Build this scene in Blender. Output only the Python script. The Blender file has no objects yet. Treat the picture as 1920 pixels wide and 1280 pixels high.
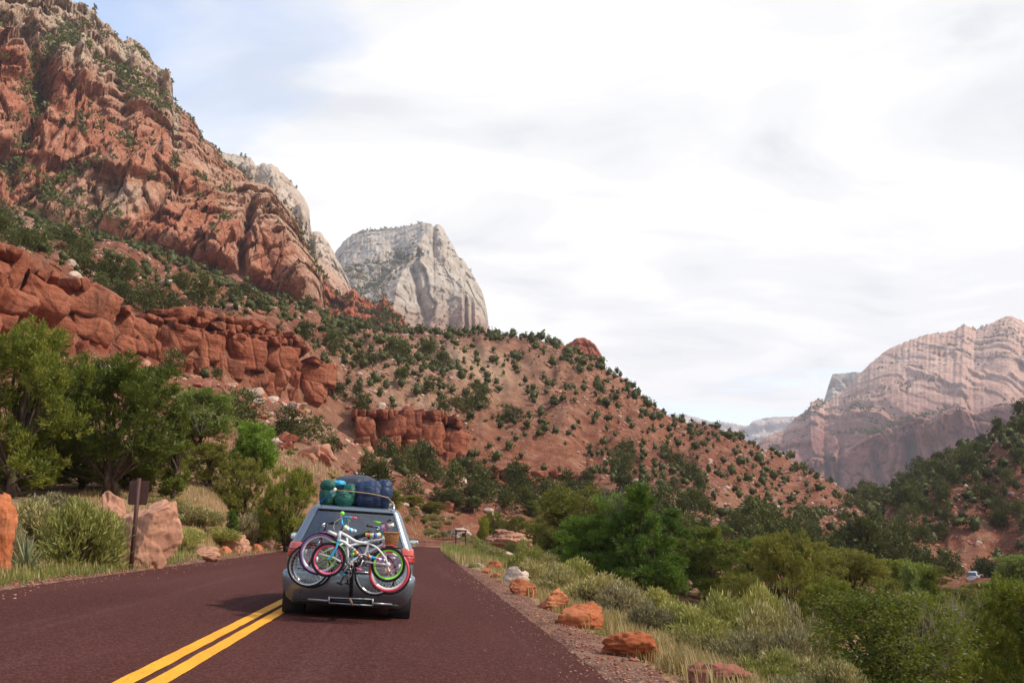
import bpy, bmesh, math, random
import numpy as np
from mathutils import Vector, Matrix

R = math.radians
scene = bpy.context.scene
col = scene.collection

# ------------------------------------------------------------------ camera
CAM_H, FPX = 1.22, 1760.0                 # eye height (m), focal length in pixels of a 1920 wide frame
PITCH = math.atan(358.0 / FPX)
YAW = math.atan(179.0 / math.hypot(FPX, 358.0))
cam_d = bpy.data.cameras.new('camera')
cam_d.lens = 36.0 * FPX / 1920.0
cam_d.sensor_width = 36.0
cam_d.clip_start, cam_d.clip_end = 0.1, 60000.0
cam = bpy.data.objects.new('camera', cam_d)
cam.location = (0, 0, CAM_H)
cam.rotation_euler = (math.pi / 2 + PITCH, 0, -YAW)
col.objects.link(cam)
scene.camera = cam

# ------------------------------------------------------------------ sky and sun
SUN_AZ, SUN_EL = R(104), R(46)            # azimuth clockwise from the road direction (+Y)
world = bpy.data.worlds.new('World')
scene.world = world
world.use_nodes = True
wn, wl = world.node_tree.nodes, world.node_tree.links
wn.clear()


def wnode(t, **kw):
    n = wn.new(t)
    for k, v in kw.items():
        setattr(n, k, v)
    return n


def wmath(op, a, b=None, clamp=False):
    n = wnode('ShaderNodeMath', operation=op, use_clamp=clamp)
    for i, v in enumerate((a, b)):
        if v is None:
            continue
        if isinstance(v, (int, float)):
            n.inputs[i].default_value = v
        else:
            wl.new(v, n.inputs[i])
    return n.outputs[0]


sky = wnode('ShaderNodeTexSky', sky_type='NISHITA', sun_disc=False)
sky.sun_elevation, sky.sun_rotation = SUN_EL, SUN_AZ
sky.air_density, sky.dust_density, sky.ozone_density = 1.0, 0.3, 1.6
tc = wnode('ShaderNodeTexCoord')
sep = wnode('ShaderNodeSeparateXYZ')
wl.new(tc.outputs['Generated'], sep.inputs[0])
den = wmath('ADD', wmath('MAXIMUM', sep.outputs[2], 0.0), 0.22)
cmb = wnode('ShaderNodeCombineXYZ')
wl.new(wmath('DIVIDE', sep.outputs[0], den), cmb.inputs[0])
wl.new(wmath('DIVIDE', sep.outputs[1], den), cmb.inputs[1])


def wnoise(scale, detail, off, dist=0.0, rough=0.5):
    m = wnode('ShaderNodeMapping')
    m.inputs['Location'].default_value = off
    m.inputs['Rotation'].default_value = (0, 0, 0.5)
    m.inputs['Scale'].default_value = (1.0, 1.7, 1.0)
    wl.new(cmb.outputs[0], m.inputs[0])
    n = wnode('ShaderNodeTexNoise')
    n.inputs['Scale'].default_value = scale
    n.inputs['Detail'].default_value = detail
    n.inputs['Roughness'].default_value = rough
    n.inputs['Distortion'].default_value = dist
    wl.new(m.outputs[0], n.inputs['Vector'])
    return n.outputs[0]


def wramp(fac, stops):
    n = wnode('ShaderNodeValToRGB')
    n.color_ramp.interpolation = 'EASE'
    while len(n.color_ramp.elements) < len(stops):
        n.color_ramp.elements.new(0.5)
    for e, (p, c) in zip(n.color_ramp.elements, stops):
        e.position = p
        e.color = c if len(c) == 4 else (*c, 1)
    wl.new(fac, n.inputs[0])
    return n.outputs[0]


# cover: a wide sheet of cloud, thin towards the north-west zenith and in a clear strip above the horizon
cover = wnoise(1.5, 8, (3.1, 1.7, 0), 0.35, 0.52)
west = wmath('MULTIPLY', wmath('SUBTRACT', wmath('MULTIPLY', sep.outputs[0], -1.0), 0.02), 2.1)
high = wmath('MULTIPLY', wmath('SUBTRACT', sep.outputs[2], 0.40), 2.2)
clear_nw = wmath('MAXIMUM', wmath('ADD', wmath('MULTIPLY', wmath('MAXIMUM', west, 0.0), 1.0), wmath('MULTIPLY', wmath('MAXIMUM', high, 0.0), 0.55)), 0.0)
low = wmath('MULTIPLY', wmath('SUBTRACT', 0.20, sep.outputs[2], True), 4.6)
cv = wmath('SUBTRACT', wmath('SUBTRACT', wmath('ADD', cover, 0.34), clear_nw), low)
cover_f = wramp(cv, [(0.26, (0.25,) * 3), (0.46, (0.66,) * 3), (0.62, (1, 1, 1))])
shade = wnoise(2.2, 8, (-2.3, 6.1, 0), 0.5, 0.5)
cloud_c = wramp(shade, [(0.30, (7.1, 7.3, 7.65)), (0.45, (8.5, 8.52, 8.55)), (0.57, (9.4, 9.35, 9.25))])
mix = wnode('ShaderNodeMix', data_type='RGBA')
wl.new(cover_f, mix.inputs[0])
skyb = wnode('ShaderNodeVectorMath', operation='SCALE')
wl.new(sky.outputs[0], skyb.inputs[0])
skyb.inputs['Scale'].default_value = 2.6
wl.new(skyb.outputs[0], mix.inputs[6])
wl.new(cloud_c, mix.inputs[7])
bg = wnode('ShaderNodeBackground')
bg.inputs[1].default_value = 0.1
wl.new(mix.outputs[2], bg.inputs[0])
wo = wnode('ShaderNodeOutputWorld')
wl.new(bg.outputs[0], wo.inputs[0])

sun_d = bpy.data.lights.new('sun', 'SUN')
sun_d.energy, sun_d.angle, sun_d.color = 3.9, R(3.0), (1.0, 0.93, 0.83)
sun = bpy.data.objects.new('sun', sun_d)
sdir = Vector((math.sin(SUN_AZ) * math.cos(SUN_EL), math.cos(SUN_AZ) * math.cos(SUN_EL), math.sin(SUN_EL)))
sun.rotation_euler = sdir.to_track_quat('Z', 'Y').to_euler()
sun.location = (30, -10, 60)
col.objects.link(sun)

scene.view_settings.view_transform = 'Standard'
scene.view_settings.look = 'None'
scene.view_settings.exposure = 0.25
scene.view_settings.gamma = 1.0
scene.render.engine = 'CYCLES'
scene.cycles.use_denoising = True
scene.cycles.max_bounces = 6
scene.cycles.transparent_max_bounces = 12
scene.cycles.volume_bounces = 1

# ------------------------------------------------------------------ geometry helpers
rs = np.random.RandomState(11)
cp, sp_, cy, sy = math.cos(PITCH), math.sin(PITCH), math.cos(YAW), math.sin(YAW)


def ray(px, py):
    """Direction in the world of a point of the photograph (1920 x 1280), arrays allowed."""
    a, b = np.asarray(px, float) - 960.0, 640.0 - np.asarray(py, float)
    f = FPX * cp - b * sp_
    u = FPX * sp_ + b * cp
    return a * cy + f * sy, -a * sy + f * cy, u


def polar(px, py):
    x, y, u = ray(px, py)
    return np.arctan2(x, y), u / np.hypot(x, y)      # azimuth, tangent of elevation


def at(px, py, r):
    az, te = polar(px, py)
    return np.stack([r * np.sin(az), r * np.cos(az), CAM_H + r * te], -1)


def at_y(px, py, Y):
    x, y, u = ray(px, py)
    return np.array([x / y * Y, Y, CAM_H + u / y * Y])


def project(P):
    P = np.asarray(P, float)
    x, y, z = P[..., 0], P[..., 1], P[..., 2] - CAM_H
    a = x * cy - y * sy
    f0 = x * sy + y * cy
    d = f0 * cp + z * sp_
    b = z * cp - f0 * sp_
    return 960 + FPX * a / d, 640 - FPX * b / d, d


G16 = np.array([[1, 1, 0], [-1, 1, 0], [1, -1, 0], [-1, -1, 0], [1, 0, 1], [-1, 0, 1], [1, 0, -1], [-1, 0, -1],
                [0, 1, 1], [0, -1, 1], [0, 1, -1], [0, -1, -1], [1, 1, 0], [-1, 1, 0], [0, -1, 1], [0, -1, -1]], float)


def hsh(ix, iy, iz, seed):
    with np.errstate(over='ignore'):
        h = (ix.astype(np.uint32) * np.uint32(374761393) + iy.astype(np.uint32) * np.uint32(668265263)
             + iz.astype(np.uint32) * np.uint32(2246822519) + np.uint32((seed * 3266489917) & 0xffffffff))
        h = (h ^ (h >> np.uint32(13))) * np.uint32(1274126177)
        h = (h ^ (h >> np.uint32(16))) * np.uint32(2654435761)
    return h ^ (h >> np.uint32(15))


def pnoise(P, seed=0):
    P = np.asarray(P, float)
    sh = P.shape[:-1]
    P = P.reshape(-1, 3)
    i = np.floor(P).astype(np.int64)
    f = P - i
    w = f * f * f * (f * (f * 6 - 15) + 10)
    out = np.zeros(len(P))
    for dx in (0, 1):
        for dy in (0, 1):
            for dz in (0, 1):
                g = G16[hsh(i[:, 0] + dx, i[:, 1] + dy, i[:, 2] + dz, seed) & 15]
                d = g[:, 0] * (f[:, 0] - dx) + g[:, 1] * (f[:, 1] - dy) + g[:, 2] * (f[:, 2] - dz)
                out += d * (w[:, 0] if dx else 1 - w[:, 0]) * (w[:, 1] if dy else 1 - w[:, 1]) * (w[:, 2] if dz else 1 - w[:, 2])
    return out.reshape(sh)


def fbm(P, scale, octv=4, seed=0, gain=0.5, ridge=False):
    P = np.asarray(P, float) * np.asarray(scale, float)
    a, o, t = 1.0, 0.0, 0.0
    for k in range(octv):
        n = pnoise(P, seed + k * 17)
        if ridge:
            n = 1.0 - 2.2 * np.abs(n)
        o = o + a * n
        t += a
        a *= gain
        P = P * 2.03 + 13.7
    return o / t


def voronoi(P, scale, seed=0):
    """F1, F2 - F1, a random number for each cell, and a random tilt of the cell (a planar facet)."""
    P = np.asarray(P, float) * np.asarray(scale, float)
    sh = P.shape[:-1]
    P = P.reshape(-1, 3)
    i = np.floor(P).astype(np.int64)
    f1 = np.full(len(P), 9.0)
    f2 = f1.copy()
    cid = np.zeros(len(P))
    tilt = np.zeros(len(P))
    for dx in (-1, 0, 1):
        for dy in (-1, 0, 1):
            for dz in (-1, 0, 1):
                a, b, c = i[:, 0] + dx, i[:, 1] + dy, i[:, 2] + dz
                h = hsh(a, b, c, seed)
                q = np.stack([a + (h & 1023) / 1023.0, b + ((h >> 10) & 1023) / 1023.0, c + ((h >> 20) & 1023) / 1023.0], -1) - P
                d = np.sqrt((q * q).sum(1))
                m = d < f1
                f2 = np.where(m, f1, np.minimum(f2, d))
                cid = np.where(m, (hsh(a, b, c, seed + 91) & 65535) / 65535.0, cid)
                f1 = np.where(m, d, f1)
                h2 = hsh(a, b, c, seed + 57)
                tl = ((h2 & 255) / 127.5 - 1) * q[:, 0] + (((h2 >> 8) & 255) / 127.5 - 1) * q[:, 1] + (((h2 >> 16) & 255) / 127.5 - 1) * q[:, 2]
                tilt = np.where(m, tl, tilt)
    return f1.reshape(sh), (f2 - f1).reshape(sh), cid.reshape(sh), tilt.reshape(sh)


def sstep(a, b, x):
    t = np.clip((x - a) / (b - a), 0, 1)
    return t * t * (3 - 2 * t)


def mesh(name, V, F, smooth=False, attr=None):
    """A mesh datablock from arrays; F is one array of tris or quads, or a list of such arrays."""
    V = np.asarray(V, np.float32).reshape(-1, 3)
    Fs = F if isinstance(F, list) else [F]
    Fs = [np.asarray(f, np.int32) for f in Fs if len(f)]
    me = bpy.data.meshes.new(name)
    me.vertices.add(len(V))
    me.vertices.foreach_set('co', V.ravel())
    nl = sum(f.size for f in Fs)
    npoly = sum(len(f) for f in Fs)
    me.loops.add(nl)
    me.loops.foreach_set('vertex_index', np.concatenate([f.ravel() for f in Fs]))
    me.polygons.add(npoly)
    tot = np.concatenate([np.full(len(f), f.shape[1], np.int32) for f in Fs])
    me.polygons.foreach_set('loop_start', np.concatenate([[0], np.cumsum(tot)[:-1]]).astype(np.int32))
    me.polygons.foreach_set('loop_total', tot)
    if smooth:
        me.polygons.foreach_set('use_smooth', np.ones(npoly, bool))
    for k, v in (attr or {}).items():
        a = me.attributes.new(k, 'FLOAT', 'POINT')
        a.data.foreach_set('value', np.asarray(v, np.float32).ravel())
    me.update(calc_edges=True)
    return me


def grid_faces(n, m, wrap=False):
    i = np.arange(n - 1)[:, None]
    j = np.arange(m if wrap else m - 1)[None, :]
    j2 = (j + 1) % m
    return np.stack([i * m + j, (i + 1) * m + j, (i + 1) * m + j2, i * m + j2], -1).reshape(-1, 4)


class MB:
    """Collects pieces of geometry for one mesh object."""
    def __init__(s):
        s.V, s.Q, s.T, s.n = [], [], [], 0

    def add(s, V, F):
        V = np.asarray(V, float).reshape(-1, 3)
        F = np.asarray(F, int)
        if len(F):
            (s.Q if F.shape[1] == 4 else s.T).append(F + s.n)
        s.V.append(V)
        s.n += len(V)
        return s

    def box(s, c, d, rot=None):
        c, d = np.array(c, float), np.array(d, float) / 2
        v = np.array([[x, y, z] for x in (-1, 1) for y in (-1, 1) for z in (-1, 1)]) * d
        if rot is not None:
            v = v @ np.array(rot).T
        return s.add(v + c, [[0, 1, 3, 2], [4, 6, 7, 5], [0, 4, 5, 1], [2, 3, 7, 6], [0, 2, 6, 4], [1, 5, 7, 3]])

    def tube(s, pts, rad, n=8, caps=True, closed=False):
        pts = np.asarray(pts, float)
        k = len(pts)
        rad = np.broadcast_to(np.asarray(rad, float), (k,))
        if closed:
            t = np.roll(pts, -1, 0) - np.roll(pts, 1, 0)
        else:
            t = np.gradient(pts, axis=0)
        t = t / np.maximum(np.linalg.norm(t, axis=1, keepdims=True), 1e-9)
        u = np.cross(t[0], [0, 0, 1.0])
        if np.linalg.norm(u) < 1e-3:
            u = np.cross(t[0], [0, 1.0, 0])
        a = np.arange(n) * 2 * math.pi / n
        rows = []
        for i in range(k):
            u = u - t[i] * np.dot(u, t[i])
            u /= max(np.linalg.norm(u), 1e-9)
            w = np.cross(t[i], u)
            rows.append(pts[i] + rad[i] * (np.cos(a)[:, None] * u + np.sin(a)[:, None] * w))
        V = np.concatenate(rows)
        F = grid_faces(k, n, True)
        if closed:
            j = np.arange(n)
            F = np.concatenate([F, np.stack([(k - 1) * n + j, j, (j + 1) % n, (k - 1) * n + (j + 1) % n], -1)])
        s.add(V, F)
        if caps and not closed:
            b = s.n - len(V)
            s.V.append(pts[[0, -1]])
            s.n += 2
            j = np.arange(n)
            s.T.append(np.stack([np.full(n, s.n - 2), b + j, b + (j + 1) % n], -1))
            s.T.append(np.stack([np.full(n, s.n - 1), b + (k - 1) * n + (j + 1) % n, b + (k - 1) * n + j], -1))
        return s

    def ring(s, c, Rr, r, axis=(0, 1, 0), n=40, k=8, a0=0.0, a1=2 * math.pi):
        ax = Vector(axis).normalized()
        u = Vector((1, 0, 0)) if abs(ax.x) < 0.9 else Vector((0, 0, 1))
        u = (u - ax * u.dot(ax)).normalized()
        w = ax.cross(u)
        full = abs(a1 - a0 - 2 * math.pi) < 1e-6
        an = np.linspace(a0, a1, n, endpoint=not full)
        p = np.array(c)[None] + Rr * (np.cos(an)[:, None] * np.array(u) + np.sin(an)[:, None] * np.array(w))
        return s.tube(p, r, k, closed=full)

    def lathe(s, c, prof, axis=(0, 0, 1), n=24):
        """prof: (radius, height along axis)."""
        ax = Vector(axis).normalized()
        u = ax.orthogonal().normalized()
        w = ax.cross(u)
        a = np.arange(n) * 2 * math.pi / n
        rows = [np.array(c) + np.array(ax) * h + r * (np.cos(a)[:, None] * np.array(u) + np.sin(a)[:, None] * np.array(w)) for r, h in prof]
        return s.add(np.concatenate(rows), grid_faces(len(prof), n, True))

    def build(s, name, mat, parent=None, smooth=True, attr=None, mtx=None):
        V = np.concatenate(s.V)
        if mtx is not None:
            M = np.array(mtx)
            V = V @ M[:3, :3].T + M[:3, 3]
        Fs = []
        if s.Q:
            Fs.append(np.concatenate(s.Q))
        if s.T:
            Fs.append(np.concatenate(s.T))
        return obj(name, mesh(name, V, Fs, smooth, attr), mat, parent)


def obj(name, me, mat=None, parent=None, loc=None):
    o = bpy.data.objects.new(name, me)
    col.objects.link(o)
    if mat is not None and me is not None and not me.materials:
        for m in (mat if isinstance(mat, (list, tuple)) else [mat]):
            me.materials.append(m)
    if parent is not None:
        o.parent = parent
    if loc is not None:
        o.location = loc
    return o


def tag(o, label=None, cat=None, group=None, kind=None):
    for k, v in (('label', label), ('category', cat), ('group', group), ('kind', kind)):
        if v:
            o[k] = v
    return o


def empty(name, loc=(0, 0, 0), rz=0.0):
    o = bpy.data.objects.new(name, None)
    o.empty_display_size = 0.2
    o.location = loc
    o.rotation_euler = (0, 0, rz)
    col.objects.link(o)
    return o


def copy_tree(o, parent=None):
    c = o.copy()
    col.objects.link(c)
    c.parent = parent
    for ch in [q for q in o.children]:
        copy_tree(ch, c)
    return c

# ------------------------------------------------------------------ materials
class NT:
    def __init__(s, name):
        s.m = bpy.data.materials.new(name)
        s.m.use_nodes = True
        s.n, s.l = s.m.node_tree.nodes, s.m.node_tree.links
        s.n.clear()
        s.out = s.n.new('ShaderNodeOutputMaterial')
        s._p = s._o = None

    def node(s, t, **kw):
        n = s.n.new(t)
        for k, v in kw.items():
            setattr(n, k, v)
        return n

    def put(s, sock, v):
        if v is None:
            return
        if hasattr(v, 'links'):
            s.l.new(v, sock)
        elif isinstance(v, (tuple, list)) and len(v) == 3 and sock.type == 'RGBA':
            sock.default_value = (*v, 1)
        else:
            sock.default_value = v

    def pos(s):
        if s._p is None:
            s._p = s.node('ShaderNodeNewGeometry')
        return s._p.outputs['Position']

    def objc(s):
        if s._o is None:
            s._o = s.node('ShaderNodeTexCoord')
        return s._o.outputs['Object']

    def mapv(s, v, scale=(1, 1, 1), rot=(0, 0, 0), loc=(0, 0, 0)):
        n = s.node('ShaderNodeMapping')
        s.l.new(v, n.inputs[0])
        n.inputs['Scale'].default_value = scale
        n.inputs['Rotation'].default_value = rot
        n.inputs['Location'].default_value = loc
        return n.outputs[0]

    def noise(s, v, scale, detail=4, rough=0.55, dist=0.0):
        n = s.node('ShaderNodeTexNoise')
        s.l.new(v, n.inputs['Vector'])
        for k, x in (('Scale', scale), ('Detail', detail), ('Roughness', rough), ('Distortion', dist)):
            n.inputs[k].default_value = x
        return n.outputs[0]

    def voro(s, v, scale, feature='F1', out='Distance', rnd=1.0):
        n = s.node('ShaderNodeTexVoronoi', feature=feature)
        s.l.new(v, n.inputs['Vector'])
        n.inputs['Scale'].default_value = scale
        n.inputs['Randomness'].default_value = rnd
        return n.outputs[out]

    def ramp(s, f, stops, ease='LINEAR'):
        n = s.node('ShaderNodeValToRGB')
        n.color_ramp.interpolation = ease
        while len(n.color_ramp.elements) < len(stops):
            n.color_ramp.elements.new(0.5)
        for e, (p, c) in zip(n.color_ramp.elements, stops):
            e.position = p
            c = (c, c, c) if isinstance(c, (int, float)) else c
            e.color = (*c, 1)
        s.l.new(f, n.inputs[0])
        return n.outputs[0]

    def mix(s, f, a, b, mode='MIX'):
        n = s.node('ShaderNodeMix', data_type='RGBA', blend_type=mode)
        s.put(n.inputs[0], f)
        s.put(n.inputs[6], a)
        s.put(n.inputs[7], b)
        return n.outputs[2]

    def math(s, op, a, b=None, clamp=False):
        n = s.node('ShaderNodeMath', operation=op, use_clamp=clamp)
        s.put(n.inputs[0], a)
        s.put(n.inputs[1], b)
        return n.outputs[0]

    def attr(s, name):
        n = s.node('ShaderNodeAttribute', attribute_name=name)
        return n.outputs['Fac']

    def sepz(s, v, k=2):
        n = s.node('ShaderNodeSeparateXYZ')
        s.l.new(v, n.inputs[0])
        return n.outputs[k]

    def bump(s, h, strength=0.5, dist=0.02, normal=None):
        n = s.node('ShaderNodeBump')
        n.inputs['Strength'].default_value = strength
        n.inputs['Distance'].default_value = dist
        s.l.new(h, n.inputs['Height'])
        if normal is not None:
            s.l.new(normal, n.inputs['Normal'])
        return n.outputs[0]

    def pbr(s, color, rough=0.8, metal=0.0, normal=None, spec=0.3, coat=0.0, **kw):
        b = s.node('ShaderNodeBsdfPrincipled')
        s.put(b.inputs['Base Color'], color)
        s.put(b.inputs['Roughness'], rough)
        s.put(b.inputs['Metallic'], metal)
        s.put(b.inputs['Specular IOR Level'], spec)
        s.put(b.inputs['Coat Weight'], coat)
        for k, v in kw.items():
            s.put(b.inputs[k], v)
        if normal is not None:
            s.l.new(normal, b.inputs['Normal'])
        s.l.new(b.outputs[0], s.out.inputs[0])
        return b

    def done(s, disp=None):
        return s.m


def simple(name, c, rough=0.5, metal=0.0, spec=0.4, coat=0.0, vary=0.12, scale=30.0):
    t = NT(name)
    n = t.noise(t.objc(), scale, 4)
    c0 = tuple(x * (1 - vary) for x in c)
    c1 = tuple(min(1, x * (1 + vary)) for x in c)
    cc = t.ramp(n, [(0.3, c0), (0.7, c1)])
    rr = t.ramp(n, [(0.3, max(0, rough - 0.06)), (0.7, min(1, rough + 0.06))])
    t.pbr(cc, rr, metal, None, spec, coat)
    return t.m


def leaf_mat(name, c0, c1, c2, trans=0.25, nscale=0.9, brown=None):
    """Leaves: three tones by clump and by place, some light let through."""
    t = NT(name)
    info = t.node('ShaderNodeObjectInfo')
    a = t.math('ADD', t.math('MULTIPLY', t.attr('rnd'), 0.62), t.math('MULTIPLY', t.noise(t.objc(), nscale, 2), 0.38))
    a = t.math('ADD', a, t.math('MULTIPLY', t.math('SUBTRACT', info.outputs['Random'], 0.5), 0.45))
    stops = [(0.18, c0), (0.5, c1), (0.82, c2)]
    c = t.ramp(a, stops)
    if brown:
        c = t.mix(t.ramp(t.attr('rnd'), [(0.93, 0.0), (0.96, 1.0)]), c, brown)
    d = t.node('ShaderNodeBsdfDiffuse')
    tr = t.node('ShaderNodeBsdfTranslucent')
    t.put(d.inputs[0], c)
    t.put(tr.inputs[0], t.mix(0.35, c, (0.30, 0.33, 0.03)))
    g = t.node('ShaderNodeBsdfGlossy')
    g.inputs['Roughness'].default_value = 0.55
    g.inputs[0].default_value = (0.6, 0.62, 0.55, 1)
    m1 = t.node('ShaderNodeMixShader')
    m1.inputs[0].default_value = trans
    t.l.new(d.outputs[0], m1.inputs[1])
    t.l.new(tr.outputs[0], m1.inputs[2])
    m2 = t.node('ShaderNodeMixShader')
    m2.inputs[0].default_value = 0.035
    t.l.new(m1.outputs[0], m2.inputs[1])
    t.l.new(g.outputs[0], m2.inputs[2])
    t.l.new(m2.outputs[0], t.out.inputs[0])
    return t.m


def rock_mat(name, tones, strata=1.0, stain=0.4, scale=1.0, bump=0.6, coord='pos', varnish=(0.10, 0.035, 0.022), bdist=None, streak=True):
    """Sandstone: tone by large noise, beds by height, dark varnish streaks, cracks and grain as bump."""
    t = NT(name)
    p = t.pos() if coord == 'pos' else t.objc()
    p = t.mapv(p, (scale,) * 3)
    big = t.noise(p, 0.12, 5, 0.6)
    c = t.ramp(big, [(0.30, tones[0]), (0.5, tones[1]), (0.68, tones[2])])
    warp = t.mapv(p, (0.05, 0.05, 1.0))
    beds = t.noise(warp, 0.8, 5, 0.65, 0.6)
    c = t.mix(t.math('MULTIPLY', t.ramp(beds, [(0.42, 0.0), (0.62, 1.0)]), 0.45 * strata), c, tones[2])
    c = t.mix(t.math('MULTIPLY', t.ramp(beds, [(0.34, 1.0), (0.46, 0.0)]), 0.55 * strata), c, tones[0])
    if streak:
        st = t.noise(t.mapv(p, (0.55, 0.55, 0.07)), 1.0, 5, 0.6)
        c = t.mix(t.math('MULTIPLY', t.ramp(st, [(0.53, 0.0), (0.70, 1.0)]), stain), c, varnish)
    fine = t.noise(p, 3.1, 8, 0.68)
    c = t.mix(0.55, c, t.ramp(fine, [(0.25, 0.30), (0.75, 0.72)]), 'OVERLAY')
    cr = t.voro(t.mapv(p, (1, 1, 0.55)), 0.55, 'DISTANCE_TO_EDGE')
    crk = t.ramp(cr, [(0.0, 0.0), (0.09, 1.0)])
    h = t.math('ADD', t.math('MULTIPLY', fine, 0.6), t.math('MULTIPLY', crk, 0.35))
    h = t.math('ADD', h, t.math('MULTIPLY', beds, 0.8))
    nb = t.bump(h, bump, bdist or (0.5 / scale))
    t.pbr(c, 0.9, 0, nb, 0.15)
    return t.m


M = {}


def make_materials():
    # road: red chip-seal asphalt
    t = NT('asphalt_red')
    p = t.pos()
    grain = t.voro(p, 52, 'F1', 'Color')
    g1 = t.noise(p, 34, 4, 0.75)
    big = t.noise(t.mapv(p, (0.5, 0.07, 1)), 1.0, 5, 0.6)
    c = t.ramp(big, [(0.3, (0.056, 0.0172, 0.0138)), (0.52, (0.070, 0.0228, 0.0182)), (0.74, (0.090, 0.0325, 0.027))])
    c = t.mix(t.ramp(t.sepz(grain, 0), [(0.50, 0.0), (1.0, 0.65)]), c, (0.17, 0.072, 0.058))
    c = t.mix(t.ramp(g1, [(0.32, 0.8), (0.52, 0.0)]), c, (0.026, 0.009, 0.008))
    # pale scuff streaks along the lanes
    sc = t.noise(t.mapv(p, (1.6, 0.03, 1), (0, 0, 0.03)), 1.3, 7, 0.72, 0.2)
    sc2 = t.noise(p, 6.0, 5, 0.7)
    c = t.mix(t.math('MULTIPLY', t.ramp(sc, [(0.55, 0.0), (0.72, 0.55)]), t.ramp(sc2, [(0.35, 0.1), (0.7, 1.0)])), c, (0.15, 0.085, 0.085))
    nb = t.bump(t.math('ADD', t.sepz(grain, 0), g1), 0.6, 0.012)
    t.pbr(c, 0.95, 0, nb, 0.06)
    M['asphalt'] = t.m

    t = NT('yellow_paint')
    p = t.pos()
    wear = t.noise(p, 38, 6, 0.75)
    big = t.noise(p, 1.2, 3)
    c = t.ramp(big, [(0.3, (0.76, 0.30, 0.010)), (0.7, (0.86, 0.38, 0.014))])
    c = t.mix(t.ramp(wear, [(0.54, 0.0), (0.64, 0.85)]), c, (0.10, 0.04, 0.022))
    t.pbr(c, 0.7, 0, t.bump(wear, 0.5, 0.008), 0.3)
    M['yellow'] = t.m

    # ground: red soil, paler talus, tan grass soil by the road
    t = NT('canyon_soil')
    p = t.pos()
    big = t.noise(p, 0.022, 6, 0.66)
    mid = t.noise(p, 0.24, 7, 0.76)
    red = t.ramp(big, [(0.30, (0.135, 0.042, 0.024)), (0.50, (0.195, 0.066, 0.035)), (0.70, (0.25, 0.098, 0.053))])
    red = t.mix(t.ramp(mid, [(0.50, 0.0), (0.66, 0.75)]), red, (0.33, 0.19, 0.125))
    red = t.mix(t.ramp(mid, [(0.34, 0.85), (0.49, 0.0)]), red, (0.085, 0.032, 0.020))
    pale = t.ramp(mid, [(0.3, (0.27, 0.155, 0.093)), (0.55, (0.37, 0.235, 0.145)), (0.75, (0.45, 0.335, 0.235))])
    c = t.mix(t.math('MULTIPLY', t.attr('pale'), t.ramp(big, [(0.3, 0.55), (0.6, 1.0)])), red, pale)
    tan = t.ramp(mid, [(0.30, (0.24, 0.115, 0.060)), (0.5, (0.30, 0.185, 0.095)), (0.72, (0.36, 0.25, 0.135))])
    c = t.mix(t.attr('near'), c, tan)
    vs2 = t.voro(p, 1.7, 'F1', 'Distance')
    vc2 = t.sepz(t.voro(p, 1.7, 'F1', 'Color'), 1)
    st2 = t.math('MULTIPLY', t.ramp(vs2, [(0.22, 1.0), (0.42, 0.0)]), t.ramp(vc2, [(0.55, 0.0), (0.66, 1.0)]))
    st2 = t.math('MULTIPLY', st2, t.math('SUBTRACT', 1.0, t.attr('near')))
    c = t.mix(t.math('MULTIPLY', st2, 0.55), c, t.ramp(vc2, [(0.66, (0.26, 0.12, 0.075)), (0.85, (0.42, 0.26, 0.185)), (1.0, (0.52, 0.40, 0.32))]))
    h = t.math('ADD', t.math('MULTIPLY', mid, 0.9), t.math('MULTIPLY', st2, 0.3))
    t.pbr(c, 0.95, 0, t.bump(h, 0.9, 1.3), 0.1)
    M['soil'] = t.m

    t = NT('shoulder_gravel')
    p = t.pos()
    v = t.voro(p, 22, 'F1', 'Color')
    d = t.voro(p, 22, 'F1', 'Distance')
    k = t.sepz(v, 0)
    c = t.ramp(k, [(0.0, (0.085, 0.036, 0.028)), (0.45, (0.17, 0.080, 0.056)), (0.7, (0.22, 0.105, 0.072)), (0.92, (0.36, 0.215, 0.15)), (1.0, (0.48, 0.34, 0.26))])
    c = t.mix(t.ramp(d, [(0.35, 0.0), (0.55, 0.8)]), c, (0.10, 0.045, 0.032))
    c = t.mix(t.ramp(t.noise(p, 1.3, 5, 0.6), [(0.42, 0.0), (0.66, 0.75)]), c, (0.26, 0.15, 0.092))
    t.pbr(c, 0.95, 0, t.bump(t.math('SUBTRACT', k, d), 0.8, 0.03), 0.1)
    M['gravel'] = t.m
    t = NT('pullout_gravel')
    p = t.pos()
    c = t.ramp(t.noise(p, 12, 6, 0.7), [(0.3, (0.20, 0.145, 0.115)), (0.7, (0.32, 0.25, 0.21))])
    c = t.mix(t.ramp(t.noise(p, 0.6, 4), [(0.4, 0.0), (0.7, 0.5)]), c, (0.22, 0.12, 0.085))
    t.pbr(c, 0.95, 0, t.bump(t.noise(p, 20, 5, 0.7), 0.6, 0.02), 0.1)
    M['pullout'] = t.m

    RED = [(0.200, 0.050, 0.028), (0.295, 0.088, 0.045), (0.38, 0.155, 0.088)]
    M['cliff'] = rock_mat('red_cliff_rock', RED, 1.0, 0.9, 0.45, 0.9, 'pos')
    WHITE = [(0.30, 0.235, 0.18), (0.42, 0.355, 0.285), (0.52, 0.46, 0.385)]

    # massif: red below, cream towards the rim; beds tilt with the noise
    t = NT('massif_rock')
    p = t.pos()
    z = t.sepz(p)
    n1 = t.noise(p, 0.010, 6, 0.62)
    n2 = t.noise(p, 0.055, 7, 0.68)
    n3 = t.noise(p, 0.30, 6, 0.7)
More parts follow.
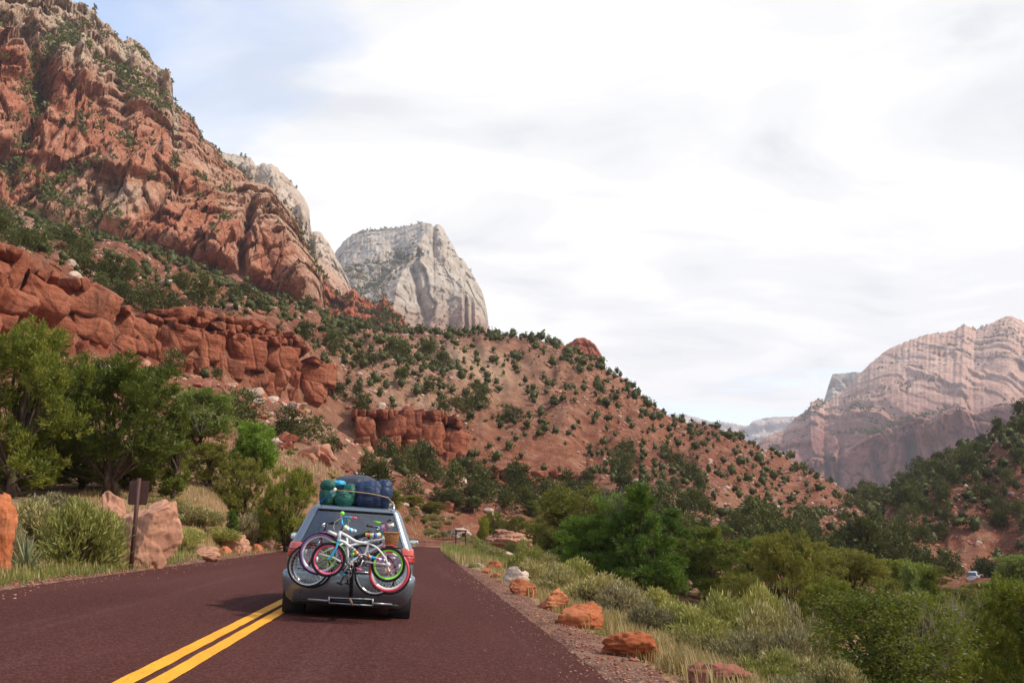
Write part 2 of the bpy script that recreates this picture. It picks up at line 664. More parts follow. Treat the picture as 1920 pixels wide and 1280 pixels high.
    c = t.ramp(n2, [(0.28, (0.30, 0.092, 0.052)), (0.48, (0.445, 0.172, 0.098)), (0.68, (0.54, 0.285, 0.185))])
    c = t.mix(t.ramp(n1, [(0.47, 0.0), (0.66, 0.75)]), c, (0.52, 0.33, 0.23))
    c = t.mix(t.math('MULTIPLY', t.attr('pale'), t.ramp(n2, [(0.25, 0.55), (0.55, 1.0)])), c, t.ramp(n2, [(0.3, (0.41, 0.29, 0.20)), (0.7, (0.58, 0.47, 0.35))]))
    st = t.noise(t.mapv(p, (0.09, 0.09, 0.012)), 1.0, 6, 0.65)
    c = t.mix(t.ramp(st, [(0.56, 0.0), (0.72, 0.5)]), c, (0.17, 0.055, 0.034))
    c = t.mix(t.ramp(st, [(0.30, 0.5), (0.42, 0.0)]), c, (0.47, 0.26, 0.165))
    c = t.mix(0.5, c, t.ramp(n3, [(0.25, 0.28), (0.75, 0.74)]), 'OVERLAY')
    ck = t.ramp(t.voro(t.mapv(p, (1, 1, 0.35), (0.15, 0.1, 0)), 0.11, 'DISTANCE_TO_EDGE'), [(0.0, 0.0), (0.07, 1.0)])
    h = t.math('ADD', t.math('ADD', t.math('MULTIPLY', n2, 1.2), t.math('MULTIPLY', n3, 0.7)), t.math('MULTIPLY', ck, 0.4))
    t.pbr(c, 0.93, 0, t.bump(h, 0.8, 6.0), 0.1)
    M['massif'] = t.m

    def far_rock(name, tones, low, sc, bd, zlow=None, zspan=120.0, bedw=0.5, dark=(0.10, 0.05, 0.04), bedb=0.3):
        t = NT(name)
        p = t.pos()
        n1 = t.noise(p, 0.004 * sc, 6, 0.62)
        n2 = t.noise(p, 0.03 * sc, 7, 0.68)
        beds = t.noise(t.mapv(p, (0.05, 0.05, 1.5), (0.05, 0.03, 0)), 0.026 * sc, 7, 0.72, 0.1)
        c = t.ramp(n2, [(0.3, tones[0]), (0.5, tones[1]), (0.7, tones[2])])
        c = t.mix(t.math('MULTIPLY', t.ramp(beds, [(0.40, 1.0), (0.54, 0.0)]), bedw), c, tones[0])
        c = t.mix(t.math('MULTIPLY', t.ramp(beds, [(0.52, 0.0), (0.64, 1.0)]), bedw), c, tones[2])
        st = t.noise(t.mapv(p, (0.05 * sc, 0.05 * sc, 0.006 * sc)), 1.0, 6, 0.65)
        if zlow is not None:
            z = t.math('ADD', t.sepz(p), t.math('MULTIPLY', t.math('SUBTRACT', n1, 0.5), zspan * 1.4))
            f = t.math('DIVIDE', t.math('SUBTRACT', z, zlow), zspan)
            f = t.ramp(f, [(0.0, 1.0), (1.0, 0.0)])
            lc = t.ramp(n2, [(0.3, tuple(x * 0.75 for x in low)), (0.7, tuple(x * 1.25 for x in low))])
            lc = t.mix(t.math('MULTIPLY', t.ramp(beds, [(0.40, 1.0), (0.54, 0.0)]), 0.5), lc, tuple(x * 0.6 for x in low))
            c = t.mix(f, c, lc)
        c = t.mix(t.ramp(st, [(0.57, 0.0), (0.70, 0.55)]), c, dark)
        h = t.math('ADD', t.math('MULTIPLY', n2, 1.1), t.math('MULTIPLY', beds, bedb))
        t.pbr(c, 0.93, 0, t.bump(h, 0.8, bd), 0.1)
        return t.m
    M['white_peak'] = far_rock('white_peak_rock', WHITE, (0.34, 0.17, 0.11), 1.0, 14.0, 390.0, 110.0, 0.35, (0.26, 0.17, 0.13))
    M['white_ridge'] = far_rock('white_ridge_rock', [(0.30, 0.21, 0.15), (0.43, 0.34, 0.26), (0.52, 0.44, 0.35)], (0.37, 0.165, 0.095), 1.3, 9.0, 330.0, 130.0, 0.2, (0.23, 0.13, 0.09))
    M['right_mountain'] = far_rock('right_mountain_rock', [(0.40, 0.215, 0.155), (0.52, 0.325, 0.24), (0.60, 0.44, 0.345)], (0.29, 0.125, 0.10), 0.85, 20.0, 200.0, 240.0, 0.2, (0.15, 0.062, 0.05), 0.08)
    M['far_mesa'] = far_rock('far_mesa_rock', [(0.30, 0.21, 0.16), (0.40, 0.30, 0.23), (0.50, 0.40, 0.33)], (0.34, 0.22, 0.17), 0.5, 30.0, None, 1.0, 0.8)
    M['spur'] = far_rock('red_spur_rock', RED, RED[0], 2.2, 3.5, None, 1.0, 0.3, (0.14, 0.045, 0.03))

    M['boulder_orange'] = rock_mat('boulder_orange', [(0.27, 0.070, 0.028), (0.41, 0.125, 0.048), (0.52, 0.22, 0.11)], 0.9, 0.45, 2.4, 0.8, 'pos', (0.16, 0.05, 0.03), 0.05)
    M['boulder_pink'] = rock_mat('boulder_pink', [(0.30, 0.135, 0.082), (0.42, 0.205, 0.128), (0.49, 0.28, 0.185)], 0.5, 0.25, 2.2, 0.5, 'pos', (0.15, 0.06, 0.042), 0.06)
    M['boulder_pale'] = rock_mat('boulder_pale', [(0.33, 0.225, 0.17), (0.46, 0.33, 0.255), (0.56, 0.43, 0.35)], 0.4, 0.2, 3.0, 0.5, 'pos', (0.22, 0.12, 0.085), 0.05)
    M['boulder_red'] = rock_mat('boulder_red', [(0.22, 0.066, 0.045), (0.30, 0.10, 0.068), (0.39, 0.17, 0.115)], 0.6, 0.3, 2.2, 0.6, 'pos', (0.12, 0.04, 0.03), 0.06)

    # plants
    M['juniper'] = leaf_mat('juniper_leaf', (0.056, 0.078, 0.010), (0.124, 0.152, 0.017), (0.235, 0.242, 0.029))
    M['juniper_bright'] = leaf_mat('juniper_bright_leaf', (0.043, 0.086, 0.011), (0.085, 0.161, 0.017), (0.155, 0.238, 0.028))
    M['juniper_olive'] = leaf_mat('juniper_olive_leaf', (0.079, 0.082, 0.013), (0.154, 0.146, 0.024), (0.254, 0.227, 0.039))
    M['juniper_far'] = leaf_mat('juniper_far_leaf', (0.034, 0.039, 0.010), (0.072, 0.077, 0.019), (0.125, 0.125, 0.034), 0.15, 0.06)
    M['cottonwood'] = leaf_mat('cottonwood_leaf', (0.13, 0.22, 0.020), (0.20, 0.32, 0.034), (0.29, 0.40, 0.055), 0.4)
    M['willow'] = leaf_mat('willow_leaf', (0.14, 0.18, 0.034), (0.20, 0.25, 0.054), (0.27, 0.31, 0.080), 0.35)
    M['oak_leaf'] = leaf_mat('oak_leaf', (0.070, 0.085, 0.012), (0.135, 0.160, 0.020), (0.24, 0.25, 0.036), 0.35, 1.2, (0.34, 0.15, 0.03))
    M['yellow_leaf'] = leaf_mat('yellow_leaf', (0.22, 0.22, 0.018), (0.32, 0.31, 0.025), (0.42, 0.39, 0.04), 0.4)
    M['sage'] = leaf_mat('sage_leaf', (0.219, 0.186, 0.072), (0.350, 0.291, 0.118), (0.499, 0.406, 0.162), 0.2)
    M['sage_green'] = leaf_mat('rabbitbrush_leaf', (0.201, 0.202, 0.050), (0.324, 0.302, 0.079), (0.464, 0.406, 0.120), 0.25)
    M['sage_grey'] = leaf_mat('greasewood_leaf', (0.184, 0.155, 0.082), (0.289, 0.240, 0.126), (0.411, 0.333, 0.174), 0.2)
    M['dry_grass'] = leaf_mat('dry_grass_blade', (0.28, 0.185, 0.075), (0.40, 0.29, 0.125), (0.52, 0.40, 0.20), 0.3)
    M['green_grass'] = leaf_mat('green_grass_blade', (0.12, 0.155, 0.030), (0.215, 0.25, 0.055), (0.34, 0.335, 0.095), 0.35)
    M['yucca'] = leaf_mat('yucca_blade', (0.13, 0.16, 0.075), (0.20, 0.225, 0.115), (0.30, 0.30, 0.16), 0.1)
    t = NT('bark')
    p = t.mapv(t.objc(), (9, 9, 1.6))
    n = t.noise(p, 1.6, 6, 0.7)
    t.pbr(t.ramp(n, [(0.3, (0.042, 0.028, 0.020)), (0.55, (0.10, 0.070, 0.052)), (0.75, (0.19, 0.145, 0.115))]), 0.95, 0, t.bump(n, 0.9, 0.03), 0.1)
    M['bark'] = t.m
    M['twig'] = simple('dead_twig', (0.27, 0.22, 0.18), 0.9, 0, 0.1, 0, 0.25, 5)

    # man-made
    t = NT('car_paint')
    fl = t.voro(t.objc(), 900, 'F1', 'Color')
    c = t.mix(t.sepz(fl, 0), (0.150, 0.190, 0.225), (0.20, 0.245, 0.285))
    dirt = t.noise(t.mapv(t.objc(), (1, 1, 1)), 3.0, 6, 0.65)
    hgt = t.sepz(t.objc())
    dm = t.math('MULTIPLY', t.ramp(hgt, [(0.25, 0.30), (0.85, 0.05)]), t.ramp(dirt, [(0.35, 0.3), (0.65, 1.0)]))
    c = t.mix(dm, c, (0.17, 0.12, 0.095))
    t.pbr(c, t.ramp(dirt, [(0.3, 0.24), (0.7, 0.36)]), 0.5, None, 0.5, 0.7, **{'Coat Roughness': 0.08})
    M['paint'] = t.m
    M['white_paint'] = simple('white_car_paint', (0.72, 0.72, 0.72), 0.3, 0, 0.5, 0.6, 0.03)
    t = NT('tinted_glass')
    lw = t.node('ShaderNodeFresnel')
    lw.inputs[0].default_value = 1.5
    tr = t.node('ShaderNodeBsdfTransparent')
    tr.inputs[0].default_value = (0.66, 0.71, 0.72, 1)
    gl = t.node('ShaderNodeBsdfGlossy')
    gl.inputs['Roughness'].default_value = 0.04
    gl.inputs[0].default_value = (0.95, 0.97, 1, 1)
    ms = t.node('ShaderNodeMixShader')
    f = t.math('ADD', t.math('MULTIPLY', lw.outputs[0], 1.5), t.ramp(t.noise(t.objc(), 5, 4), [(0.3, 0.05), (0.7, 0.10)]), True)
    t.l.new(f, ms.inputs[0])
    t.l.new(tr.outputs[0], ms.inputs[1])
    t.l.new(gl.outputs[0], ms.inputs[2])
    t.l.new(ms.outputs[0], t.out.inputs[0])
    M['glass'] = t.m
    M['black_plastic'] = simple('black_plastic', (0.022, 0.023, 0.025), 0.55)
    M['rubber'] = simple('rubber', (0.020, 0.019, 0.019), 0.85, 0, 0.2, 0, 0.3, 60)
    M['steel'] = simple('steel', (0.52, 0.53, 0.54), 0.3, 0.9)
    M['rail'] = simple('roof_rail', (0.45, 0.47, 0.49), 0.35, 0.7)
    M['black_metal'] = simple('black_metal', (0.02, 0.02, 0.022), 0.4, 0.3)
    M['rust'] = simple('rusty_steel', (0.26, 0.16, 0.10), 0.8, 0.3)
    M['seat'] = simple('car_seat', (0.07, 0.075, 0.08), 0.9)
    M['cabin'] = simple('cabin_trim', (0.10, 0.105, 0.11), 0.85)
    M['mirror'] = simple('mirror_glass', (0.62, 0.72, 0.72), 0.06, 0.95, 0.5, 0, 0.02)
    M['tail_red'] = simple('tail_light_red', (0.40, 0.012, 0.014), 0.15, 0, 0.5, 0.8, 0.15, 60)
    M['tail_pink'] = simple('tail_light_upper', (0.58, 0.085, 0.06), 0.2, 0, 0.5, 0.8, 0.1, 50)
    M['reflector'] = simple('reflector_white', (0.75, 0.75, 0.72), 0.3)
    M['plate'] = simple('plate_white', (0.6, 0.6, 0.6), 0.5)

    def cloth(name, c, k=1.0):
        t = NT(name)
        p = t.objc()
        n = t.noise(p, 5, 2, 0.5, 0.4)
        w = t.noise(t.mapv(p, (1, 1, 3)), 5, 2, 0.5, 1.2)
        cc = t.ramp(n, [(0.3, tuple(x * 0.8 for x in c)), (0.7, tuple(min(1, x * 1.2) for x in c))])
        t.pbr(cc, 0.55, 0, t.bump(t.math('ADD', n, w), 0.6, 0.03 * k), 0.4)
        return t.m
    M['green_cloth'] = cloth('green_nylon', (0.006, 0.075, 0.050))
    M['green_inner'] = cloth('teal_nylon', (0.010, 0.10, 0.075))
    M['navy_cloth'] = cloth('navy_nylon', (0.014, 0.030, 0.080))
    M['cyan_cloth'] = cloth('cyan_nylon', (0.03, 0.33, 0.52))
    M['charcoal_cloth'] = cloth('charcoal_canvas', (0.030, 0.033, 0.050))
    M['blue_strap'] = simple('blue_strap', (0.02, 0.07, 0.42), 0.7)
    M['cord'] = simple('tan_cord', (0.45, 0.33, 0.16), 0.8)
    M['white_tag'] = simple('white_tag', (0.75, 0.75, 0.75), 0.6)

    pc = dict(bike_white=(0.78, 0.78, 0.76), bike_pink=(0.78, 0.10, 0.22), bike_rose=(0.72, 0.07, 0.11), bike_magenta=(0.75, 0.09, 0.30),
              bike_lime=(0.30, 0.80, 0.05), bike_blue=(0.03, 0.42, 0.70), bike_purple=(0.20, 0.085, 0.33), bike_orange=(0.85, 0.22, 0.03),
              bike_yellow=(0.85, 0.70, 0.05), bike_red=(0.70, 0.03, 0.04), bike_violet=(0.16, 0.06, 0.42), bike_dark=(0.03, 0.032, 0.036))
    for k, c in pc.items():
        M[k] = simple(k, c, 0.32, 0, 0.5, 0.5, 0.05)

    def stripes(name, cols, sc, ax):
        t = NT(name)
        q = t.math('FRACT', t.math('MULTIPLY', t.sepz(t.pos(), ax), sc))
        n = len(cols)
        r = t.node('ShaderNodeValToRGB')
        r.color_ramp.interpolation = 'CONSTANT'
        while len(r.color_ramp.elements) < n:
            r.color_ramp.elements.new(0.5)
        for i, (e, c) in enumerate(zip(r.color_ramp.elements, cols)):
            e.position = i / n
            e.color = (*c, 1)
        t.l.new(q, r.inputs[0])
        t.pbr(r.outputs[0], 0.4, 0, None, 0.4)
        return t.m
    RB = [pc['bike_blue'], (0.8, 0.8, 0.8), pc['bike_yellow'], pc['bike_orange'], pc['bike_pink'], pc['bike_lime'], (0.8, 0.8, 0.8), pc['bike_violet']]
    M['saddle_rainbow'] = stripes('rainbow_vinyl', RB, 5.0, 0)
    M['saddle_blue'] = stripes('blue_striped_vinyl', [pc['bike_blue'], (0.80, 0.82, 0.8), (0.10, 0.5, 0.72), (0.8, 0.8, 0.78), (0.75, 0.68, 0.25), (0.8, 0.8, 0.8)], 6.0, 0)
    M['guard_stripe'] = stripes('striped_chain_guard', [pc['bike_magenta'], (0.8, 0.8, 0.8), pc['bike_violet'], (0.8, 0.8, 0.8), pc['bike_orange'], (0.8, 0.8, 0.8), pc['bike_blue'], pc['bike_blue']], 3.5, 0)
    t = NT('wicker')
    w = t.node('ShaderNodeTexWave', wave_type='BANDS')
    t.l.new(t.objc(), w.inputs[0])
    w.inputs['Scale'].default_value = 45
    w.inputs['Distortion'].default_value = 2.0
    c = t.ramp(w.outputs['Fac'], [(0.2, (0.24, 0.095, 0.025)), (0.7, (0.50, 0.235, 0.075))])
    t.pbr(c, 0.6, 0, t.bump(w.outputs['Fac'], 0.6, 0.01), 0.3)
    M['wicker'] = t.m
    t = NT('brown_steel')
    n = t.noise(t.objc(), 8, 6, 0.7)
    t.pbr(t.ramp(n, [(0.3, (0.062, 0.026, 0.020)), (0.7, (0.098, 0.042, 0.032))]), 0.6, 0, t.bump(n, 0.3, 0.004), 0.3)
    M['brown_steel'] = t.m
    M['brown_wood'] = simple('brown_wood', (0.085, 0.042, 0.03), 0.85, 0, 0.2, 0, 0.3, 12)


make_materials()

# ------------------------------------------------------------------ the lie of the land
BANK, XC = 0.065, -2.25            # the road leans to the right; centre line of the straight
HALF_L, HALF_R = 4.55, 4.25        # half widths of the carriageway
Y_BEND, R_BEND = 82.0, 62.0


def road_u(x, y):
    """Offset to the right of the centre line (m)."""
    d = np.clip(y - Y_BEND, 0, 60.0)
    xc = XC + d * d / (2 * R_BEND)
    h = np.arctan(d / R_BEND)
    return (x - xc) * np.cos(h)


def road_z(u, y):
    rise = 0.6 * sstep(70, 150, y)
    return -BANK * np.clip(u, -6, 6) * (1 - 0.6 * sstep(80, 125, y)) + rise


def near_z(x, y):
    x, y = np.asarray(x, float), np.asarray(y, float)
    u = road_u(x, y)
    z = road_z(u, y)
    P = np.stack([x, y, np.zeros_like(x)], -1)
    dl = np.maximum(-u - HALF_L, 0)
    dr = np.maximum(u - HALF_R, 0)
    left = 0.05 * dl + 0.10 * np.maximum(dl - 1.5, 0) + 0.16 * np.maximum(dl - 4.0, 0)
    k = 1 - 0.88 * sstep(38, 70, y)
    drop = 0.05 * dr + k * (0.16 * np.maximum(dr - 1.3, 0) + 0.16 * np.maximum(dr - 3.0, 0))
    drop = 7.5 * (1 - np.exp(-drop / 7.5))
    off = np.where((dl > 0) | (dr > 0), 1.0, 0.0)
    edge = sstep(0.1, 3.0, np.maximum(dl, dr))
    z = z + left - drop + edge * (0.22 * fbm(P, 0.22, 3, 5) + 0.07 * fbm(P, 1.1, 3, 8)) + off * 0.03 * fbm(P, 2.0, 2, 9)
    under = (u > -HALF_L - 0.05) & (u < HALF_R + 0.05)
    return z - np.where(under, 0.07, 0.02 * (1 - edge))


FOOT = [(-900, 900, 40), (-300, 900, 45), (0, 905, 50), (200, 900, 52), (400, 900, 60), (600, 915, 78), (700, 950, 100), (800, 975, 128), (900, 985, 138),
        (1000, 995, 140), (1100, 1010, 140), (1200, 1025, 135), (1350, 1045, 130), (1500, 1072, 140), (1700, 1108, 165), (1920, 1122, 180), (2250, 1120, 190), (3000, 1120, 190)]
CLIFF_B = [(-900, 560, 100), (-300, 600, 105), (0, 655, 125), (220, 672, 150), (300, 700, 160), (400, 716, 172), (480, 744, 182), (575, 764, 195), (615, 800, 192),
           (690, 856, 190), (860, 876, 205), (900, 918, 205), (1060, 922, 215), (1150, 932, 212), (1300, 957, 220), (1450, 985, 230), (1540, 998, 240),
           (1600, 1005, 240), (1700, 1052, 218), (1760, 1070, 228), (1850, 1088, 240), (1920, 1090, 240), (2250, 1095, 250), (3000, 1095, 250)]
CLIFF_T = [(-900, 400, 108), (-300, 420, 112), (0, 472, 131), (75, 488, 140), (125, 522, 148), (210, 570, 158), (277, 598, 166), (364, 622, 176), (450, 630, 188),
           (520, 640, 196), (558, 655, 202), (592, 715, 204), (640, 778, 200), (680, 778, 197), (770, 780, 205), (850, 790, 212), (864, 855, 213), (900, 890, 211), (1060, 896, 221),
           (1100, 908, 223), (1150, 914, 228), (1300, 925, 240), (1450, 962, 250), (1540, 985, 255), (1600, 992, 260), (1700, 1020, 246), (1800, 1035, 262),
           (1920, 1045, 262), (2250, 1045, 270), (3000, 1045, 270)]
UPPER = [(-900, 380, 300), (0, 430, 300), (150, 470, 290), (300, 512, 290), (450, 562, 285), (560, 604, 280), (640, 655, 270), (760, 692, 270), (860, 702, 275),
         (1000, 722, 280), (1100, 752, 290), (1200, 805, 290), (1300, 858, 300), (1400, 902, 300), (1500, 945, 310), (1580, 972, 320), (1620, 978, 330),
         (1700, 948, 310), (1780, 905, 310), (1850, 884, 315), (1920, 852, 315), (2250, 750, 315), (3000, 700, 315)]
RIDGE = [(-900, 360, 460), (0, 405, 455), (150, 446, 450), (300, 490, 440), (450, 538, 430), (560, 576, 420), (640, 603, 410), (700, 620, 400), (760, 626, 395),
         (830, 627, 390), (905, 625, 385), (980, 636, 380), (1060, 650, 380), (1100, 673, 375), (1150, 700, 370), (1180, 725, 370), (1230, 770, 372), (1260, 790, 380),
         (1310, 797, 390), (1350, 808, 400), (1400, 828, 400), (1450, 848, 405), (1500, 872, 410), (1560, 906, 420), (1610, 938, 430), (1640, 944, 430),
         (1700, 912, 400), (1780, 862, 390), (1850, 840, 385), (1920, 792, 380), (2000, 752, 380), (2250, 640, 380), (3000, 600, 380)]


def ring(pts, az):
    p = np.array(pts, float)
    a, te = polar(p[:, 0], p[:, 1])
    r = np.interp(az, a, p[:, 2])
    return r, CAM_H + np.interp(az, a, p[:, 2] * te)


AZ0, AZ1 = R(-27), R(37)
azs = np.concatenate([np.linspace(AZ0, AZ1, 520), np.linspace(AZ1, AZ0 + 2 * math.pi, 60)[1:-1]])
rads = np.concatenate([[0.0], np.geomspace(2.0, 640, 290), np.geomspace(700, 15000, 18)])
NA, NR = len(azs), len(rads)


def build_heights():
    azw = np.where(azs > math.pi, azs - 2 * math.pi, azs)
    rings = [ring(q, azw) for q in (FOOT, CLIFF_B, CLIFF_T, UPPER, RIDGE)]
    out_w = sstep(R(45), R(80), np.abs(azw - R(5)))          # outside the view the land settles to a plain
    X = rads[:, None] * np.sin(azs)[None]
    Y = rads[:, None] * np.cos(azs)[None]
    Z = np.zeros((NR, NA))
    near = near_z(X, np.maximum(Y, -40))
    near = np.where(rads[:, None] > 400, 0, near)
    for j in range(NA):
        rk = [q[0][j] for q in rings]
        zk = [q[1][j] for q in rings]
        flat_f = float(np.interp(azw[j], [polar(380, 980)[0], polar(500, 980)[0], polar(1000, 980)[0], polar(1150, 980)[0]], [0, 1, 1, 0]))
        r0 = (0.5 + 0.42 * flat_f) * rk[0]
        z0 = np.interp(r0, rads, near[:, j])
        left = azw[j] < polar(600, 600)[0]
        zb = zk[-1] + (60 if left else -70)
        rr = np.array([r0] + rk + [rk[-1] * (1.35 if left else 1.45), 1500, 15000])
        zz = np.array([z0] + zk + [zb, zb - 40 if left else -30, -60])
        far = np.interp(rads, rr, zz)
        w = sstep((0.45 + 0.42 * flat_f) * rk[0], (0.75 + 0.35 * flat_f) * rk[0], rads)
        Z[:, j] = near[:, j] * (1 - w) + far * w
        flat = near[np.argmin(np.abs(rads - 60)), j] * np.exp(-np.maximum(rads - 60, 0) / 200)
        base = np.where(rads < 60, near[:, j], flat)
        Z[:, j] = Z[:, j] * (1 - out_w[j]) + base * out_w[j]
    # relief: gullies down the slopes, hummocks
    A = np.broadcast_to(azs[None], (NR, NA))
    L = np.log(np.maximum(rads, 1))[:, None] * np.ones((1, NA))
    m = (sstep(70, 170, rads)[:, None] * (1 - sstep(600, 800, rads))[:, None]) * (1 - out_w)[None]
    soft = 1 - 0.75 * ((rads[:, None] > rings[1][0][None] - 12) & (rads[:, None] < rings[2][0][None] + 14) & (azw < polar(1100, 800)[0])[None])
    rid = 1 - 0.7 * np.exp(-((rads[:, None] - rings[4][0][None]) / 35.0) ** 2)
    G = np.stack([A * 16, L * 2.2, L * 0], -1)
    G[..., 0] += 0.6 * fbm(np.stack([A * 9, L * 4, L * 0], -1), 1.0, 3, 77)
    gul = fbm(G, 1.0, 4, 21, 0.5, True) - 0.35
    P = np.stack([X, Y, np.zeros_like(X)], -1)
    mid = fbm(P, 0.03, 4, 31)
    fine = fbm(P, 0.16, 4, 41)
    Z += m * soft * rid * (6.5 * gul * sstep(120, 300, rads)[:, None] + 4.5 * mid) + m * (0.7 * soft + 0.3) * (1.4 * fine + 1.2 * fbm(P, 0.09, 4, 47, 0.55, True))
    return X, Y, Z, rings, azw


TX, TY, TZ, RINGS, AZW = build_heights()


def gz(x, y):
    """Height of the ground at x, y."""
    x, y = np.asarray(x, float), np.asarray(y, float)
    a = np.arctan2(x, y)
    a = np.where(a < AZ0, a + 2 * math.pi, a)
    r = np.hypot(x, y)
    ja = np.interp(a, azs, np.arange(NA))
    ir = np.interp(r, rads, np.arange(NR))
    j0 = np.clip(ja.astype(int), 0, NA - 2)
    i0 = np.clip(ir.astype(int), 0, NR - 2)
    fj, fi = ja - j0, ir - i0
    return (TZ[i0, j0] * (1 - fi) + TZ[i0 + 1, j0] * fi) * (1 - fj) + (TZ[i0, j0 + 1] * (1 - fi) + TZ[i0 + 1, j0 + 1] * fi) * fj


def ground_at(px, py, rmax=600.0):
    """Where the line of sight through a point of the photograph meets the ground."""
    az, te = polar(px, py)
    rr = np.geomspace(4, rmax, 3000)
    x, y = rr * math.sin(az), rr * math.cos(az)
    d = (CAM_H + rr * te) - gz(x, y)
    k = np.argmax(d < 0)
    if d[k] >= 0:
        k = len(rr) - 1
    return np.array([x[k], y[k], float(gz(x[k], y[k]))])


def by_az(px, r, py=1000):
    """Ground point at distance r in the direction of column px."""
    az, _ = polar(px, py)
    x, y = r * math.sin(az), r * math.cos(az)
    return np.array([x, y, float(gz(x, y))])


def top_height(px, py_top, r):
    """Height above the ground of a thing at distance r whose top shows at py_top."""
    az, te = polar(px, py_top)
    g = by_az(px, r)
    return CAM_H + r * te - g[2]


def build_ground():
    V = np.stack([TX, TY, TZ], -1)
    pxx, pyy, dep = project(V + 1e-6)
    F = grid_faces(NR, NA, True)
    F = F[:, ::-1]
    inv = (dep > 1)
    # pale talus lies on the flank below the white peak and under the cliff bands
    nz = fbm(V, 0.012, 4, 55)
    r = np.broadcast_to(rads[:, None], TX.shape)
    e1 = np.exp(-(((pxx - 850) / 210.0) ** 2 + ((pyy - 690) / 75.0) ** 2))
    e2 = np.exp(-(((pxx - 560) / 140.0) ** 2 + ((pyy - 830) / 75.0) ** 2)) * 0.5
    e3 = np.exp(-(((pxx - 1240) / 160.0) ** 2 + ((pyy - 960) / 40.0) ** 2)) * 0.5
    e4 = np.exp(-(((pxx - 60) / 120.0) ** 2 + ((pyy - 430) / 30.0) ** 2)) * 0.8
    pale = np.where(inv, np.clip((0.9 * e1 + e2 + e3 + e4) * (1 + 1.2 * nz) * sstep(70, 110, r), 0, 1), 0)
    near = 1 - sstep(45, 95, r)
    me = mesh('ground', V.reshape(-1, 3), F, True, {'pale': pale, 'near': near})
    g = obj('ground', me, M['soil'])
    tag(g, 'red canyon floor and slopes of soil and talus', None, None, 'structure')


build_ground()


def road_pt(u, s):
    """A point of the carriageway: u right of the centre line, s along it."""
    s = np.asarray(s, float)
    d = np.maximum(s - Y_BEND, 0)
    th = np.minimum(d / R_BEND, 1.1)
    x = XC + R_BEND * (1 - np.cos(th)) + np.maximum(d - 1.1 * R_BEND, 0) * math.sin(1.1)
    y = np.minimum(s, Y_BEND) + R_BEND * np.sin(th) + np.maximum(d - 1.1 * R_BEND, 0) * math.cos(1.1)
    X = x + u * np.cos(th)
    Y = y - u * np.sin(th)
    return X, Y


def strip(name, u0, u1, s0, s1, lift, mat, nu=10, ds=0.8, jag=0.0, seed=3):
    s = np.arange(s0, s1, ds)
    uu = np.linspace(0, 1, nu)
    e0 = u0 + jag * fbm(np.stack([s * 1.3, s * 0, s * 0], -1), 1.0, 4, seed)
    e1 = u1 + jag * fbm(np.stack([s * 1.3, s * 0 + 9, s * 0], -1), 1.0, 4, seed)
    U = e0[:, None] + (e1 - e0)[:, None] * uu[None]
    S = np.broadcast_to(s[:, None], U.shape)
    X, Y = road_pt(U, S)
    Z = road_z(U, Y) + lift
    V = np.stack([X, Y, Z], -1)
    return obj(name, mesh(name, V.reshape(-1, 3), grid_faces(len(s), nu)[:, ::-1], True), mat)


road = tag(strip('road', -HALF_L, HALF_R, -30, 126, 0.0, M['asphalt'], 14, 0.5, 0.12), 'dark red asphalt road curving right', None, None, 'structure')
for u in (-0.125, 0.125):
    o = strip('road_marking', u - 0.082, u + 0.082, -30, 126, 0.006, M['yellow'], 3, 0.12, 0.022, 7 if u < 0 else 13)
    o.parent = road


def shoulder(side, w0, w1):
    s = np.arange(3, 110 if side > 0 else 62, 0.4)
    nu = 9
    uu = np.linspace(0, 1, nu)
    n = fbm(np.stack([s * 0.5, s * 0, s * 0], -1), 1.0, 4, 19 if side > 0 else 29)
    inner = (HALF_R if side > 0 else HALF_L) - 0.1 + 0 * s
    outer = (HALF_R if side > 0 else HALF_L) + w0 + w1 * n
    U = side * (inner[:, None] + (outer - inner)[:, None] * uu[None])
    X, Y = road_pt(U, np.broadcast_to(s[:, None], U.shape))
    Z = gz(X, Y) + 0.03
    Z[:, 0] = road_z(U[:, 0], Y[:, 0]) - 0.012
    Z[:, 1] = np.minimum(Z[:, 1], road_z(U[:, 1], Y[:, 1]) + 0.004)
    Z[:, -1] -= 0.06
    V = np.stack([X, Y, Z], -1)
    F = grid_faces(len(s), nu)
    o = obj('road_shoulder', mesh('road_shoulder', V.reshape(-1, 3), F[:, ::-1] if side > 0 else F, True), M['gravel'])
    tag(o, 'reddish gravel shoulder along the %s road edge' % ('right' if side > 0 else 'left'), None, None, 'structure')


shoulder(1, 0.85, 0.4)
shoulder(-1, 0.5, 0.35)

# pale gravel pull-out on the right
q = np.array([ground_at(px, py) for px, py in [(838, 1041), (860, 1041), (900, 1046), (930, 1055), (948, 1062), (925, 1068), (900, 1072), (876, 1066), (858, 1056), (845, 1047)]])
c = q.mean(0)
rows = [c + (q - c) * k for k in (1.0, 0.75, 0.5, 0.25, 0.02)]
V = np.concatenate(rows)
V[:, 2] = gz(V[:, 0], V[:, 1]) + 0.09
V[:10, 2] -= 0.10
tag(obj('gravel_pullout', mesh('gravel_pullout', V, grid_faces(5, 10, True), True), M['pullout']), 'pale grey gravel pull-out beside the road', None, None, 'structure')


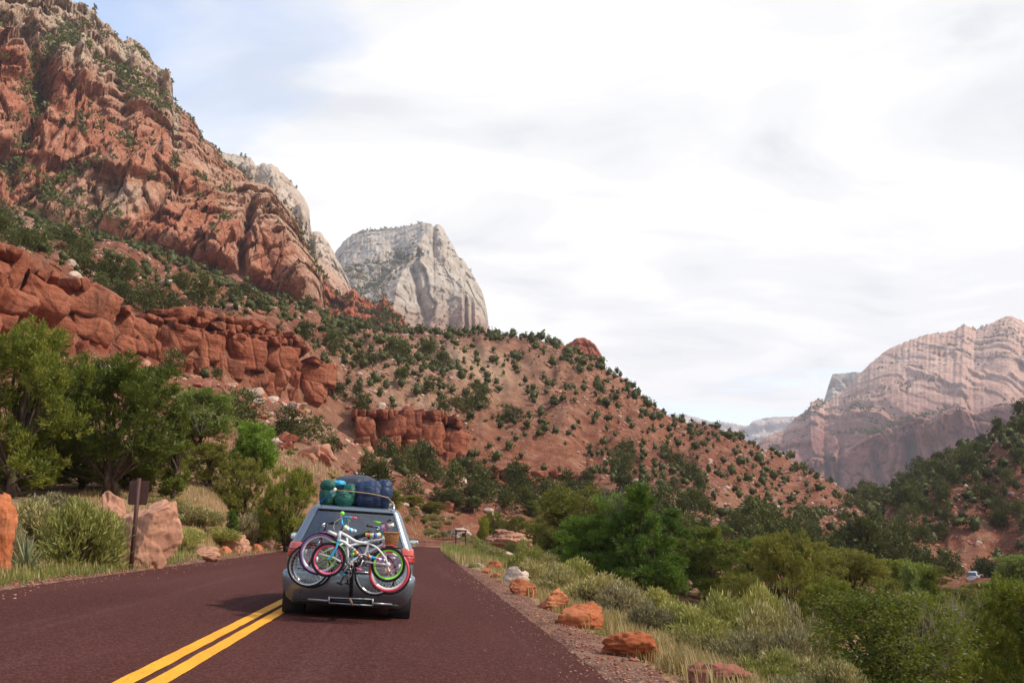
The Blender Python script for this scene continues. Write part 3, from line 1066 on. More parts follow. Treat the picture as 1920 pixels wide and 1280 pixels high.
# ------------------------------------------------------------------ mountains
def mountain(name, label, ridge, base, rr, rb, nu, nv, disp, mat, prof=None, jag=2.0, seed=1, nb=8, back=0.25, attr=None):
    """A rock wall as a sheet from its base up to its rim and down the far side.
    ridge, base: (px, py); rr, rb: distance or (px, distance)."""
    ridge, base = np.array(ridge, float), np.array(base, float)

    def dist(d, x):
        return np.full_like(x, float(d)) if np.isscalar(d) else np.interp(x, [q[0] for q in d], [q[1] for q in d])
    px = np.linspace(ridge[0, 0], ridge[-1, 0], nu)
    jn = np.stack([px, px * 0, px * 0], -1)
    pr = np.interp(px, ridge[:, 0], ridge[:, 1]) + jag * (fbm(jn, 0.11, 4, seed, 0.6) + 0.7 * np.sign(pnoise(jn * 0.17, seed + 5)) * np.abs(pnoise(jn * 0.17, seed + 5)) ** 0.5)
    pb = np.interp(px, base[:, 0], base[:, 1])
    r1, r0 = dist(rr, px), dist(rb, px)
    a1, t1 = polar(px, pr)
    a0, t0 = polar(px, pb)
    z1, z0 = CAM_H + r1 * t1, CAM_H + r0 * t0
    t = np.linspace(0, 1, nv)[:, None]
    h = prof(t) if prof else t
    az = a0 + (a1 - a0) * t
    r = r0 + (r1 - r0) * h
    z = z0 + (z1 - z0) * t
    P = np.stack([r * np.sin(az), r * np.cos(az), z], -1)
    d, dz = disp(P, t * np.ones_like(az), px[None] * np.ones_like(az), az)
    fade = 1 - 0.75 * sstep(0.80, 1.0, t)
    amp = np.percentile(np.abs(d), 85)
    r2 = r - (d - 0.9 * amp * sstep(0.35, 0.9, t)) * fade
    z2 = z + dz * fade
    P = np.stack([r2 * np.sin(az), r2 * np.cos(az), z2], -1)
    rows = [P]
    for k in range(1, nb + 1):
        f = k / nb
        rk = r1 * (1 + back * f)
        zk = z1 - (z1 - z0) * 0.9 * f ** 1.6
        rows.append(np.stack([rk * np.sin(a1), rk * np.cos(a1), zk], -1)[None])
    V = np.concatenate(rows)
    at_ = {k: np.concatenate([v(P, t * np.ones_like(az), px[None] * np.ones_like(az)), np.zeros((nb, nu))]) for k, v in (attr or {}).items()}
    o = obj(name, mesh(name, V.reshape(-1, 3), grid_faces(nv + nb, nu)[:, ::-1], False, at_), mat)
    tag(o, label, None, None, 'structure')
    return V[:nv], t


def bump_line(px, py, pts, width):
    """0..1, high near a line drawn through points of the wall."""
    d = np.full(px.shape, 1e9)
    for (x0, y0), (x1, y1) in zip(pts[:-1], pts[1:]):
        L = (x1 - x0) ** 2 + (y1 - y0) ** 2
        k = np.clip(((px - x0) * (x1 - x0) + (py - y0) * (y1 - y0)) / L, 0, 1)
        d = np.minimum(d, np.hypot(px - x0 - k * (x1 - x0), py - y0 - k * (y1 - y0)))
    return np.maximum(0, 1 - d / width)


def d_massif(P, t, px, az):
    _, py, _ = project(P)
    W = P + 9 * np.stack([fbm(P, 0.014, 3, 3), fbm(P, 0.014, 3, 4), fbm(P, 0.014, 3, 5)], -1)
    side = W[..., 0] * math.cos(0.25) - W[..., 1] * math.sin(0.25)
    lean = side + 0.22 * W[..., 2]
    S = np.stack([lean, 0 * side, W[..., 2]], -1)
    big = fbm(S, (0.0075, 1, 0.0030), 3, 61, 0.5, True)
    f1, e1, c1, t1 = voronoi(S, (0.021, 1, 0.0065), 5)
    f2, e2, c2, t2 = voronoi(S, (0.052, 1, 0.015), 9)
    f3, e3, c3, t3 = voronoi(S, (0.13, 1, 0.042), 12)
    f4, e4, c4, t4 = voronoi(S, (0.32, 1, 0.12), 14)
    zz = P[..., 2] + 20 * fbm(P, 0.008, 3, 71)
    led = np.abs(((zz / 64.0) % 1.0) - 0.5) * 2
    ledge = 9 * (sstep(0.40, 0.55, led) - 0.5)
    d = 24 * big + 17 * (c1 - 0.5) + 20 * t1 + 12 * (c2 - 0.5) + 11 * t2 + 8.5 * (c3 - 0.5) + 7.0 * t3 + 5.0 * (c4 - 0.5) + 4.0 * t4
    d -= 7 * (1 - sstep(0, 0.05, e1)) + 4 * (1 - sstep(0, 0.06, e2)) + 2.2 * (1 - sstep(0, 0.08, e3))
    d += ledge + 3.0 * fbm(P, 0.09, 4, 81, 0.65)
    # buttress on the right with the deep corner beside it, fins near the rim, a gully full of shrubs
    d += 20 * bump_line(px, py, [(490, 380), (520, 450), (570, 560)], 42) ** 0.7 - 20 * bump_line(px, py, [(465, 400), (448, 480), (452, 520)], 13)
    d += 14 * bump_line(px, py, [(95, 140), (100, 190)], 26) + 12 * bump_line(px, py, [(130, 110), (140, 180)], 20)
    d -= 26 * bump_line(px, py, [(20, 60), (40, 110), (60, 190), (30, 260)], 22) + 16 * bump_line(px, py, [(120, 70), (70, 120), (60, 190)], 20)
    d += 10 * bump_line(px, py, [(240, 110), (235, 140)], 16) + 10 * bump_line(px, py, [(300, 150), (305, 200)], 14)
    return d * sstep(0.0, 0.06, t), 2.0 * fbm(P, 0.03, 3, 95)


MASSIF_RIDGE = [(-140, -70), (-60, -30), (0, -8), (36, 0), (52, 4), (62, 22), (84, 28), (115, 41), (131, 39), (161, 49), (174, 66), (190, 62), (203, 79), (210, 95), (223, 97), (230, 87),
                (249, 85), (259, 95), (269, 102), (282, 125), (289, 136), (295, 133), (307, 154), (312, 171), (314, 207), (328, 217), (351, 230), (364, 249), (377, 272), (394, 282),
                (415, 310), (450, 325), (475, 355), (500, 372), (520, 395), (540, 415), (555, 440), (570, 470), (585, 500), (595, 530), (602, 570), (608, 605)]
MASSIF_BASE = [(-140, 395), (0, 425), (100, 460), (200, 485), (300, 512), (400, 542), (480, 566), (540, 592), (608, 625)]


def pale_massif(P, t, px):
    _, py, _ = project(P)
    rim = np.interp(px, [q[0] for q in MASSIF_RIDGE], [q[1] for q in MASSIF_RIDGE])
    n = fbm(P, 0.012, 4, 15)
    near_rim = 1 - sstep(25, 120, (py - rim) + 75 * n)
    slab = 0.8 * np.exp(-(((px - 225) / 85.0) ** 2 + ((py - 370) / 30.0) ** 2)) + 0.7 * np.exp(-(((px - 60) / 60.0) ** 2 + ((py - 420) / 30.0) ** 2))
    return np.clip((near_rim * np.where(px < 330, 1, 0.35) + slab) * (1 + n), 0, 1)


MASSIF_V, _ = mountain('red_mountain', 'towering red sandstone mountain wall with a cream rim', MASSIF_RIDGE, MASSIF_BASE, [(-140, 1150), (0, 1100), (310, 980), (400, 950), (608, 800)],
                       [(-140, 440), (608, 440)], 410, 370, d_massif, M['massif'], lambda t: 0.30 * t + 0.70 * t ** 1.7, 3.0, 3, 8, 0.25, {'pale': pale_massif})


def rock_disp(a_big, a_mid, a_fine, sc, seed, ledge=0.0, led_h=40.0, lines=(), gentle=None):
    def f(P, t, px, az):
        _, py, _ = project(P)
        W = P + (25 / sc) * np.stack([fbm(P, 0.012 * sc, 3, seed + 3), fbm(P, 0.012 * sc, 3, seed + 4), fbm(P, 0.012 * sc, 3, seed + 5)], -1)
        side = W[..., 0]
        S = np.stack([side, 0 * side, W[..., 2]], -1)
        d = a_big * fbm(S, (0.006 * sc, 1, 0.0022 * sc), 4, seed, 0.5, True)
        f1, e1, c1, t1 = voronoi(S, (0.022 * sc, 1, 0.008 * sc), seed)
        f2, e2, c2, t2 = voronoi(S, (0.06 * sc, 1, 0.025 * sc), seed + 1)
        f3, e3, c3, t3 = voronoi(S, (0.17 * sc, 1, 0.08 * sc), seed + 2)
        d += a_mid * (0.8 * (c1 - 0.5) + 0.8 * t1 - 0.3 * (1 - sstep(0, 0.06, e1)) + 0.4 * (c2 - 0.5) + 0.4 * t2 - 0.12 * (1 - sstep(0, 0.07, e2)) + 0.2 * (c3 - 0.5) + 0.2 * t3)
        zz = P[..., 2] + 0.35 * led_h * fbm(P, 0.006 * sc, 3, seed + 8)
        d += ledge * (sstep(0.2, 0.8, np.abs(((zz / led_h) % 1.0) - 0.5) * 2) - 0.5)
        d += a_fine * fbm(P, 0.04 * sc, 5, seed + 9, 0.6)
        for pts, w, a in lines:
            d += a * bump_line(px, py, pts, w)
        if gentle:
            k = 1 - 0.78 * sstep(gentle - 0.03, gentle + 0.05, t)
            return d * sstep(0.0, 0.05, t) * k, (1 - k) * (0.5 * a_fine * fbm(P, 0.012 * sc, 4, seed + 12, 0.55, True) + 0.22 * a_mid * (c2 - 0.5) + 0.3 * a_mid * t2 + 0.25 * a_mid * t1)
        return d * sstep(0.0, 0.05, t), 0 * d
    return f


mountain('white_ridge', 'cream sandstone ridge with fluted wall behind the red mountain', [(385, 275), (425, 286), (450, 290), (470, 295), (480, 311), (495, 306), (515, 309), (530, 325), (550, 345), (570, 370),
         (580, 390), (581, 415), (585, 433), (600, 434), (615, 452), (630, 480), (645, 505), (655, 530), (668, 560), (680, 590)], [(385, 640), (680, 650)], 1750, 1350, 190, 170,
         rock_disp(45, 30, 9, 0.9, 101, 6, 60, [([(505, 320), (545, 480)], 22, 25), ([(582, 430), (592, 600)], 7, -60), ([(560, 400), (572, 470)], 10, 35)]), M['white_ridge'], lambda t: t ** 1.5, 2.2, 21)

PEAK_V, _ = mountain('white_peak', 'pale cream sandstone peak rising behind the hill', [(600, 520), (620, 486), (629, 472), (643, 453), (658, 440), (668, 435), (685, 430), (706, 431), (727, 427), (747, 425), (775, 421), (791, 416), (808, 423),
         (813, 430), (820, 423), (831, 430), (839, 445), (852, 465), (860, 482), (868, 484), (879, 501), (893, 524), (904, 545), (910, 565), (914, 588), (917, 615), (920, 660)],
         [(600, 660), (920, 665)], [(600, 2700), (800, 2350), (920, 2250)], 1900, 270, 230,
         rock_disp(36, 16, 12, 0.62, 131, 3, 30, [([(815, 428), (775, 478), (745, 545), (728, 640)], 44, 60), ([(816, 426), (850, 490), (866, 540), (868, 640)], 26, 45),
                                                   ([(660, 545), (700, 520), (750, 482)], 26, -35), ([(775, 510), (785, 560), (800, 600)], 10, -30), ([(872, 565), (874, 640)], 6, -50), ([(884, 560), (886, 640)], 6, -45),
                                                   ([(690, 440), (720, 500)], 30, 25)]),
         M['white_peak'], lambda t: 0.65 * t + 0.35 * t ** 2, 1.6, 33)
SPUR_V, _ = mountain('red_spur', 'broken red rock spur with pinnacles at the foot of the mountain', [(560, 500), (586, 500), (597, 532), (603, 518), (611, 519), (620, 545), (632, 545), (640, 556), (652, 545), (664, 541), (677, 556), (693, 561), (706, 574), (712, 565),
         (720, 554), (731, 567), (739, 582), (754, 590), (762, 605), (768, 632)], [(560, 640), (768, 650)], 720, 600, 170, 100,
         rock_disp(16, 15, 5, 2.4, 151, 5, 17), M['spur'], None, 2.5, 41)
mountain('red_butte', 'small rounded red butte on the skyline right of the hill', [(1045, 655), (1070, 641), (1082, 633), (1094, 632), (1106, 637), (1118, 648), (1127, 662), (1134, 684), (1138, 712)], [(1045, 720), (1138, 725)], 760, 720, 80, 60,
         rock_disp(8, 9, 3, 2.4, 171, 3, 14), M['spur'], None, 1.5, 51)


def p_right(t):
    return np.interp(t, [0, 0.36, 0.40, 0.62, 1.0], [0, 0.06, 0.20, 0.42, 1.0])


RIGHT_V, _ = mountain('canyon_wall_mountain', 'banded pink and cream mountain above a dark red cliff at the canyon end', [(1400, 845), (1438, 817), (1470, 806), (1491, 785), (1518, 764), (1521, 752), (1533, 748), (1548, 755), (1580, 734), (1610, 702),
         (1634, 678), (1657, 660), (1687, 644), (1717, 633), (1740, 626), (1770, 623), (1791, 618), (1809, 609), (1830, 618), (1850, 610), (1871, 599), (1895, 592), (1907, 595), (1920, 603), (1980, 612), (2080, 660)],
         [(1400, 960), (2080, 965)], [(1400, 3000), (1520, 3100), (2080, 3800)], [(1400, 2450), (2080, 2350)], 380, 250,
         rock_disp(45, 40, 14, 0.5, 191, 2, 60, [([(1545, 825), (1560, 935)], 8, -60), ([(1578, 820), (1572, 935)], 9, -65), ([(1710, 830), (1712, 935)], 14, -80), ([(1640, 850), (1660, 930)], 9, -35), ([(1500, 830), (1515, 900)], 14, -45),
                                                  ([(1690, 760), (1740, 812)], 26, 45), ([(1820, 740), (1760, 800)], 40, 70), ([(1600, 760), (1620, 810)], 22, 35)], 0.40),
         M['right_mountain'], p_right, 2.0, 61)
mountain('white_block', 'white cliff block behind the pink mountain shoulder', [(1525, 790), (1543, 755), (1549, 738), (1554, 720), (1561, 701), (1580, 699), (1604, 697), (1630, 700), (1660, 720)], [(1525, 800), (1660, 800)], 4600, 4400, 90, 70,
         rock_disp(60, 40, 14, 0.4, 211, 14, 90), M['white_peak'], None, 1.2, 71)
mountain('far_mesa', 'flat-topped tan mesa on the far horizon', [(1385, 800), (1404, 797), (1412, 789), (1430, 783), (1450, 781), (1490, 780), (1520, 780), (1560, 784)], [(1385, 870), (1560, 870)], 8200, 7600, 120, 70,
         rock_disp(130, 90, 30, 0.22, 231, 110, 130), M['far_mesa'], None, 1.2, 81)
mountain('far_mesa', 'low blue-green wooded mesa seen over the hill crest', [(1180, 790), (1240, 776), (1285, 777), (1304, 781), (1330, 789), (1360, 790), (1395, 797), (1430, 808)], [(1180, 870), (1430, 870)], 9800, 9200, 120, 60,
         rock_disp(150, 60, 30, 0.2, 251, 40, 200), M['far_mesa'], None, 1.5, 91)

# ------------------------------------------------------------------ rocks
def ico(n):
    bm = bmesh.new()
    bmesh.ops.create_icosphere(bm, subdivisions=n, radius=1.0)
    V = np.array([v.co[:] for v in bm.verts])
    F = np.array([[v.index for v in f.verts] for f in bm.faces])
    bm.free()
    return V, F


ICO = {n: ico(n) for n in (1, 2, 3, 4, 5, 6)}


def rock_shape(seed, dims, n=5, planes=12, cut=0.72, rough=0.035, rnd=0.10):
    """An angular rock: a ball cut by planes, then roughened; sits on z = 0."""
    q = np.random.RandomState(seed)
    V, F = ICO[n]
    V = V.copy()
    V = V * (1 + rnd * fbm(V, 1.1, 3, seed))[:, None]
    N = q.normal(size=(planes, 3))
    N[:, 2] *= 0.8
    N /= np.linalg.norm(N, axis=1, keepdims=True)
    N = np.concatenate([N, [[0, 0, -1.0]]])
    D = np.concatenate([q.uniform(cut - 0.24, cut + 0.04, planes), [0.45]])
    for nn, d in zip(N, D):
        k = V @ nn - d
        V = V - np.maximum(k, 0)[:, None] * nn * 0.96
    d1 = fbm(V, 2.6, 5, seed + 3, 0.6)
    f1, e1, c1, t1 = voronoi(V, (1.9, 1.9, 2.6), seed + 4)
    f2, e2, c2, t2 = voronoi(V, (4.5, 4.5, 7.0), seed + 6)
    V = V * (1 + rough * 1.6 * d1 + rough * 2.4 * (c1 - 0.5) + rough * 3.2 * t1 - rough * 0.9 * (1 - sstep(0, 0.06, e1)) + rough * 0.9 * (c2 - 0.5) + rough * 1.3 * t2)[:, None]
    bed = np.abs(((V[:, 2] * 4.5 + 1.2 * V[:, 0] * q.normal() * 0.4 + 0.5 * d1) % 1.0) - 0.5) * 2
    V[:, :2] *= (1 + rough * 0.9 * (sstep(0.1, 0.6, bed) - 0.5))[:, None]
    lo, hi = V.min(0), V.max(0)
    V = (V - (lo + hi) / 2) / (hi - lo) * np.array(dims)
    V[:, 2] += dims[2] / 2
    return V, F


def boulder(name, label, seed, px, py_base, wpx, hpx, mat, depth=0.8, r=None, group=None, n=5, rz=0.0, sink=0.12, planes=12, cut=0.72, rough=0.045):
    """A rock of wpx by hpx in the photograph standing on the ground at (px, py_base), or at distance r."""
    p = ground_at(px, py_base) if r is None else by_az(px, r)
    d = project(p)[2]
    w, h = wpx * d / FPX, hpx * d / FPX
    V, F = rock_shape(seed, (w, w * depth, h / (1 - sink)), n, planes, cut, rough)
    o = obj(name, mesh(name, V, F, False), M[mat], None, (p[0], p[1] + w * depth * 0.4, p[2] - h * sink))
    az = math.atan2(p[0], p[1])
    o.rotation_euler = (0, 0, -az + rz)
    return tag(o, label, 'boulder' if w > 0.7 else 'rock', group)


B = boulder
# right-hand row along the shoulder, near to far
G1 = 'rocks lining the right road edge'
B('boulder', 'dark red boulder cut off by the bottom edge beside the gravel shoulder', 3, 1362, 1296, 128, 44, 'boulder_red', 0.8, None, G1)
B('boulder', 'long flat orange boulder low in the gravel with grass growing before it', 18, 1188, 1238, 114, 52, 'boulder_orange', 0.7, None, G1, planes=14, cut=0.66)
B('boulder', 'orange boulder with dark split left face, beside the boxy orange block', 21, 1092, 1178, 94, 46, 'boulder_orange', 0.8, None, G1)
B('boulder', 'boxy bright orange block with flat top on the gravel shoulder', 33, 1040, 1146, 68, 42, 'boulder_orange', 0.8, None, G1, planes=8, cut=0.64)
B('rock', 'low pointed orange rock just behind the boxy orange block', 40, 984, 1118, 58, 32, 'boulder_orange', 0.8, None, G1)
B('boulder', 'pale grey-pink angular boulder with flat sloping top on the shoulder', 52, 966, 1096, 62, 34, 'boulder_pale', 0.8, None, G1, planes=8, cut=0.62)
B('rock', 'small flat orange slab in front of the rounded orange rock', 61, 930, 1083, 24, 9, 'boulder_orange', 0.8, None, G1, n=4)
B('rock', 'small orange chip lying by the pale grey-pink boulder', 66, 912, 1075, 20, 10, 'boulder_orange', 0.8, None, G1, n=4)
B('rock', 'rounded orange rock beside a small pale rock near the pull-out', 63, 926, 1072, 32, 20, 'boulder_orange', 0.8, None, G1)
B('rock', 'small round pale rock near the gravel pull-out', 64, 902, 1066, 22, 11, 'boulder_pale', 0.8, None, G1, n=4)
B('boulder', 'rounded pale pink boulder at the end of the gravel pull-out', 71, 941, 1058, 46, 24, 'boulder_pale', 0.8, None, G1)
B('rock', 'low orange rock at the left of three along the grass tip', 81, 854, 1037, 14, 7, 'boulder_red', 0.8, None, G1, n=4)
B('rock', 'low flat orange rock in the middle of three along the grass tip', 82, 874, 1040, 30, 9, 'boulder_orange', 0.8, None, G1, n=4)
B('rock', 'low flat orange rock at the right of three along the grass tip', 83, 898, 1045, 28, 10, 'boulder_orange', 0.8, None, G1, n=4)
B('rock', 'small pale rock at the tip of the grass island', 84, 845, 1031, 15, 8, 'boulder_pale', 0.8, None, G1, n=4)
B('boulder', 'large domed tan boulder with dark underside in the bend', 91, 955, 1032, 96, 52, 'boulder_pink', 0.8, 80, None, 6, planes=7, cut=0.74)
B('boulder', 'smaller pale dome of rock behind the brown roadside board', 95, 860, 1004, 52, 20, 'boulder_pale', 0.8, 120, None)
B('boulder', 'pointed dusty red boulder among sagebrush below the road', 101, 1178, 1128, 48, 26, 'boulder_red', 0.8, 24)
B('boulder', 'wide flat-topped pinkish red boulder among the sagebrush below the road', 107, 1222, 1140, 82, 36, 'boulder_red', 0.8, 22, planes=9, cut=0.62)
# left-hand side
G2 = 'rocks on the left verge'
B('boulder', 'tall orange boulder cut by the left edge of the view', 111, -22, 1066, 76, 152, 'boulder_orange', 0.9, 21, None, 6, planes=10)
B('boulder', 'big five-sided pink sandstone boulder behind the brown sign post', 141, 267, 1062, 132, 128, 'boulder_pink', 0.7, 27.0, None, 6, planes=9, cut=0.66, rough=0.028)
B('boulder', 'pink boulder half hidden behind the big five-sided boulder', 117, 203, 1030, 60, 86, 'boulder_pink', 0.8, 33, None)
B('boulder', 'low smooth pink boulder beside the asphalt right of the sign', 121, 381, 1051, 54, 26, 'boulder_pink', 0.8, None, G2, planes=9)
B('rock', 'small orange wedge between two larger pink boulders', 124, 420, 1041, 26, 17, 'boulder_orange', 0.8, None, G2, n=4)
B('boulder', 'wide pink boulder with pale top behind the small orange wedge', 127, 436, 1037, 64, 36, 'boulder_pink', 0.8, None, G2, planes=10)
B('rock', 'small orange pointed rock beside the road near the van', 131, 481, 1034, 20, 15, 'boulder_orange', 0.8, None, G2, n=4)
B('boulder', 'peaked pink boulder near the van', 133, 496, 1031, 36, 27, 'boulder_pink', 0.8, None, G2)
B('rock', 'low pink rock right of the peaked boulder by the van', 135, 518, 1030, 24, 13, 'boulder_pink', 0.8, None, G2, n=4)
B('rock', 'small bright orange rock just left of the van', 137, 541, 1026, 20, 12, 'boulder_orange', 0.8, None, G2, n=4)
B('boulder', 'lone square red boulder standing in the brush left of the van', 139, 497, 992, 46, 42, 'boulder_orange', 0.8, None, None, planes=9, cut=0.64)
for k, (px, py, w, h) in enumerate([(812, 1006, 8, 4), (823, 1008, 7, 4), (797, 1003, 6, 3)]):
    B('rock', ['tiny pale rock on the outer side of the bend, middle of three', 'tiny pale rock on the outer side of the bend, right of three', 'tiny pale rock on the outer side of the bend, left of three'][k],
      150 + k, px, py, w, h, 'boulder_pale', 0.8, 134, None, n=3)


# red cliff bands, block by block
def cliff_band(name, label, top, bot, rtop, seed, courses, asp=(0.7, 1.7), depth=9.0, cap=0.0):
    """Courses of joined sandstone blocks between two lines of the photograph at the distance of the terrain step.
    courses: share of the height from the top down."""
    q = np.random.RandomState(seed)
    top, bot = np.array(top, float), np.array(bot, float)
    x0, x1 = top[0, 0], top[-1, 0]
    c0 = at(x0, np.interp(x0, bot[:, 0], bot[:, 1]), np.interp(x0, rtop[:, 0], rtop[:, 1]))
    root = empty(name, c0)
    acc = 0.0
    cs = np.array(courses) / sum(courses)
    cnt = 0
    for ci, f in enumerate(cs):
        x = x0 - q.uniform(0, 14)
        while x < x1:
            T = np.interp(x, top[:, 0], top[:, 1])
            Bt = np.interp(x, bot[:, 0], bot[:, 1])
            hp = (Bt - T) * f
            wp = max(7.0, hp * q.uniform(*asp))
            xm = x + wp / 2
            T = np.interp(xm, top[:, 0], top[:, 1])
            Bt = np.interp(xm, bot[:, 0], bot[:, 1])
            hp = (Bt - T) * f
            ym = T + (Bt - T) * (acc + f / 2) + q.uniform(-0.10, 0.10) * hp + 0.10 * (Bt - T) * math.sin(xm * 0.045 + seed) * (0.2 < acc + f / 2 < 0.85)
            r = np.interp(xm, rtop[:, 0], rtop[:, 1]) - 8.2 + q.uniform(-0.45, 0.45) + 2.6 * float(fbm(np.array([xm * 0.022, ci * 0.18, seed]), 1.0, 3, seed)) + (0.35 if ci % 2 else -0.25) + 2.2 * (len(cs) - 1 - ci) / len(cs)
            s = r / FPX * 1.03
            w, h = wp * s * q.uniform(1.03, 1.14), hp * s * q.uniform(1.04, 1.22)
            V, F = rock_block(q.randint(1 << 30), (w, depth * q.uniform(0.85, 1.15), h))
            p = at(xm, ym, r)
            slope_a = math.atan2(float(np.interp(xm + 12, top[:, 0], top[:, 1]) - np.interp(xm - 12, top[:, 0], top[:, 1])), 24.0) * 0.55
            az = math.atan2(p[0], p[1])
            a = -az + 0.22 + q.normal() * 0.17
            Rm = Matrix.Rotation(a, 3, 'Z') @ Matrix.Rotation(q.normal() * 0.03, 3, 'X') @ Matrix.Rotation(q.normal() * 0.025 + slope_a, 3, 'Y')
            o = obj('rock_block', mesh('rock_block', V, F, False), M['cliff'], root)
            off = np.array([math.sin(az), math.cos(az), 0]) * depth * 0.5
            o.matrix_local = Matrix.Translation(Vector(p + off - c0)) @ Rm.to_4x4()
            cnt += 1
            x += wp
        acc += f
    tag(root, label, 'cliff')
    return cnt


BOXV, BOXF = None, None


def rock_block(seed, dims):
    """A joint block: box with worn edges, a few fracture planes and a rough face."""
    global BOXV, BOXF
    if BOXV is None:
        bm = bmesh.new()
        bmesh.ops.create_cube(bm, size=2.0)
        bmesh.ops.subdivide_edges(bm, edges=bm.edges[:], cuts=9, use_grid_fill=True)
        bm.verts.ensure_lookup_table()
        BOXV = np.array([v.co[:] for v in bm.verts])
        BOXF = np.array([[v.index for v in f.verts] for f in bm.faces])
        bm.free()
    q = np.random.RandomState(seed % 2 ** 31)
    V = BOXV.copy()
    d = np.array(dims)
    rad = 0.035
    inner = np.clip(V, -1 + rad, 1 - rad)
    e = V - inner
    L = np.linalg.norm(e, axis=1, keepdims=True)
    V = np.where(L > 1e-6, inner + e / np.maximum(L, 1e-6) * rad, V)
    N = q.normal(size=(6, 3))
    N[:, 1] = -abs(N[:, 1]) - 0.5
    N[:, 2] *= 0.6
    N /= np.linalg.norm(N, axis=1, keepdims=True)
    for n, dd in zip(N, q.uniform(0.92, 1.35, 6)):
        k = V @ n - dd
        V = V - np.maximum(k, 0)[:, None] * n * 0.9
    W = V * d / 2
    nz = fbm(W + seed % 997, 0.35, 5, seed % 1000, 0.6)
    f1, e1, c1, t1 = voronoi(W + seed % 991, (0.26, 0.26, 0.30), seed % 1000)
    f2, e2, c2, t2 = voronoi(W + seed % 983, (0.7, 0.7, 0.9), seed % 1000 + 3)
    bed = np.abs(((W[:, 2] * 0.55 + 0.35 * nz + q.uniform()) % 1.0) - 0.5) * 2
    am = min(d[0], d[2])
    out = np.sign(V) * np.abs(V) ** 6
    out = out / np.maximum(np.linalg.norm(out, axis=1, keepdims=True), 1e-6)
    W = W + out * (0.018 * am * nz + 0.045 * am * (c1 - 0.5) + 0.06 * am * t1 - 0.02 * am * (1 - sstep(0, 0.06, e1)) + 0.03 * am * (sstep(0.2, 0.3, bed) - 0.5) + 0.025 * am * t2)[:, None]
    return W, BOXF


def build_cliffs():
    z2 = lambda pts: [(x / 2.667, 400 + y / 2.667) for x, y in pts]
    rt = np.array([(p[0], p[2]) for p in CLIFF_T], float)
    top = z2([(-260, 60), (0, 150), (100, 190), (200, 270), (330, 310), (450, 350), (560, 420), (640, 480), (740, 500), (830, 540), (970, 570), (1100, 575), (1200, 590), (1300, 600), (1400, 620), (1490, 650), (1540, 720)])
    bot = z2([(-260, 560), (0, 600), (150, 640), (300, 690), (400, 720), (500, 700), (600, 720), (700, 800), (830, 815), (970, 830), (1060, 860), (1240, 900), (1350, 925), (1540, 965)])
    n = cliff_band('red_cliff', 'long red sandstone cliff of stacked blocks above the left trees', top, bot, rt, 5, [0.11, 0.42, 0.27, 0.20], (0.45, 1.9))
    top = z2([(760, 462), (820, 462), (1000, 478), (1100, 490), (1200, 515), (1290, 540), (1380, 575), (1450, 600)])
    bot = z2([(760, 520), (820, 530), (1000, 560), (1100, 568), (1200, 578), (1290, 598), (1380, 618), (1450, 640)])
    n += cliff_band('red_cliff_ledge', 'thin overhanging red ledge on top of the long cliff', top, bot, rt + np.array([0, 4.5]), 8, [0.55, 0.45], (1.2, 3.0), 9)
    top = [(672, 768), (700, 766), (735, 768), (770, 766), (810, 770), (845, 778), (856, 790)]
    bot = [(672, 838), (700, 848), (735, 858), (770, 866), (810, 872), (845, 876), (856, 876)]
    n += cliff_band('red_cliff', 'short red cliff with tall cracked faces right of the van roof', top, bot, rt, 15, [0.16, 0.50, 0.34], (0.45, 1.1), 10)
    top = [(900, 879), (940, 878), (990, 882), (1040, 884), (1075, 890)]
    bot = [(900, 902), (940, 914), (990, 920), (1040, 920), (1075, 916)]
    n += cliff_band('red_cliff', 'low dark red layered cliff near the foot of the hill', top, bot, rt, 25, [0.3, 0.4, 0.3], (0.9, 2.2), 9)
    top = [(505, 786), (560, 800), (620, 812), (660, 832)]
    bot = [(505, 800), (560, 818), (620, 832), (660, 850)]
    n += cliff_band('red_ledge', 'small broken red ledge on the talus left of the short cliff', top, bot, np.array([(505, 152), (660, 172)], float) + np.array([0, 4.0]), 35, [0.5, 0.5], (1.0, 2.4), 6)
    return n


build_cliffs()

# ------------------------------------------------------------------ plants
def unit(v):
    return v / np.maximum(np.linalg.norm(v, axis=-1, keepdims=True), 1e-9)


def leaves(q, P, D, L, W, spread, k, jit=0.5, lv=0.35, twig=0.0):
    """k pointed leaf faces around each tip P growing along D; returns V, F, rnd."""
    n = len(P)
    c = np.repeat(P, k, 0) + q.normal(size=(n * k, 3)) * spread + np.repeat(D, k, 0) * q.uniform(-twig, twig, (n * k, 1))
    d = unit(np.repeat(D, k, 0) + q.normal(size=(n * k, 3)) * jit)
    s = unit(np.cross(d, q.normal(size=(n * k, 3))))
    l = L * q.uniform(1 - lv, 1 + lv, (n * k, 1))
    w = W * q.uniform(0.7, 1.3, (n * k, 1))
    V = np.stack([c, c + d * l * 0.45 + s * w / 2, c + d * l, c + d * l * 0.45 - s * w / 2], 1).reshape(-1, 3)
    F = np.arange(n * k * 4).reshape(-1, 4)
    rnd = np.clip(np.repeat(q.uniform(0, 1, n), k) * 0.7 + q.uniform(0, 0.3, n * k), 0, 1)
    return V, F, np.repeat(rnd, 4)


def lobes_tips(q, C, Rd, n, shell=0.55, flat=1.0):
    w = Rd ** 2 / (Rd ** 2).sum()
    i = q.choice(len(C), n, p=w)
    d = unit(q.normal(size=(n, 3)))
    d[:, 2] = np.where(q.uniform(size=n) < 0.3, np.abs(d[:, 2]), d[:, 2])
    rr = Rd[i] * (shell + (1 - shell) * q.uniform(size=n) ** 0.6)
    return C[i] + d * rr[:, None] * np.array([1, 1, flat]), d


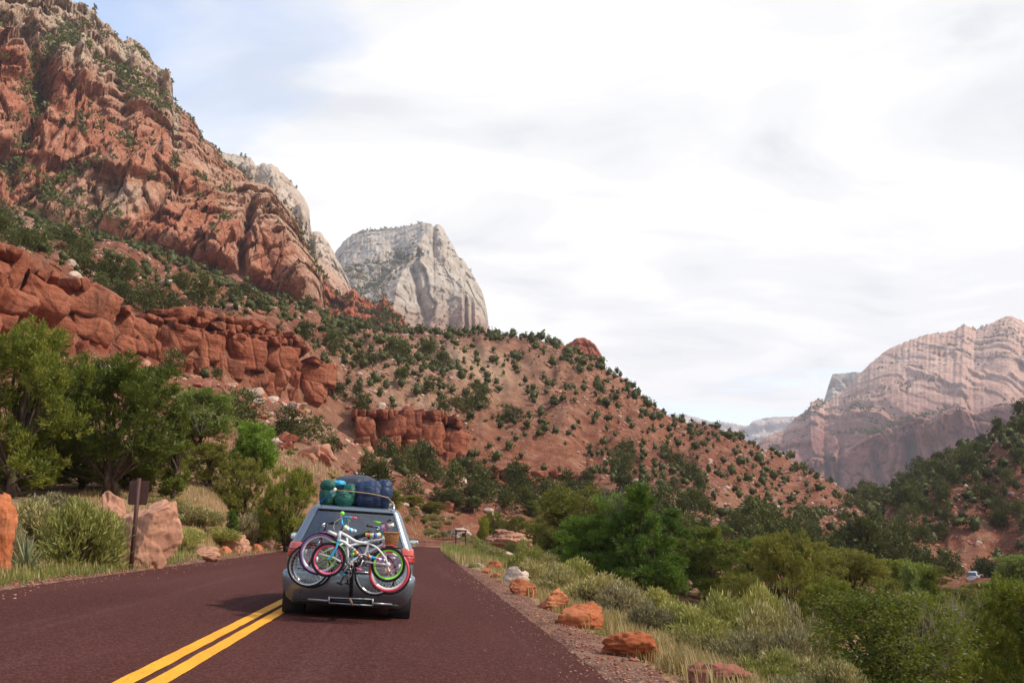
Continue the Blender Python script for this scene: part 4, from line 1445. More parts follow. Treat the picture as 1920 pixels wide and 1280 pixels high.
def crown_lobes(q, h, w, shape, n):
    """Lobe centres and radii for a crown of height h and width w standing on z = 0."""
    t = q.uniform(0.0, 1.0, n)
    if shape == 'cone':
        prof = 0.95 - 0.78 * t ** 1.15
        z = h * (0.10 + 0.82 * t)
    elif shape == 'column':
        prof = 0.9 * np.sqrt(np.clip(1 - (t * 0.95) ** 3, 0, 1))
        z = h * (0.08 + 0.84 * t)
    elif shape == 'spread':
        prof = np.sqrt(np.clip(1 - (t * 1.6 - 0.75) ** 2, 0.06, 1))
        z = h * (0.26 + 0.62 * t)
    else:
        prof = np.sqrt(np.clip(1 - (t * 1.7 - 0.75) ** 2, 0.05, 1))
        z = h * (0.12 + 0.76 * t)
    a = q.uniform(0, 2 * math.pi, n)
    rr = np.sqrt(q.uniform(0.05, 1, n)) * prof * w / 2 * 0.80
    Rl = q.uniform(0.75, 1.35, n) * w * (0.55 + 0.6 * prof) * 0.60 / math.sqrt(n)
    C = np.stack([rr * np.cos(a), rr * np.sin(a), z], -1)
    C[:, :2] += q.normal(size=(n, 2)) * 0.03 * w
    return C, Rl


def wood(q, h, w, C, trunk_r, n_limb, fork=1, lean=0.06, dead=0):
    m = MB()
    tops = []
    for f in range(fork):
        p0 = np.array([q.normal() * trunk_r * 0.8 * (fork > 1), q.normal() * trunk_r * 0.8 * (fork > 1), -0.15])
        p1 = np.array([q.normal() * lean * h + (f - (fork - 1) / 2) * 0.16 * w, q.normal() * lean * h, h * q.uniform(0.75, 0.9)])
        k = np.linspace(0, 1, 8)[:, None]
        pts = p0 + (p1 - p0) * k + q.normal(size=(8, 3)) * np.array([0.02, 0.02, 0]) * h * np.sin(k * 3.1)
        m.tube(pts, trunk_r / math.sqrt(fork) * np.linspace(1.15, 0.18, 8) ** 1.1, 7)
        tops.append(pts)
    for i in range(n_limb):
        tr = tops[i % fork]
        c = C[q.randint(len(C))]
        j = min(6, max(1, int(np.clip(c[2] / h * 6 - 1 - q.uniform(0, 1.5), 1, 6))))
        b = tr[j]
        mid = (b + c) / 2 + np.array([0, 0, -0.04 * h]) + q.normal(size=3) * 0.04 * w
        m.tube(np.stack([b, b * 0.6 + mid * 0.4, mid, (mid + c) / 2 + q.normal(size=3) * 0.02 * w, c]), trunk_r * np.array([0.36, 0.28, 0.2, 0.12, 0.05]) / math.sqrt(fork), 5)
    return m


def tree_mesh(seed, h, w, shape='round', nl=60, tips=1000, k=26, L=0.12, W=0.034, spread=0.07, trunk_r=None, limbs=14, fork=1, shell=0.6, up=0.45, jit=0.5):
    q = np.random.RandomState(seed)
    nl = int(nl * 2.2)
    L, W, spread = L * 0.78, W * 0.80, spread * 0.8
    tips = int(tips * 1.45)
    C, Rl = crown_lobes(q, h, w, shape, nl)
    P, D = lobes_tips(q, C, Rl, tips, shell)
    low = P[:, 2] < 0.05
    P[low, 2] = 0.05 + q.uniform(0, 0.2, low.sum())
    D = unit(D * 0.7 + np.array([0, 0, up]))
    V, F, rnd = leaves(q, P, D, L, W, spread, k, jit)
    tr = trunk_r or (0.03 * h + 0.02 * w)
    wd = wood(q, h, w, C, tr, limbs, fork)
    return V, F, rnd, wd


PROTO = {}


def tree_proto(shape, kind, var):
    """Crown and wood of a tree 5 m tall, shared between the trees of one habit."""
    key = (shape, kind, var)
    if key not in PROTO:
        q = np.random.RandomState(900 + var * 13 + len(shape) * 7 + len(kind))
        w0 = {'column': 1.7, 'cone': 3.6}.get(shape, 4.4)
        h0 = 5.0
        fine = kind == 'fine'
        nl = 90 if fine else 60
        oak = kind == 'oak'
        C, Rl = crown_lobes(q, h0, w0, shape, nl)
        Rl = Rl * (1.0 if fine else 1.15)
        tips, k = (1500, 25) if fine else (2600, 6) if oak else (1500, 15)
        if shape == 'column':
            tips = 800
        if shape == 'cone':
            tips = 1900
        P, D = lobes_tips(q, C, Rl, tips, 0.35 if oak else 0.62)
        low = P[:, 2] < 0.05
        P[low, 2] = 0.05 + q.uniform(0, 0.3, low.sum())
        D = unit(D * 0.7 + np.array([0, 0, 0.55 if fine else 0.15]))
        if fine:
            V, F, rnd = leaves(q, P, D, 0.125, 0.034, 0.045, k, 0.45, 0.4, 0.10)
        elif oak:
            V, F, rnd = leaves(q, P, D, 0.095, 0.066, 0.11, k, 1.0, 0.4, 0.12)
        else:
            V, F, rnd = leaves(q, P, D, 0.125, 0.095, 0.085, k, 0.9, 0.4, 0.05)
        me = mesh('crown', V, F, False, {'rnd': rnd})
        me.materials.append(M['juniper'])
        wd = wood(q, h0, w0, C, 0.17 if shape != 'column' else 0.10, 44, {'column': 1, 'cone': 2, 'spread': 3}.get(shape, 2))
        mw = mesh('trunk', np.concatenate(wd.V), [np.concatenate(wd.Q), np.concatenate(wd.T)], True)
        mw.materials.append(M['bark'])
        PROTO[key] = (me, mw, h0, w0)
    return PROTO[key]


def make_tree(name, label, seed, px, r, py_top, wpx, leaf, shape='round', cat='tree', group=None, kind='fine', dz=0.05, **kw):
    """A tree at distance r in the direction of column px whose top shows at py_top, wpx wide in the photograph."""
    g = by_az(px, r)
    h = max(0.8, top_height(px, py_top, r)) * 1.03
    w = wpx * r / FPX * 1.05
    if leaf in ('cottonwood', 'yellow_leaf', 'willow'):
        kind = 'broad'
    if leaf == 'oak_leaf':
        kind = 'oak'
    me, mw, h0, w0 = tree_proto(shape, kind, seed % (3 if shape == 'round' and kind == 'fine' else 1))
    root = empty(name, (g[0], g[1], g[2] - dz), (seed * 1.37) % 6.28)
    root.scale = (w / w0, w / w0, h / h0)
    o = obj('crown', me, None, root)
    o.material_slots[0].link = 'OBJECT'
    o.material_slots[0].material = M[leaf]
    obj('trunk', mw, None, root)
    tag(root, label, cat, group)
    return root


def twigs(seed, h, w, n=60, r0=0.012):
    """Bare grey branches fanning up from the ground."""
    q = np.random.RandomState(seed)
    m = MB()
    for i in range(n):
        a = q.uniform(0, 2 * math.pi)
        o = q.uniform(0.2, 1) ** 0.7
        e = np.array([math.cos(a) * w / 2 * o, math.sin(a) * w / 2 * o, h * q.uniform(0.55, 1.0)])
        b = np.array([math.cos(a) * 0.06 * w, math.sin(a) * 0.06 * w, 0])
        mid = (b + e) / 2 + q.normal(size=3) * 0.06 * w
        m.tube(np.stack([b, mid, e]), np.array([1, 0.7, 0.3]) * r0, 4, caps=False)
        for j in range(3):
            s = mid + (e - mid) * q.uniform(0, 0.8)
            m.tube(np.stack([s, s + unit(e - mid + q.normal(size=3) * 0.5 * np.linalg.norm(e - mid)) * q.uniform(0.1, 0.3) * h]), np.array([0.5, 0.2]) * r0, 3, caps=False)
    return m


T = make_tree
JL = dict(tips=1150, k=26, L=0.17, W=0.050, spread=0.11, limbs=22, nl=34)
# --- left of the road
T('juniper_tree', 'bright green juniper at the left edge beneath the red cliff', 201, 18, 42, 578, 230, 'juniper', 'round', fork=2, **JL)
T('juniper_tree', 'large dark juniper with dark limbs behind the olive sagebrush', 205, 200, 44, 660, 270, 'juniper', 'spread', fork=3, **{**JL, 'tips': 1400})
T('juniper_tree', 'narrow dark columnar juniper right of the large juniper', 207, 318, 46, 752, 62, 'juniper', 'column', tips=620, k=26, L=0.15, W=0.045, spread=0.08, nl=26)
T('juniper_tree', 'olive juniper behind the sign between large juniper and left edge', 209, 95, 50, 640, 190, 'juniper_olive', 'round', fork=2, tips=900, k=24, L=0.18, W=0.05, spread=0.12)
T('juniper_tree', 'low olive juniper filling the gap under the large dark juniper', 211, 268, 49, 800, 130, 'juniper_olive', 'round', fork=2, tips=700, k=24, L=0.17, W=0.05, spread=0.12)
T('juniper_tree', 'low dark juniper under the left edge tree', 212, 70, 46, 790, 150, 'juniper', 'round', fork=2, tips=700, k=24, L=0.17, W=0.05, spread=0.12)
T('juniper_tree', 'low dark juniper at the foot of the left edge tree', 214, 20, 43, 815, 150, 'juniper', 'round')
T('juniper_tree', 'low dark juniper right behind the olive sagebrush', 215, 145, 47, 820, 150, 'juniper', 'round')
T('juniper_tree', 'low olive juniper right behind the brown sign', 216, 235, 48, 835, 120, 'juniper', 'round')
T('willow_shrub', 'pale yellow-green tree with bare grey branches below the cliff', 213, 362, 72, 726, 140, 'willow', 'spread', 'tree', fork=3, tips=520, k=22, L=0.20, W=0.05, spread=0.16, nl=22)
T('cottonwood_tree', 'vivid light green cottonwood standing before the red talus', 217, 467, 68, 776, 104, 'cottonwood', 'round', 'tree', fork=2, tips=560, k=26, L=0.17, W=0.12, spread=0.15, nl=18, shell=0.4, up=0.2)
T('juniper_tree', 'olive green juniper in front of the pale branchy tree', 219, 385, 56, 822, 125, 'juniper_olive', 'round', fork=2, tips=760, k=24, L=0.18, W=0.05, spread=0.12, nl=24)
T('juniper_tree', 'olive juniper below the light green cottonwood', 223, 455, 54, 852, 110, 'juniper_olive', 'round', fork=2, tips=640, k=24, L=0.17, W=0.05, spread=0.12, nl=24)
T('juniper_tree', 'round dark green juniper immediately left of the van', 227, 540, 50, 862, 120, 'juniper', 'round', fork=2, tips=900, k=26, L=0.16, W=0.05, spread=0.10, nl=26)
T('juniper_tree', 'tiny bright green juniper sprout in the verge brush', 229, 433, 47, 952, 28, 'juniper_bright', 'column', tips=140, k=24, L=0.09, W=0.03, spread=0.05, nl=10, limbs=4)
o = twigs(231, 2.6, 2.8, 18, 0.018).build('bare_shrub', M['twig'], None, True)
g = by_az(365, 70)
o.location = (g[0], g[1], g[2] + 1.6)
tag(o, 'bare grey branches standing out of the pale green tree', 'shrub')
o = twigs(233, 1.9, 1.7, 30, 0.011).build('bare_shrub', M['twig'], None, True)
g = by_az(497, 53)
o.location = tuple(g)
tag(o, 'bare grey leafless shrub between two junipers left of the van', 'shrub')

# --- beyond the van, outside of the bend
G3 = 'trees on the outside of the bend'
for k, (px, r, pt, w, lf, sh, lb) in enumerate([
        (770, 128, 926, 60, 'juniper_olive', 'round', 'olive juniper just right of the van roof'),
        (812, 132, 938, 52, 'juniper_olive', 'spread', 'juniper with bare lower trunk beyond the road bend'),
        (846, 138, 912, 66, 'juniper_far', 'round', 'tall grey-green juniper behind the brown roadside board'),
        (884, 140, 930, 44, 'juniper_far', 'round', 'grey-green juniper behind the small yellow shrub'),
        (925, 118, 955, 54, 'juniper', 'round', 'dark green juniper behind the domed tan boulder'),
        (965, 112, 962, 60, 'juniper_olive', 'round', 'olive bushy juniper above the domed tan boulder'),
        (735, 120, 915, 50, 'juniper_olive', 'round', 'olive juniper peeking over the roof luggage'),
        (1000, 150, 935, 60, 'juniper', 'round', 'dark juniper right of the low layered cliff base'),
        (700, 110, 902, 70, 'juniper_olive', 'round', 'olive juniper mostly hidden behind the roof luggage')]):
    T('juniper_tree', lb, 240 + k, px, r, pt, w, lf, sh, 'tree', G3, tips=420, k=18, L=0.30, W=0.10, spread=0.20, nl=22, limbs=10)
T('yellow_shrub', 'small yellow-leaved shrub left of the domed boulder', 260, 906, 98, 964, 26, 'yellow_leaf', 'round', 'shrub', tips=130, k=18, L=0.17, W=0.10, spread=0.12, nl=8, limbs=6)

# --- right of the road
T('juniper_tree', 'dense dark green pointed juniper right of the road', 271, 1200, 52, 903, 190, 'juniper_bright', 'cone', fork=2, tips=1500, k=28, L=0.17, W=0.05, spread=0.10, nl=44, shell=0.55)
T('juniper_tree', 'tall dense dark juniper filling the middle of the dark clump right of the road', 272, 1165, 54, 912, 170, 'juniper_bright', 'round')
T('juniper_tree', 'lower rounded dark juniper at the left foot of the pointed one', 273, 1105, 54, 955, 165, 'juniper_bright', 'round', fork=2, tips=1100, k=28, L=0.17, W=0.05, spread=0.10, nl=34, shell=0.55)
T('juniper_tree', 'olive juniper rising behind the dark pointed juniper', 275, 1080, 66, 898, 190, 'juniper_olive', 'round', fork=2, tips=820, k=24, L=0.20, W=0.055, spread=0.14, nl=28)
T('juniper_tree', 'olive green juniper between the pointed juniper and the forked tree', 277, 1330, 58, 978, 190, 'juniper', 'round', fork=2, tips=1000, k=24, L=0.18, W=0.05, spread=0.13, nl=30)
T('juniper_tree', 'spreading juniper with dark forked trunk right of the sagebrush', 279, 1465, 44, 985, 150, 'juniper_olive', 'spread', fork=3, tips=1000, k=24, L=0.16, W=0.048, spread=0.11, nl=28, limbs=30)
T('juniper_tree', 'olive juniper behind the forked tree in the valley', 281, 1590, 62, 1018, 160, 'juniper_olive', 'round', fork=2, tips=700, k=22, L=0.20, W=0.055, spread=0.14, nl=24)
T('cottonwood_tree', 'low bright green cottonwood in the valley bottom', 283, 1632, 95, 1052, 90, 'cottonwood', 'round', 'tree', tips=360, k=22, L=0.24, W=0.15, spread=0.22, nl=16, limbs=6)
T('juniper_tree', 'pale topped olive tree right of the bright cottonwood', 285, 1712, 58, 1034, 70, 'willow', 'round', tips=460, k=22, L=0.20, W=0.06, spread=0.14, nl=18)
T('juniper_tree', 'dark juniper behind the leafy oak shrub', 287, 1735, 50, 1062, 110, 'juniper', 'cone', fork=2, tips=900, k=24, L=0.17, W=0.05, spread=0.11, nl=28)
T('cottonwood_tree', 'yellow-green cottonwood below the white car', 289, 1876, 150, 1086, 62, 'cottonwood', 'round', 'tree', tips=260, k=20, L=0.32, W=0.22, spread=0.3, nl=14, limbs=6)
T('cottonwood_tree', 'light green cottonwood at the right edge beside the bare slope', 290, 1905, 130, 1030, 90, 'willow', 'round', 'tree', tips=260, k=20, L=0.32, W=0.20, spread=0.3, nl=14, limbs=6)
T('juniper_tree', 'large shadowy juniper filling the lower right corner', 291, 1925, 21, 1052, 240, 'juniper', 'round', fork=3, tips=1900, k=26, L=0.11, W=0.034, spread=0.085, nl=44, limbs=26)
T('oak_shrub', 'leafy oak shrub with yellowing leaves and grey twigs at lower right', 293, 1640, 17.5, 1088, 300, 'oak_leaf', 'round', 'shrub', fork=4, tips=2400, k=9, L=0.085, W=0.066, spread=0.075, nl=34, limbs=60, trunk_r=0.07, shell=0.4, up=0.15, jit=0.9)
o = twigs(295, 1.7, 1.9, 40, 0.007).build('bare_shrub', M['twig'], None, True)
g = by_az(1730, 20)
o.location = (g[0], g[1], g[2] + 0.8)
tag(o, 'bare grey dead shrub sticking up behind the leafy oak', 'shrub')
o = twigs(297, 2.6, 1.3, 30, 0.013).build('bare_shrub', M['twig'], None, True)
g = by_az(1150, 53)
o.location = (g[0], g[1], g[2] + 3.2)
tag(o, 'bare grey dead branches between the two dark junipers', 'shrub')


for k, (px, r, pt, w, lf, sh, lb) in enumerate([
        (1260, 62, 950, 130, 'juniper_bright', 'cone', 'dark pointed juniper on the right shoulder of the tallest dark juniper'),
        (1255, 75, 985, 120, 'juniper_olive', 'round', 'olive juniper just right of the dark pointed juniper'),
        (1400, 72, 1000, 130, 'juniper', 'round', 'green juniper behind the forked juniper on its left'),
        (1535, 70, 1010, 110, 'juniper_olive', 'round', 'olive juniper just right of the forked juniper'),
        (1380, 40, 1062, 120, 'juniper_olive', 'round', 'low olive juniper rising behind the tall yellow-green rabbitbrush'),
        (1550, 40, 1068, 130, 'juniper', 'round', 'dark rounded juniper behind the left side of the leafy oak'),
        (1650, 46, 1075, 130, 'juniper_olive', 'round', 'olive juniper below the bright valley cottonwood'),
        (1680, 78, 1042, 120, 'juniper', 'round', 'dark green juniper right behind the bright valley cottonwood'),
        (1725, 84, 1052, 100, 'juniper_olive', 'round', 'olive juniper left of the white car'),
        (1810, 34, 1112, 150, 'juniper', 'round', 'dark juniper below the white car'),
        (1885, 40, 1072, 130, 'juniper_olive', 'round', 'olive juniper near the right edge behind the corner juniper'),
        (1735, 25, 1092, 160, 'juniper', 'round', 'dark juniper directly behind the right side of the leafy oak'),
        (1440, 98, 1012, 110, 'juniper_far', 'round', 'distant grey-green juniper over the forked juniper'),
        (1310, 100, 1000, 120, 'juniper_far', 'round', 'distant grey-green juniper behind the olive junipers'),
        (1600, 110, 1030, 120, 'juniper_far', 'round', 'distant grey-green juniper above the bright cottonwood'),
        (1180, 90, 975, 130, 'juniper_far', 'round', 'grey-green juniper behind the dark pointed juniper'),
        (1785, 76, 1097, 90, 'juniper_olive', 'round', 'low olive juniper under the white car, left of three'),
        (1842, 82, 1097, 90, 'juniper', 'round', 'low dark juniper under the white car, right of three'),
        (1815, 60, 1104, 100, 'juniper_olive', 'round', 'low olive juniper under the white car, middle of three'),
        (1020, 92, 960, 110, 'juniper_olive', 'round', 'olive juniper between the domed boulder and the dark junipers')]):
    T('juniper_tree', lb, 310 + k, px, r, pt, w, lf, sh, 'tree', 'junipers in the valley right of the road')


# sagebrush and rabbitbrush
def sage_mesh(seed, tips=520, k=14, L=0.085, W=0.017):
    q = np.random.RandomState(seed)
    n = 12
    a = q.uniform(0, 2 * math.pi, n)
    rr = np.sqrt(q.uniform(0, 1, n)) * 0.36
    C = np.stack([rr * np.cos(a), rr * np.sin(a), 0.34 + 0.22 * q.uniform(-1, 1, n) - 0.25 * rr], -1)
    Rl = q.uniform(0.16, 0.25, n)
    P, D = lobes_tips(q, C, Rl, tips, 0.45)
    P[:, 2] = np.abs(P[:, 2])
    D = unit(unit(P - np.array([0, 0, -0.25])) * 0.9 + np.array([0, 0, 0.5]))
    V, F, rnd = leaves(q, P, D, L, W, 0.035, k, 0.42)
    st = MB()
    for i in range(46):
        e = P[q.randint(len(P))]
        b = np.array([q.normal() * 0.04, q.normal() * 0.04, -0.03])
        st.tube(np.stack([b, (b + e) / 2 + q.normal(size=3) * 0.03, e]), np.array([0.010, 0.007, 0.003]), 4, caps=False)
    return V, F, rnd, st


SAGE = {}


def sage(label, px, r, py_top, wpx, leaf='sage', seed=None, cat='shrub', group='brush along the road', name='sagebrush'):
    g = by_az(px, r)
    h = max(0.25, top_height(px, py_top, r))
    w = wpx * r / FPX
    key = (leaf, (seed or int(px * 7 + r)) % 3)
    if key not in SAGE:
        V, F, rnd, st = sage_mesh(300 + key[1])
        me = mesh('foliage', V, F, False, {'rnd': rnd})
        me.materials.append(M[leaf])
        Vs = np.concatenate(st.V)
        ms = mesh('stems', Vs, [np.concatenate(st.Q)], True)
        ms.materials.append(M['bark'])
        SAGE[key] = (me, ms)
    root = empty(name, (g[0], g[1], g[2] - 0.02), (px * 1.7) % 6.28)
    root.scale = (w, w, h / 0.80)
    obj('foliage', SAGE[key][0], None, root)
    obj('stems', SAGE[key][1], None, root)
    tag(root, label, cat, group)


def brush():
    L = [  # px, r, top, width, leaf, label
        (138, 25, 925, 150, 'sage_green', 'large olive sagebrush left of the brown sign'),
        (60, 28, 930, 130, 'sage', 'pale sagebrush at the left between boulder and large sagebrush'),
        (196, 27, 985, 50, 'sage_green', 'small sagebrush clump touching the large sagebrush'),
        (100, 33, 918, 150, 'sage_grey', 'grey brush under the left junipers'),
        (365, 40, 938, 95, 'sage', 'sagebrush right of the big five-sided boulder'),
        (340, 34, 985, 80, 'sage_green', 'low brush in front of the big boulder right side'),
        (405, 42, 982, 80, 'sage_green', 'yellowish brush above the low smooth pink boulder'),
        (450, 50, 955, 80, 'sage_grey', 'grey brush left of the lone square red boulder'),
        (474, 52, 980, 70, 'sage', 'pale low brush before the lone square red boulder'),
        (535, 60, 968, 80, 'sage', 'pale brush left of the van mirror'),
        (560, 64, 985, 60, 'sage_grey', 'grey brush right beside the van left side'),
        (310, 44, 930, 80, 'sage', 'pale brush under the columnar juniper'),
        (20, 24, 955, 70, 'sage_grey', 'brush behind the yucca at the left edge'),
    ]
    R2 = [
        (1042, 28, 1052, 90, 'sage', 'sagebrush behind the pale grey-pink boulder'),
        (1100, 24, 1066, 120, 'sage', 'wide pale sagebrush behind the boxy orange block'),
        (1150, 21, 1084, 110, 'sage_grey', 'grey sagebrush left of the pointed red boulder'),
        (1205, 17.5, 1120, 100, 'sage_grey', 'greyish brush in front of the pointed red boulder'),
        (1170, 25, 1078, 100, 'sage', 'pale brush under the rounded dark juniper'),
        (1290, 17.5, 1118, 140, 'sage_green', 'yellow-green rabbitbrush right of the flat-topped red boulder'),
        (1345, 19, 1100, 130, 'sage_green', 'tall yellow-green rabbitbrush below the olive juniper'),
        (1400, 18, 1122, 130, 'sage', 'pale rabbitbrush in the middle of the right slope'),
        (1300, 14.5, 1165, 110, 'sage', 'rabbitbrush behind the long flat orange boulder'),
        (1375, 14.5, 1165, 130, 'sage_grey', 'dark based grey brush on the right slope'),
        (1440, 14.5, 1165, 120, 'sage_grey', 'grey brush left of the leafy oak shrub'),
        (1490, 12, 1205, 140, 'sage', 'pale brush below the leafy oak shrub'),
        (1420, 11.5, 1205, 120, 'sage_green', 'yellowish brush nearest the grass strip'),
        (1550, 11.5, 1225, 130, 'sage', 'pale brush at the bottom of the view under the oak'),
        (1460, 10.2, 1248, 120, 'sage_grey', 'grey low brush at the bottom edge of the view'),
        (1010, 33, 1046, 70, 'sage', 'pale brush just behind the pale grey-pink boulder'),
        (1225, 30, 1095, 90, 'sage_green', 'brush at the foot of the dark pointed juniper'),
        (1060, 34, 1040, 90, 'sage_green', 'brush left of the dark rounded juniper'),
        (1010, 40, 1030, 80, 'sage', 'pale brush right of the rounded pale pink boulder'),
        (975, 46, 1032, 60, 'sage_green', 'green brush between pink boulder and domed boulder'),
        (985, 62, 1003, 60, 'sage_green', 'upright green rabbitbrush in front of the domed boulder'),
        (955, 66, 1012, 40, 'sage_green', 'green tuft at the domed boulder foot'),
        (900, 78, 1006, 46, 'sage_green', 'yellow-green brush left of the domed boulder'),
        (915, 66, 1018, 46, 'sage', 'brush between the low orange rocks and domed boulder'),
        (940, 58, 1022, 50, 'sage', 'brush right behind the low flat orange rocks'),
        (890, 43, 1052, 26, 'sage_green', 'small green bush in the gravel by the small pale rock'),
        (1400, 24, 1085, 110, 'sage_green', 'brush below the forked juniper'),
        (1480, 26, 1110, 110, 'sage_grey', 'grey brush at the forked trunk base'),
        (1180, 21, 1108, 80, 'sage', 'pale brush between the two red boulders'),
    ]
    for px, r, t, w, lf, lb in L:
        sage(lb, px, r, t, w, lf)
    for px, r, t, w, lf, lb in R2:
        sage(lb, px, r, t, w, lf, None, 'shrub', 'brush on the right bank')
    q = np.random.RandomState(4)
    for k in range(34):                                       # low brush on the outside of the bend
        px = q.uniform(735, 890)
        r = q.uniform(118, 134) if px < 850 else q.uniform(100, 118)
        g = by_az(px, r)
        _, py, _ = project(g)
        kk = ['pale', 'grey', 'yellow-green'][k % 3]
        wh = 'just right of the van mirror' if px < 790 else 'left of the brown roadside board' if px < 850 else 'behind the brown roadside board'
        sage('low %s sagebrush on the outer bank of the bend, %s' % (kk, wh), px, r, float(py) - q.uniform(7, 16), q.uniform(16, 30), ['sage', 'sage_grey', 'sage_green'][k % 3], k, 'shrub', 'brush beyond the bend')
    for k in range(40):                                       # brush under the valley trees
        px = q.uniform(1250, 1760)
        r = q.uniform(26, 48)
        g = by_az(px, r)
        _, py, _ = project(g)
        if py < 1270:
            kk = ['grey', 'yellow-green', 'pale'][k % 3]
            wh = 'left of the forked juniper' if px < 1420 else 'under the forked juniper' if px < 1540 else 'behind the leafy oak'
            sage('low %s brush on the valley floor %s' % (kk, wh), px, r, float(py) - q.uniform(14, 30), q.uniform(40, 80), ['sage_grey', 'sage_green', 'sage'][k % 3], k, 'shrub', 'brush under the valley trees')


brush()


# yucca at the left edge
def yucca():
    q = np.random.RandomState(8)
    g = by_az(58, 22.5)
    root = empty('yucca_plant', tuple(g))
    for i in range(34):
        a = q.uniform(0, 6.28)
        el = q.uniform(0.25, 1.4)
        L = q.uniform(0.55, 0.85)
        d = np.array([math.cos(a) * math.cos(el), math.sin(a) * math.cos(el), math.sin(el)])
        s = unit(np.cross(d, [0, 0, 1.0]))
        t = np.linspace(0, 1, 6)[:, None]
        c = d * L * t + np.array([0, 0, -0.16 * math.cos(el)]) * t ** 2 * L
        w = 0.024 * np.array([0.7, 1, 1, 0.8, 0.5, 0.03])[:, None]
        V = np.concatenate([c - s * w, c + np.array([0, 0, -0.01]), c + s * w])
        n = 6
        F = [[j, j + 1, n + j + 1, n + j] for j in range(5)] + [[n + j, n + j + 1, 2 * n + j + 1, 2 * n + j] for j in range(5)]
        obj('leaf', mesh('leaf', V, np.array(F), True, {'rnd': np.full(len(V), q.uniform())}), M['yucca'], root)
    tag(root, 'spiky grey-green yucca beside the tall orange boulder', 'yucca')


yucca()


# grass
def grass(name, label, pts, hgt, mat, seed, wid=0.008, lean=0.35):
    q = np.random.RandomState(seed)
    n = len(pts)
    z = gz(pts[:, 0], pts[:, 1])
    b = np.column_stack([pts, z - 0.02])
    h = hgt * q.uniform(0.5, 1.25, n)
    a = q.uniform(0, 2 * math.pi, n)
    d = np.stack([np.cos(a), np.sin(a), 0 * a], -1)
    s = np.stack([-np.sin(a), np.cos(a), 0 * a], -1) * (wid * q.uniform(0.6, 1.4, n))[:, None]
    ln = (lean * q.uniform(0.2, 1.2, n) * h)[:, None]
    m = b + d * ln * 0.35 + np.array([0, 0, 1]) * (h * 0.6)[:, None]
    tip = b + d * ln + np.array([0, 0, 1]) * h[:, None]
    V = np.stack([b - s, b + s, m + s * 0.7, m - s * 0.7, tip], 1).reshape(-1, 3)
    i = np.arange(n)[:, None] * 5
    F4 = i + np.array([[0, 1, 2, 3]])
    F3 = i + np.array([[3, 2, 4]])
    cl = fbm(np.column_stack([pts, z * 0]), 0.8, 3, seed)
    rnd = np.clip(0.5 + 0.7 * cl + q.uniform(-0.3, 0.3, n), 0, 1)
    o = obj(name, mesh(name, V, [F4, F3], False, {'rnd': np.repeat(rnd, 5)}), M[mat])
    return tag(o, label, None, None, 'stuff')


def verge_points(seed, n, u0, u1, s0, s1, clump=0.6, pw=1.0):
    """Points beside the road, gathered in tufts."""
    q = np.random.RandomState(seed)
    nt = max(8, n // 14)
    u = u0 + (u1 - u0) * q.uniform(0, 1, nt) ** pw
    s = s0 + (s1 - s0) * q.uniform(0, 1, nt) ** 1.6
    k = q.randint(0, nt, n)
    sp = 0.06 + 0.004 * s[k]
    U = u[k] + q.normal(size=n) * sp * (1 + clump)
    S = s[k] + q.normal(size=n) * sp * (1 + clump)
    U = np.where(u1 < 0, np.minimum(U, -HALF_L - 0.15), np.maximum(U, HALF_R + 0.1))
    X, Y = road_pt(U, S)
    return np.stack([X, Y], -1)


grass('dry_grass', 'dry straw grass along the left road verge', verge_points(1, 20000, -5.1, -11.5, 13, 60, 1.0, 1.3), 0.24, 'dry_grass', 1, 0.012)
grass('green_grass', 'yellow-green grass on the left road verge', verge_points(2, 20000, -4.9, -9.5, 12, 34, 0.8, 1.2), 0.19, 'green_grass', 2, 0.011)
grass('dry_grass', 'dry golden grass strip on the right bank', verge_points(3, 30000, 5.5, 7.9, 6, 42, 0.8), 0.30, 'dry_grass', 3, 0.010)
grass('dry_grass', 'sparse dry grass among the brush on the right slope', verge_points(4, 9000, 7.4, 12.5, 6, 45, 1.0), 0.32, 'dry_grass', 4, 0.011)
grass('green_grass', 'tall green grass on the island in the road bend', verge_points(5, 9000, 4.8, 14.0, 52, 92, 1.6, 1.3), 0.62, 'green_grass', 5, 0.020)
grass('dry_grass', 'tall straw grass on the island in the road bend', verge_points(6, 6000, 4.6, 12.0, 46, 93, 1.6, 1.4), 0.55, 'dry_grass', 6, 0.020)
grass('dry_grass', 'dry grass on the outer bank of the bend', verge_points(7, 6000, -5.4, -13.0, 60, 125, 1.8), 0.45, 'dry_grass', 7, 0.028)
for k, (px, py, n, h, mt, lb) in enumerate([(1262, 1262, 260, 0.30, 'dry_grass', 'pale grass tuft on the gravel right of the long flat orange boulder'),
                                            (1195, 1236, 150, 0.20, 'dry_grass', 'grass tuft in front of the long flat orange boulder'),
                                            (1052, 1148, 120, 0.16, 'dry_grass', 'grass tuft at the corner of the boxy orange block'),
                                            (1125, 1190, 90, 0.12, 'green_grass', 'small green weed on the gravel below the split orange boulder'),
                                            (1035, 1165, 60, 0.08, 'green_grass', 'tiny green weed on the gravel shoulder')]):
    p = ground_at(px, py)
    q = np.random.RandomState(50 + k)
    o = grass('grass_tuft', lb, p[:2] + q.normal(size=(n, 2)) * 0.09, h, mt, 60 + k, 0.006, 0.7)
    del o['kind']
    tag(o, lb, 'grass tuft')


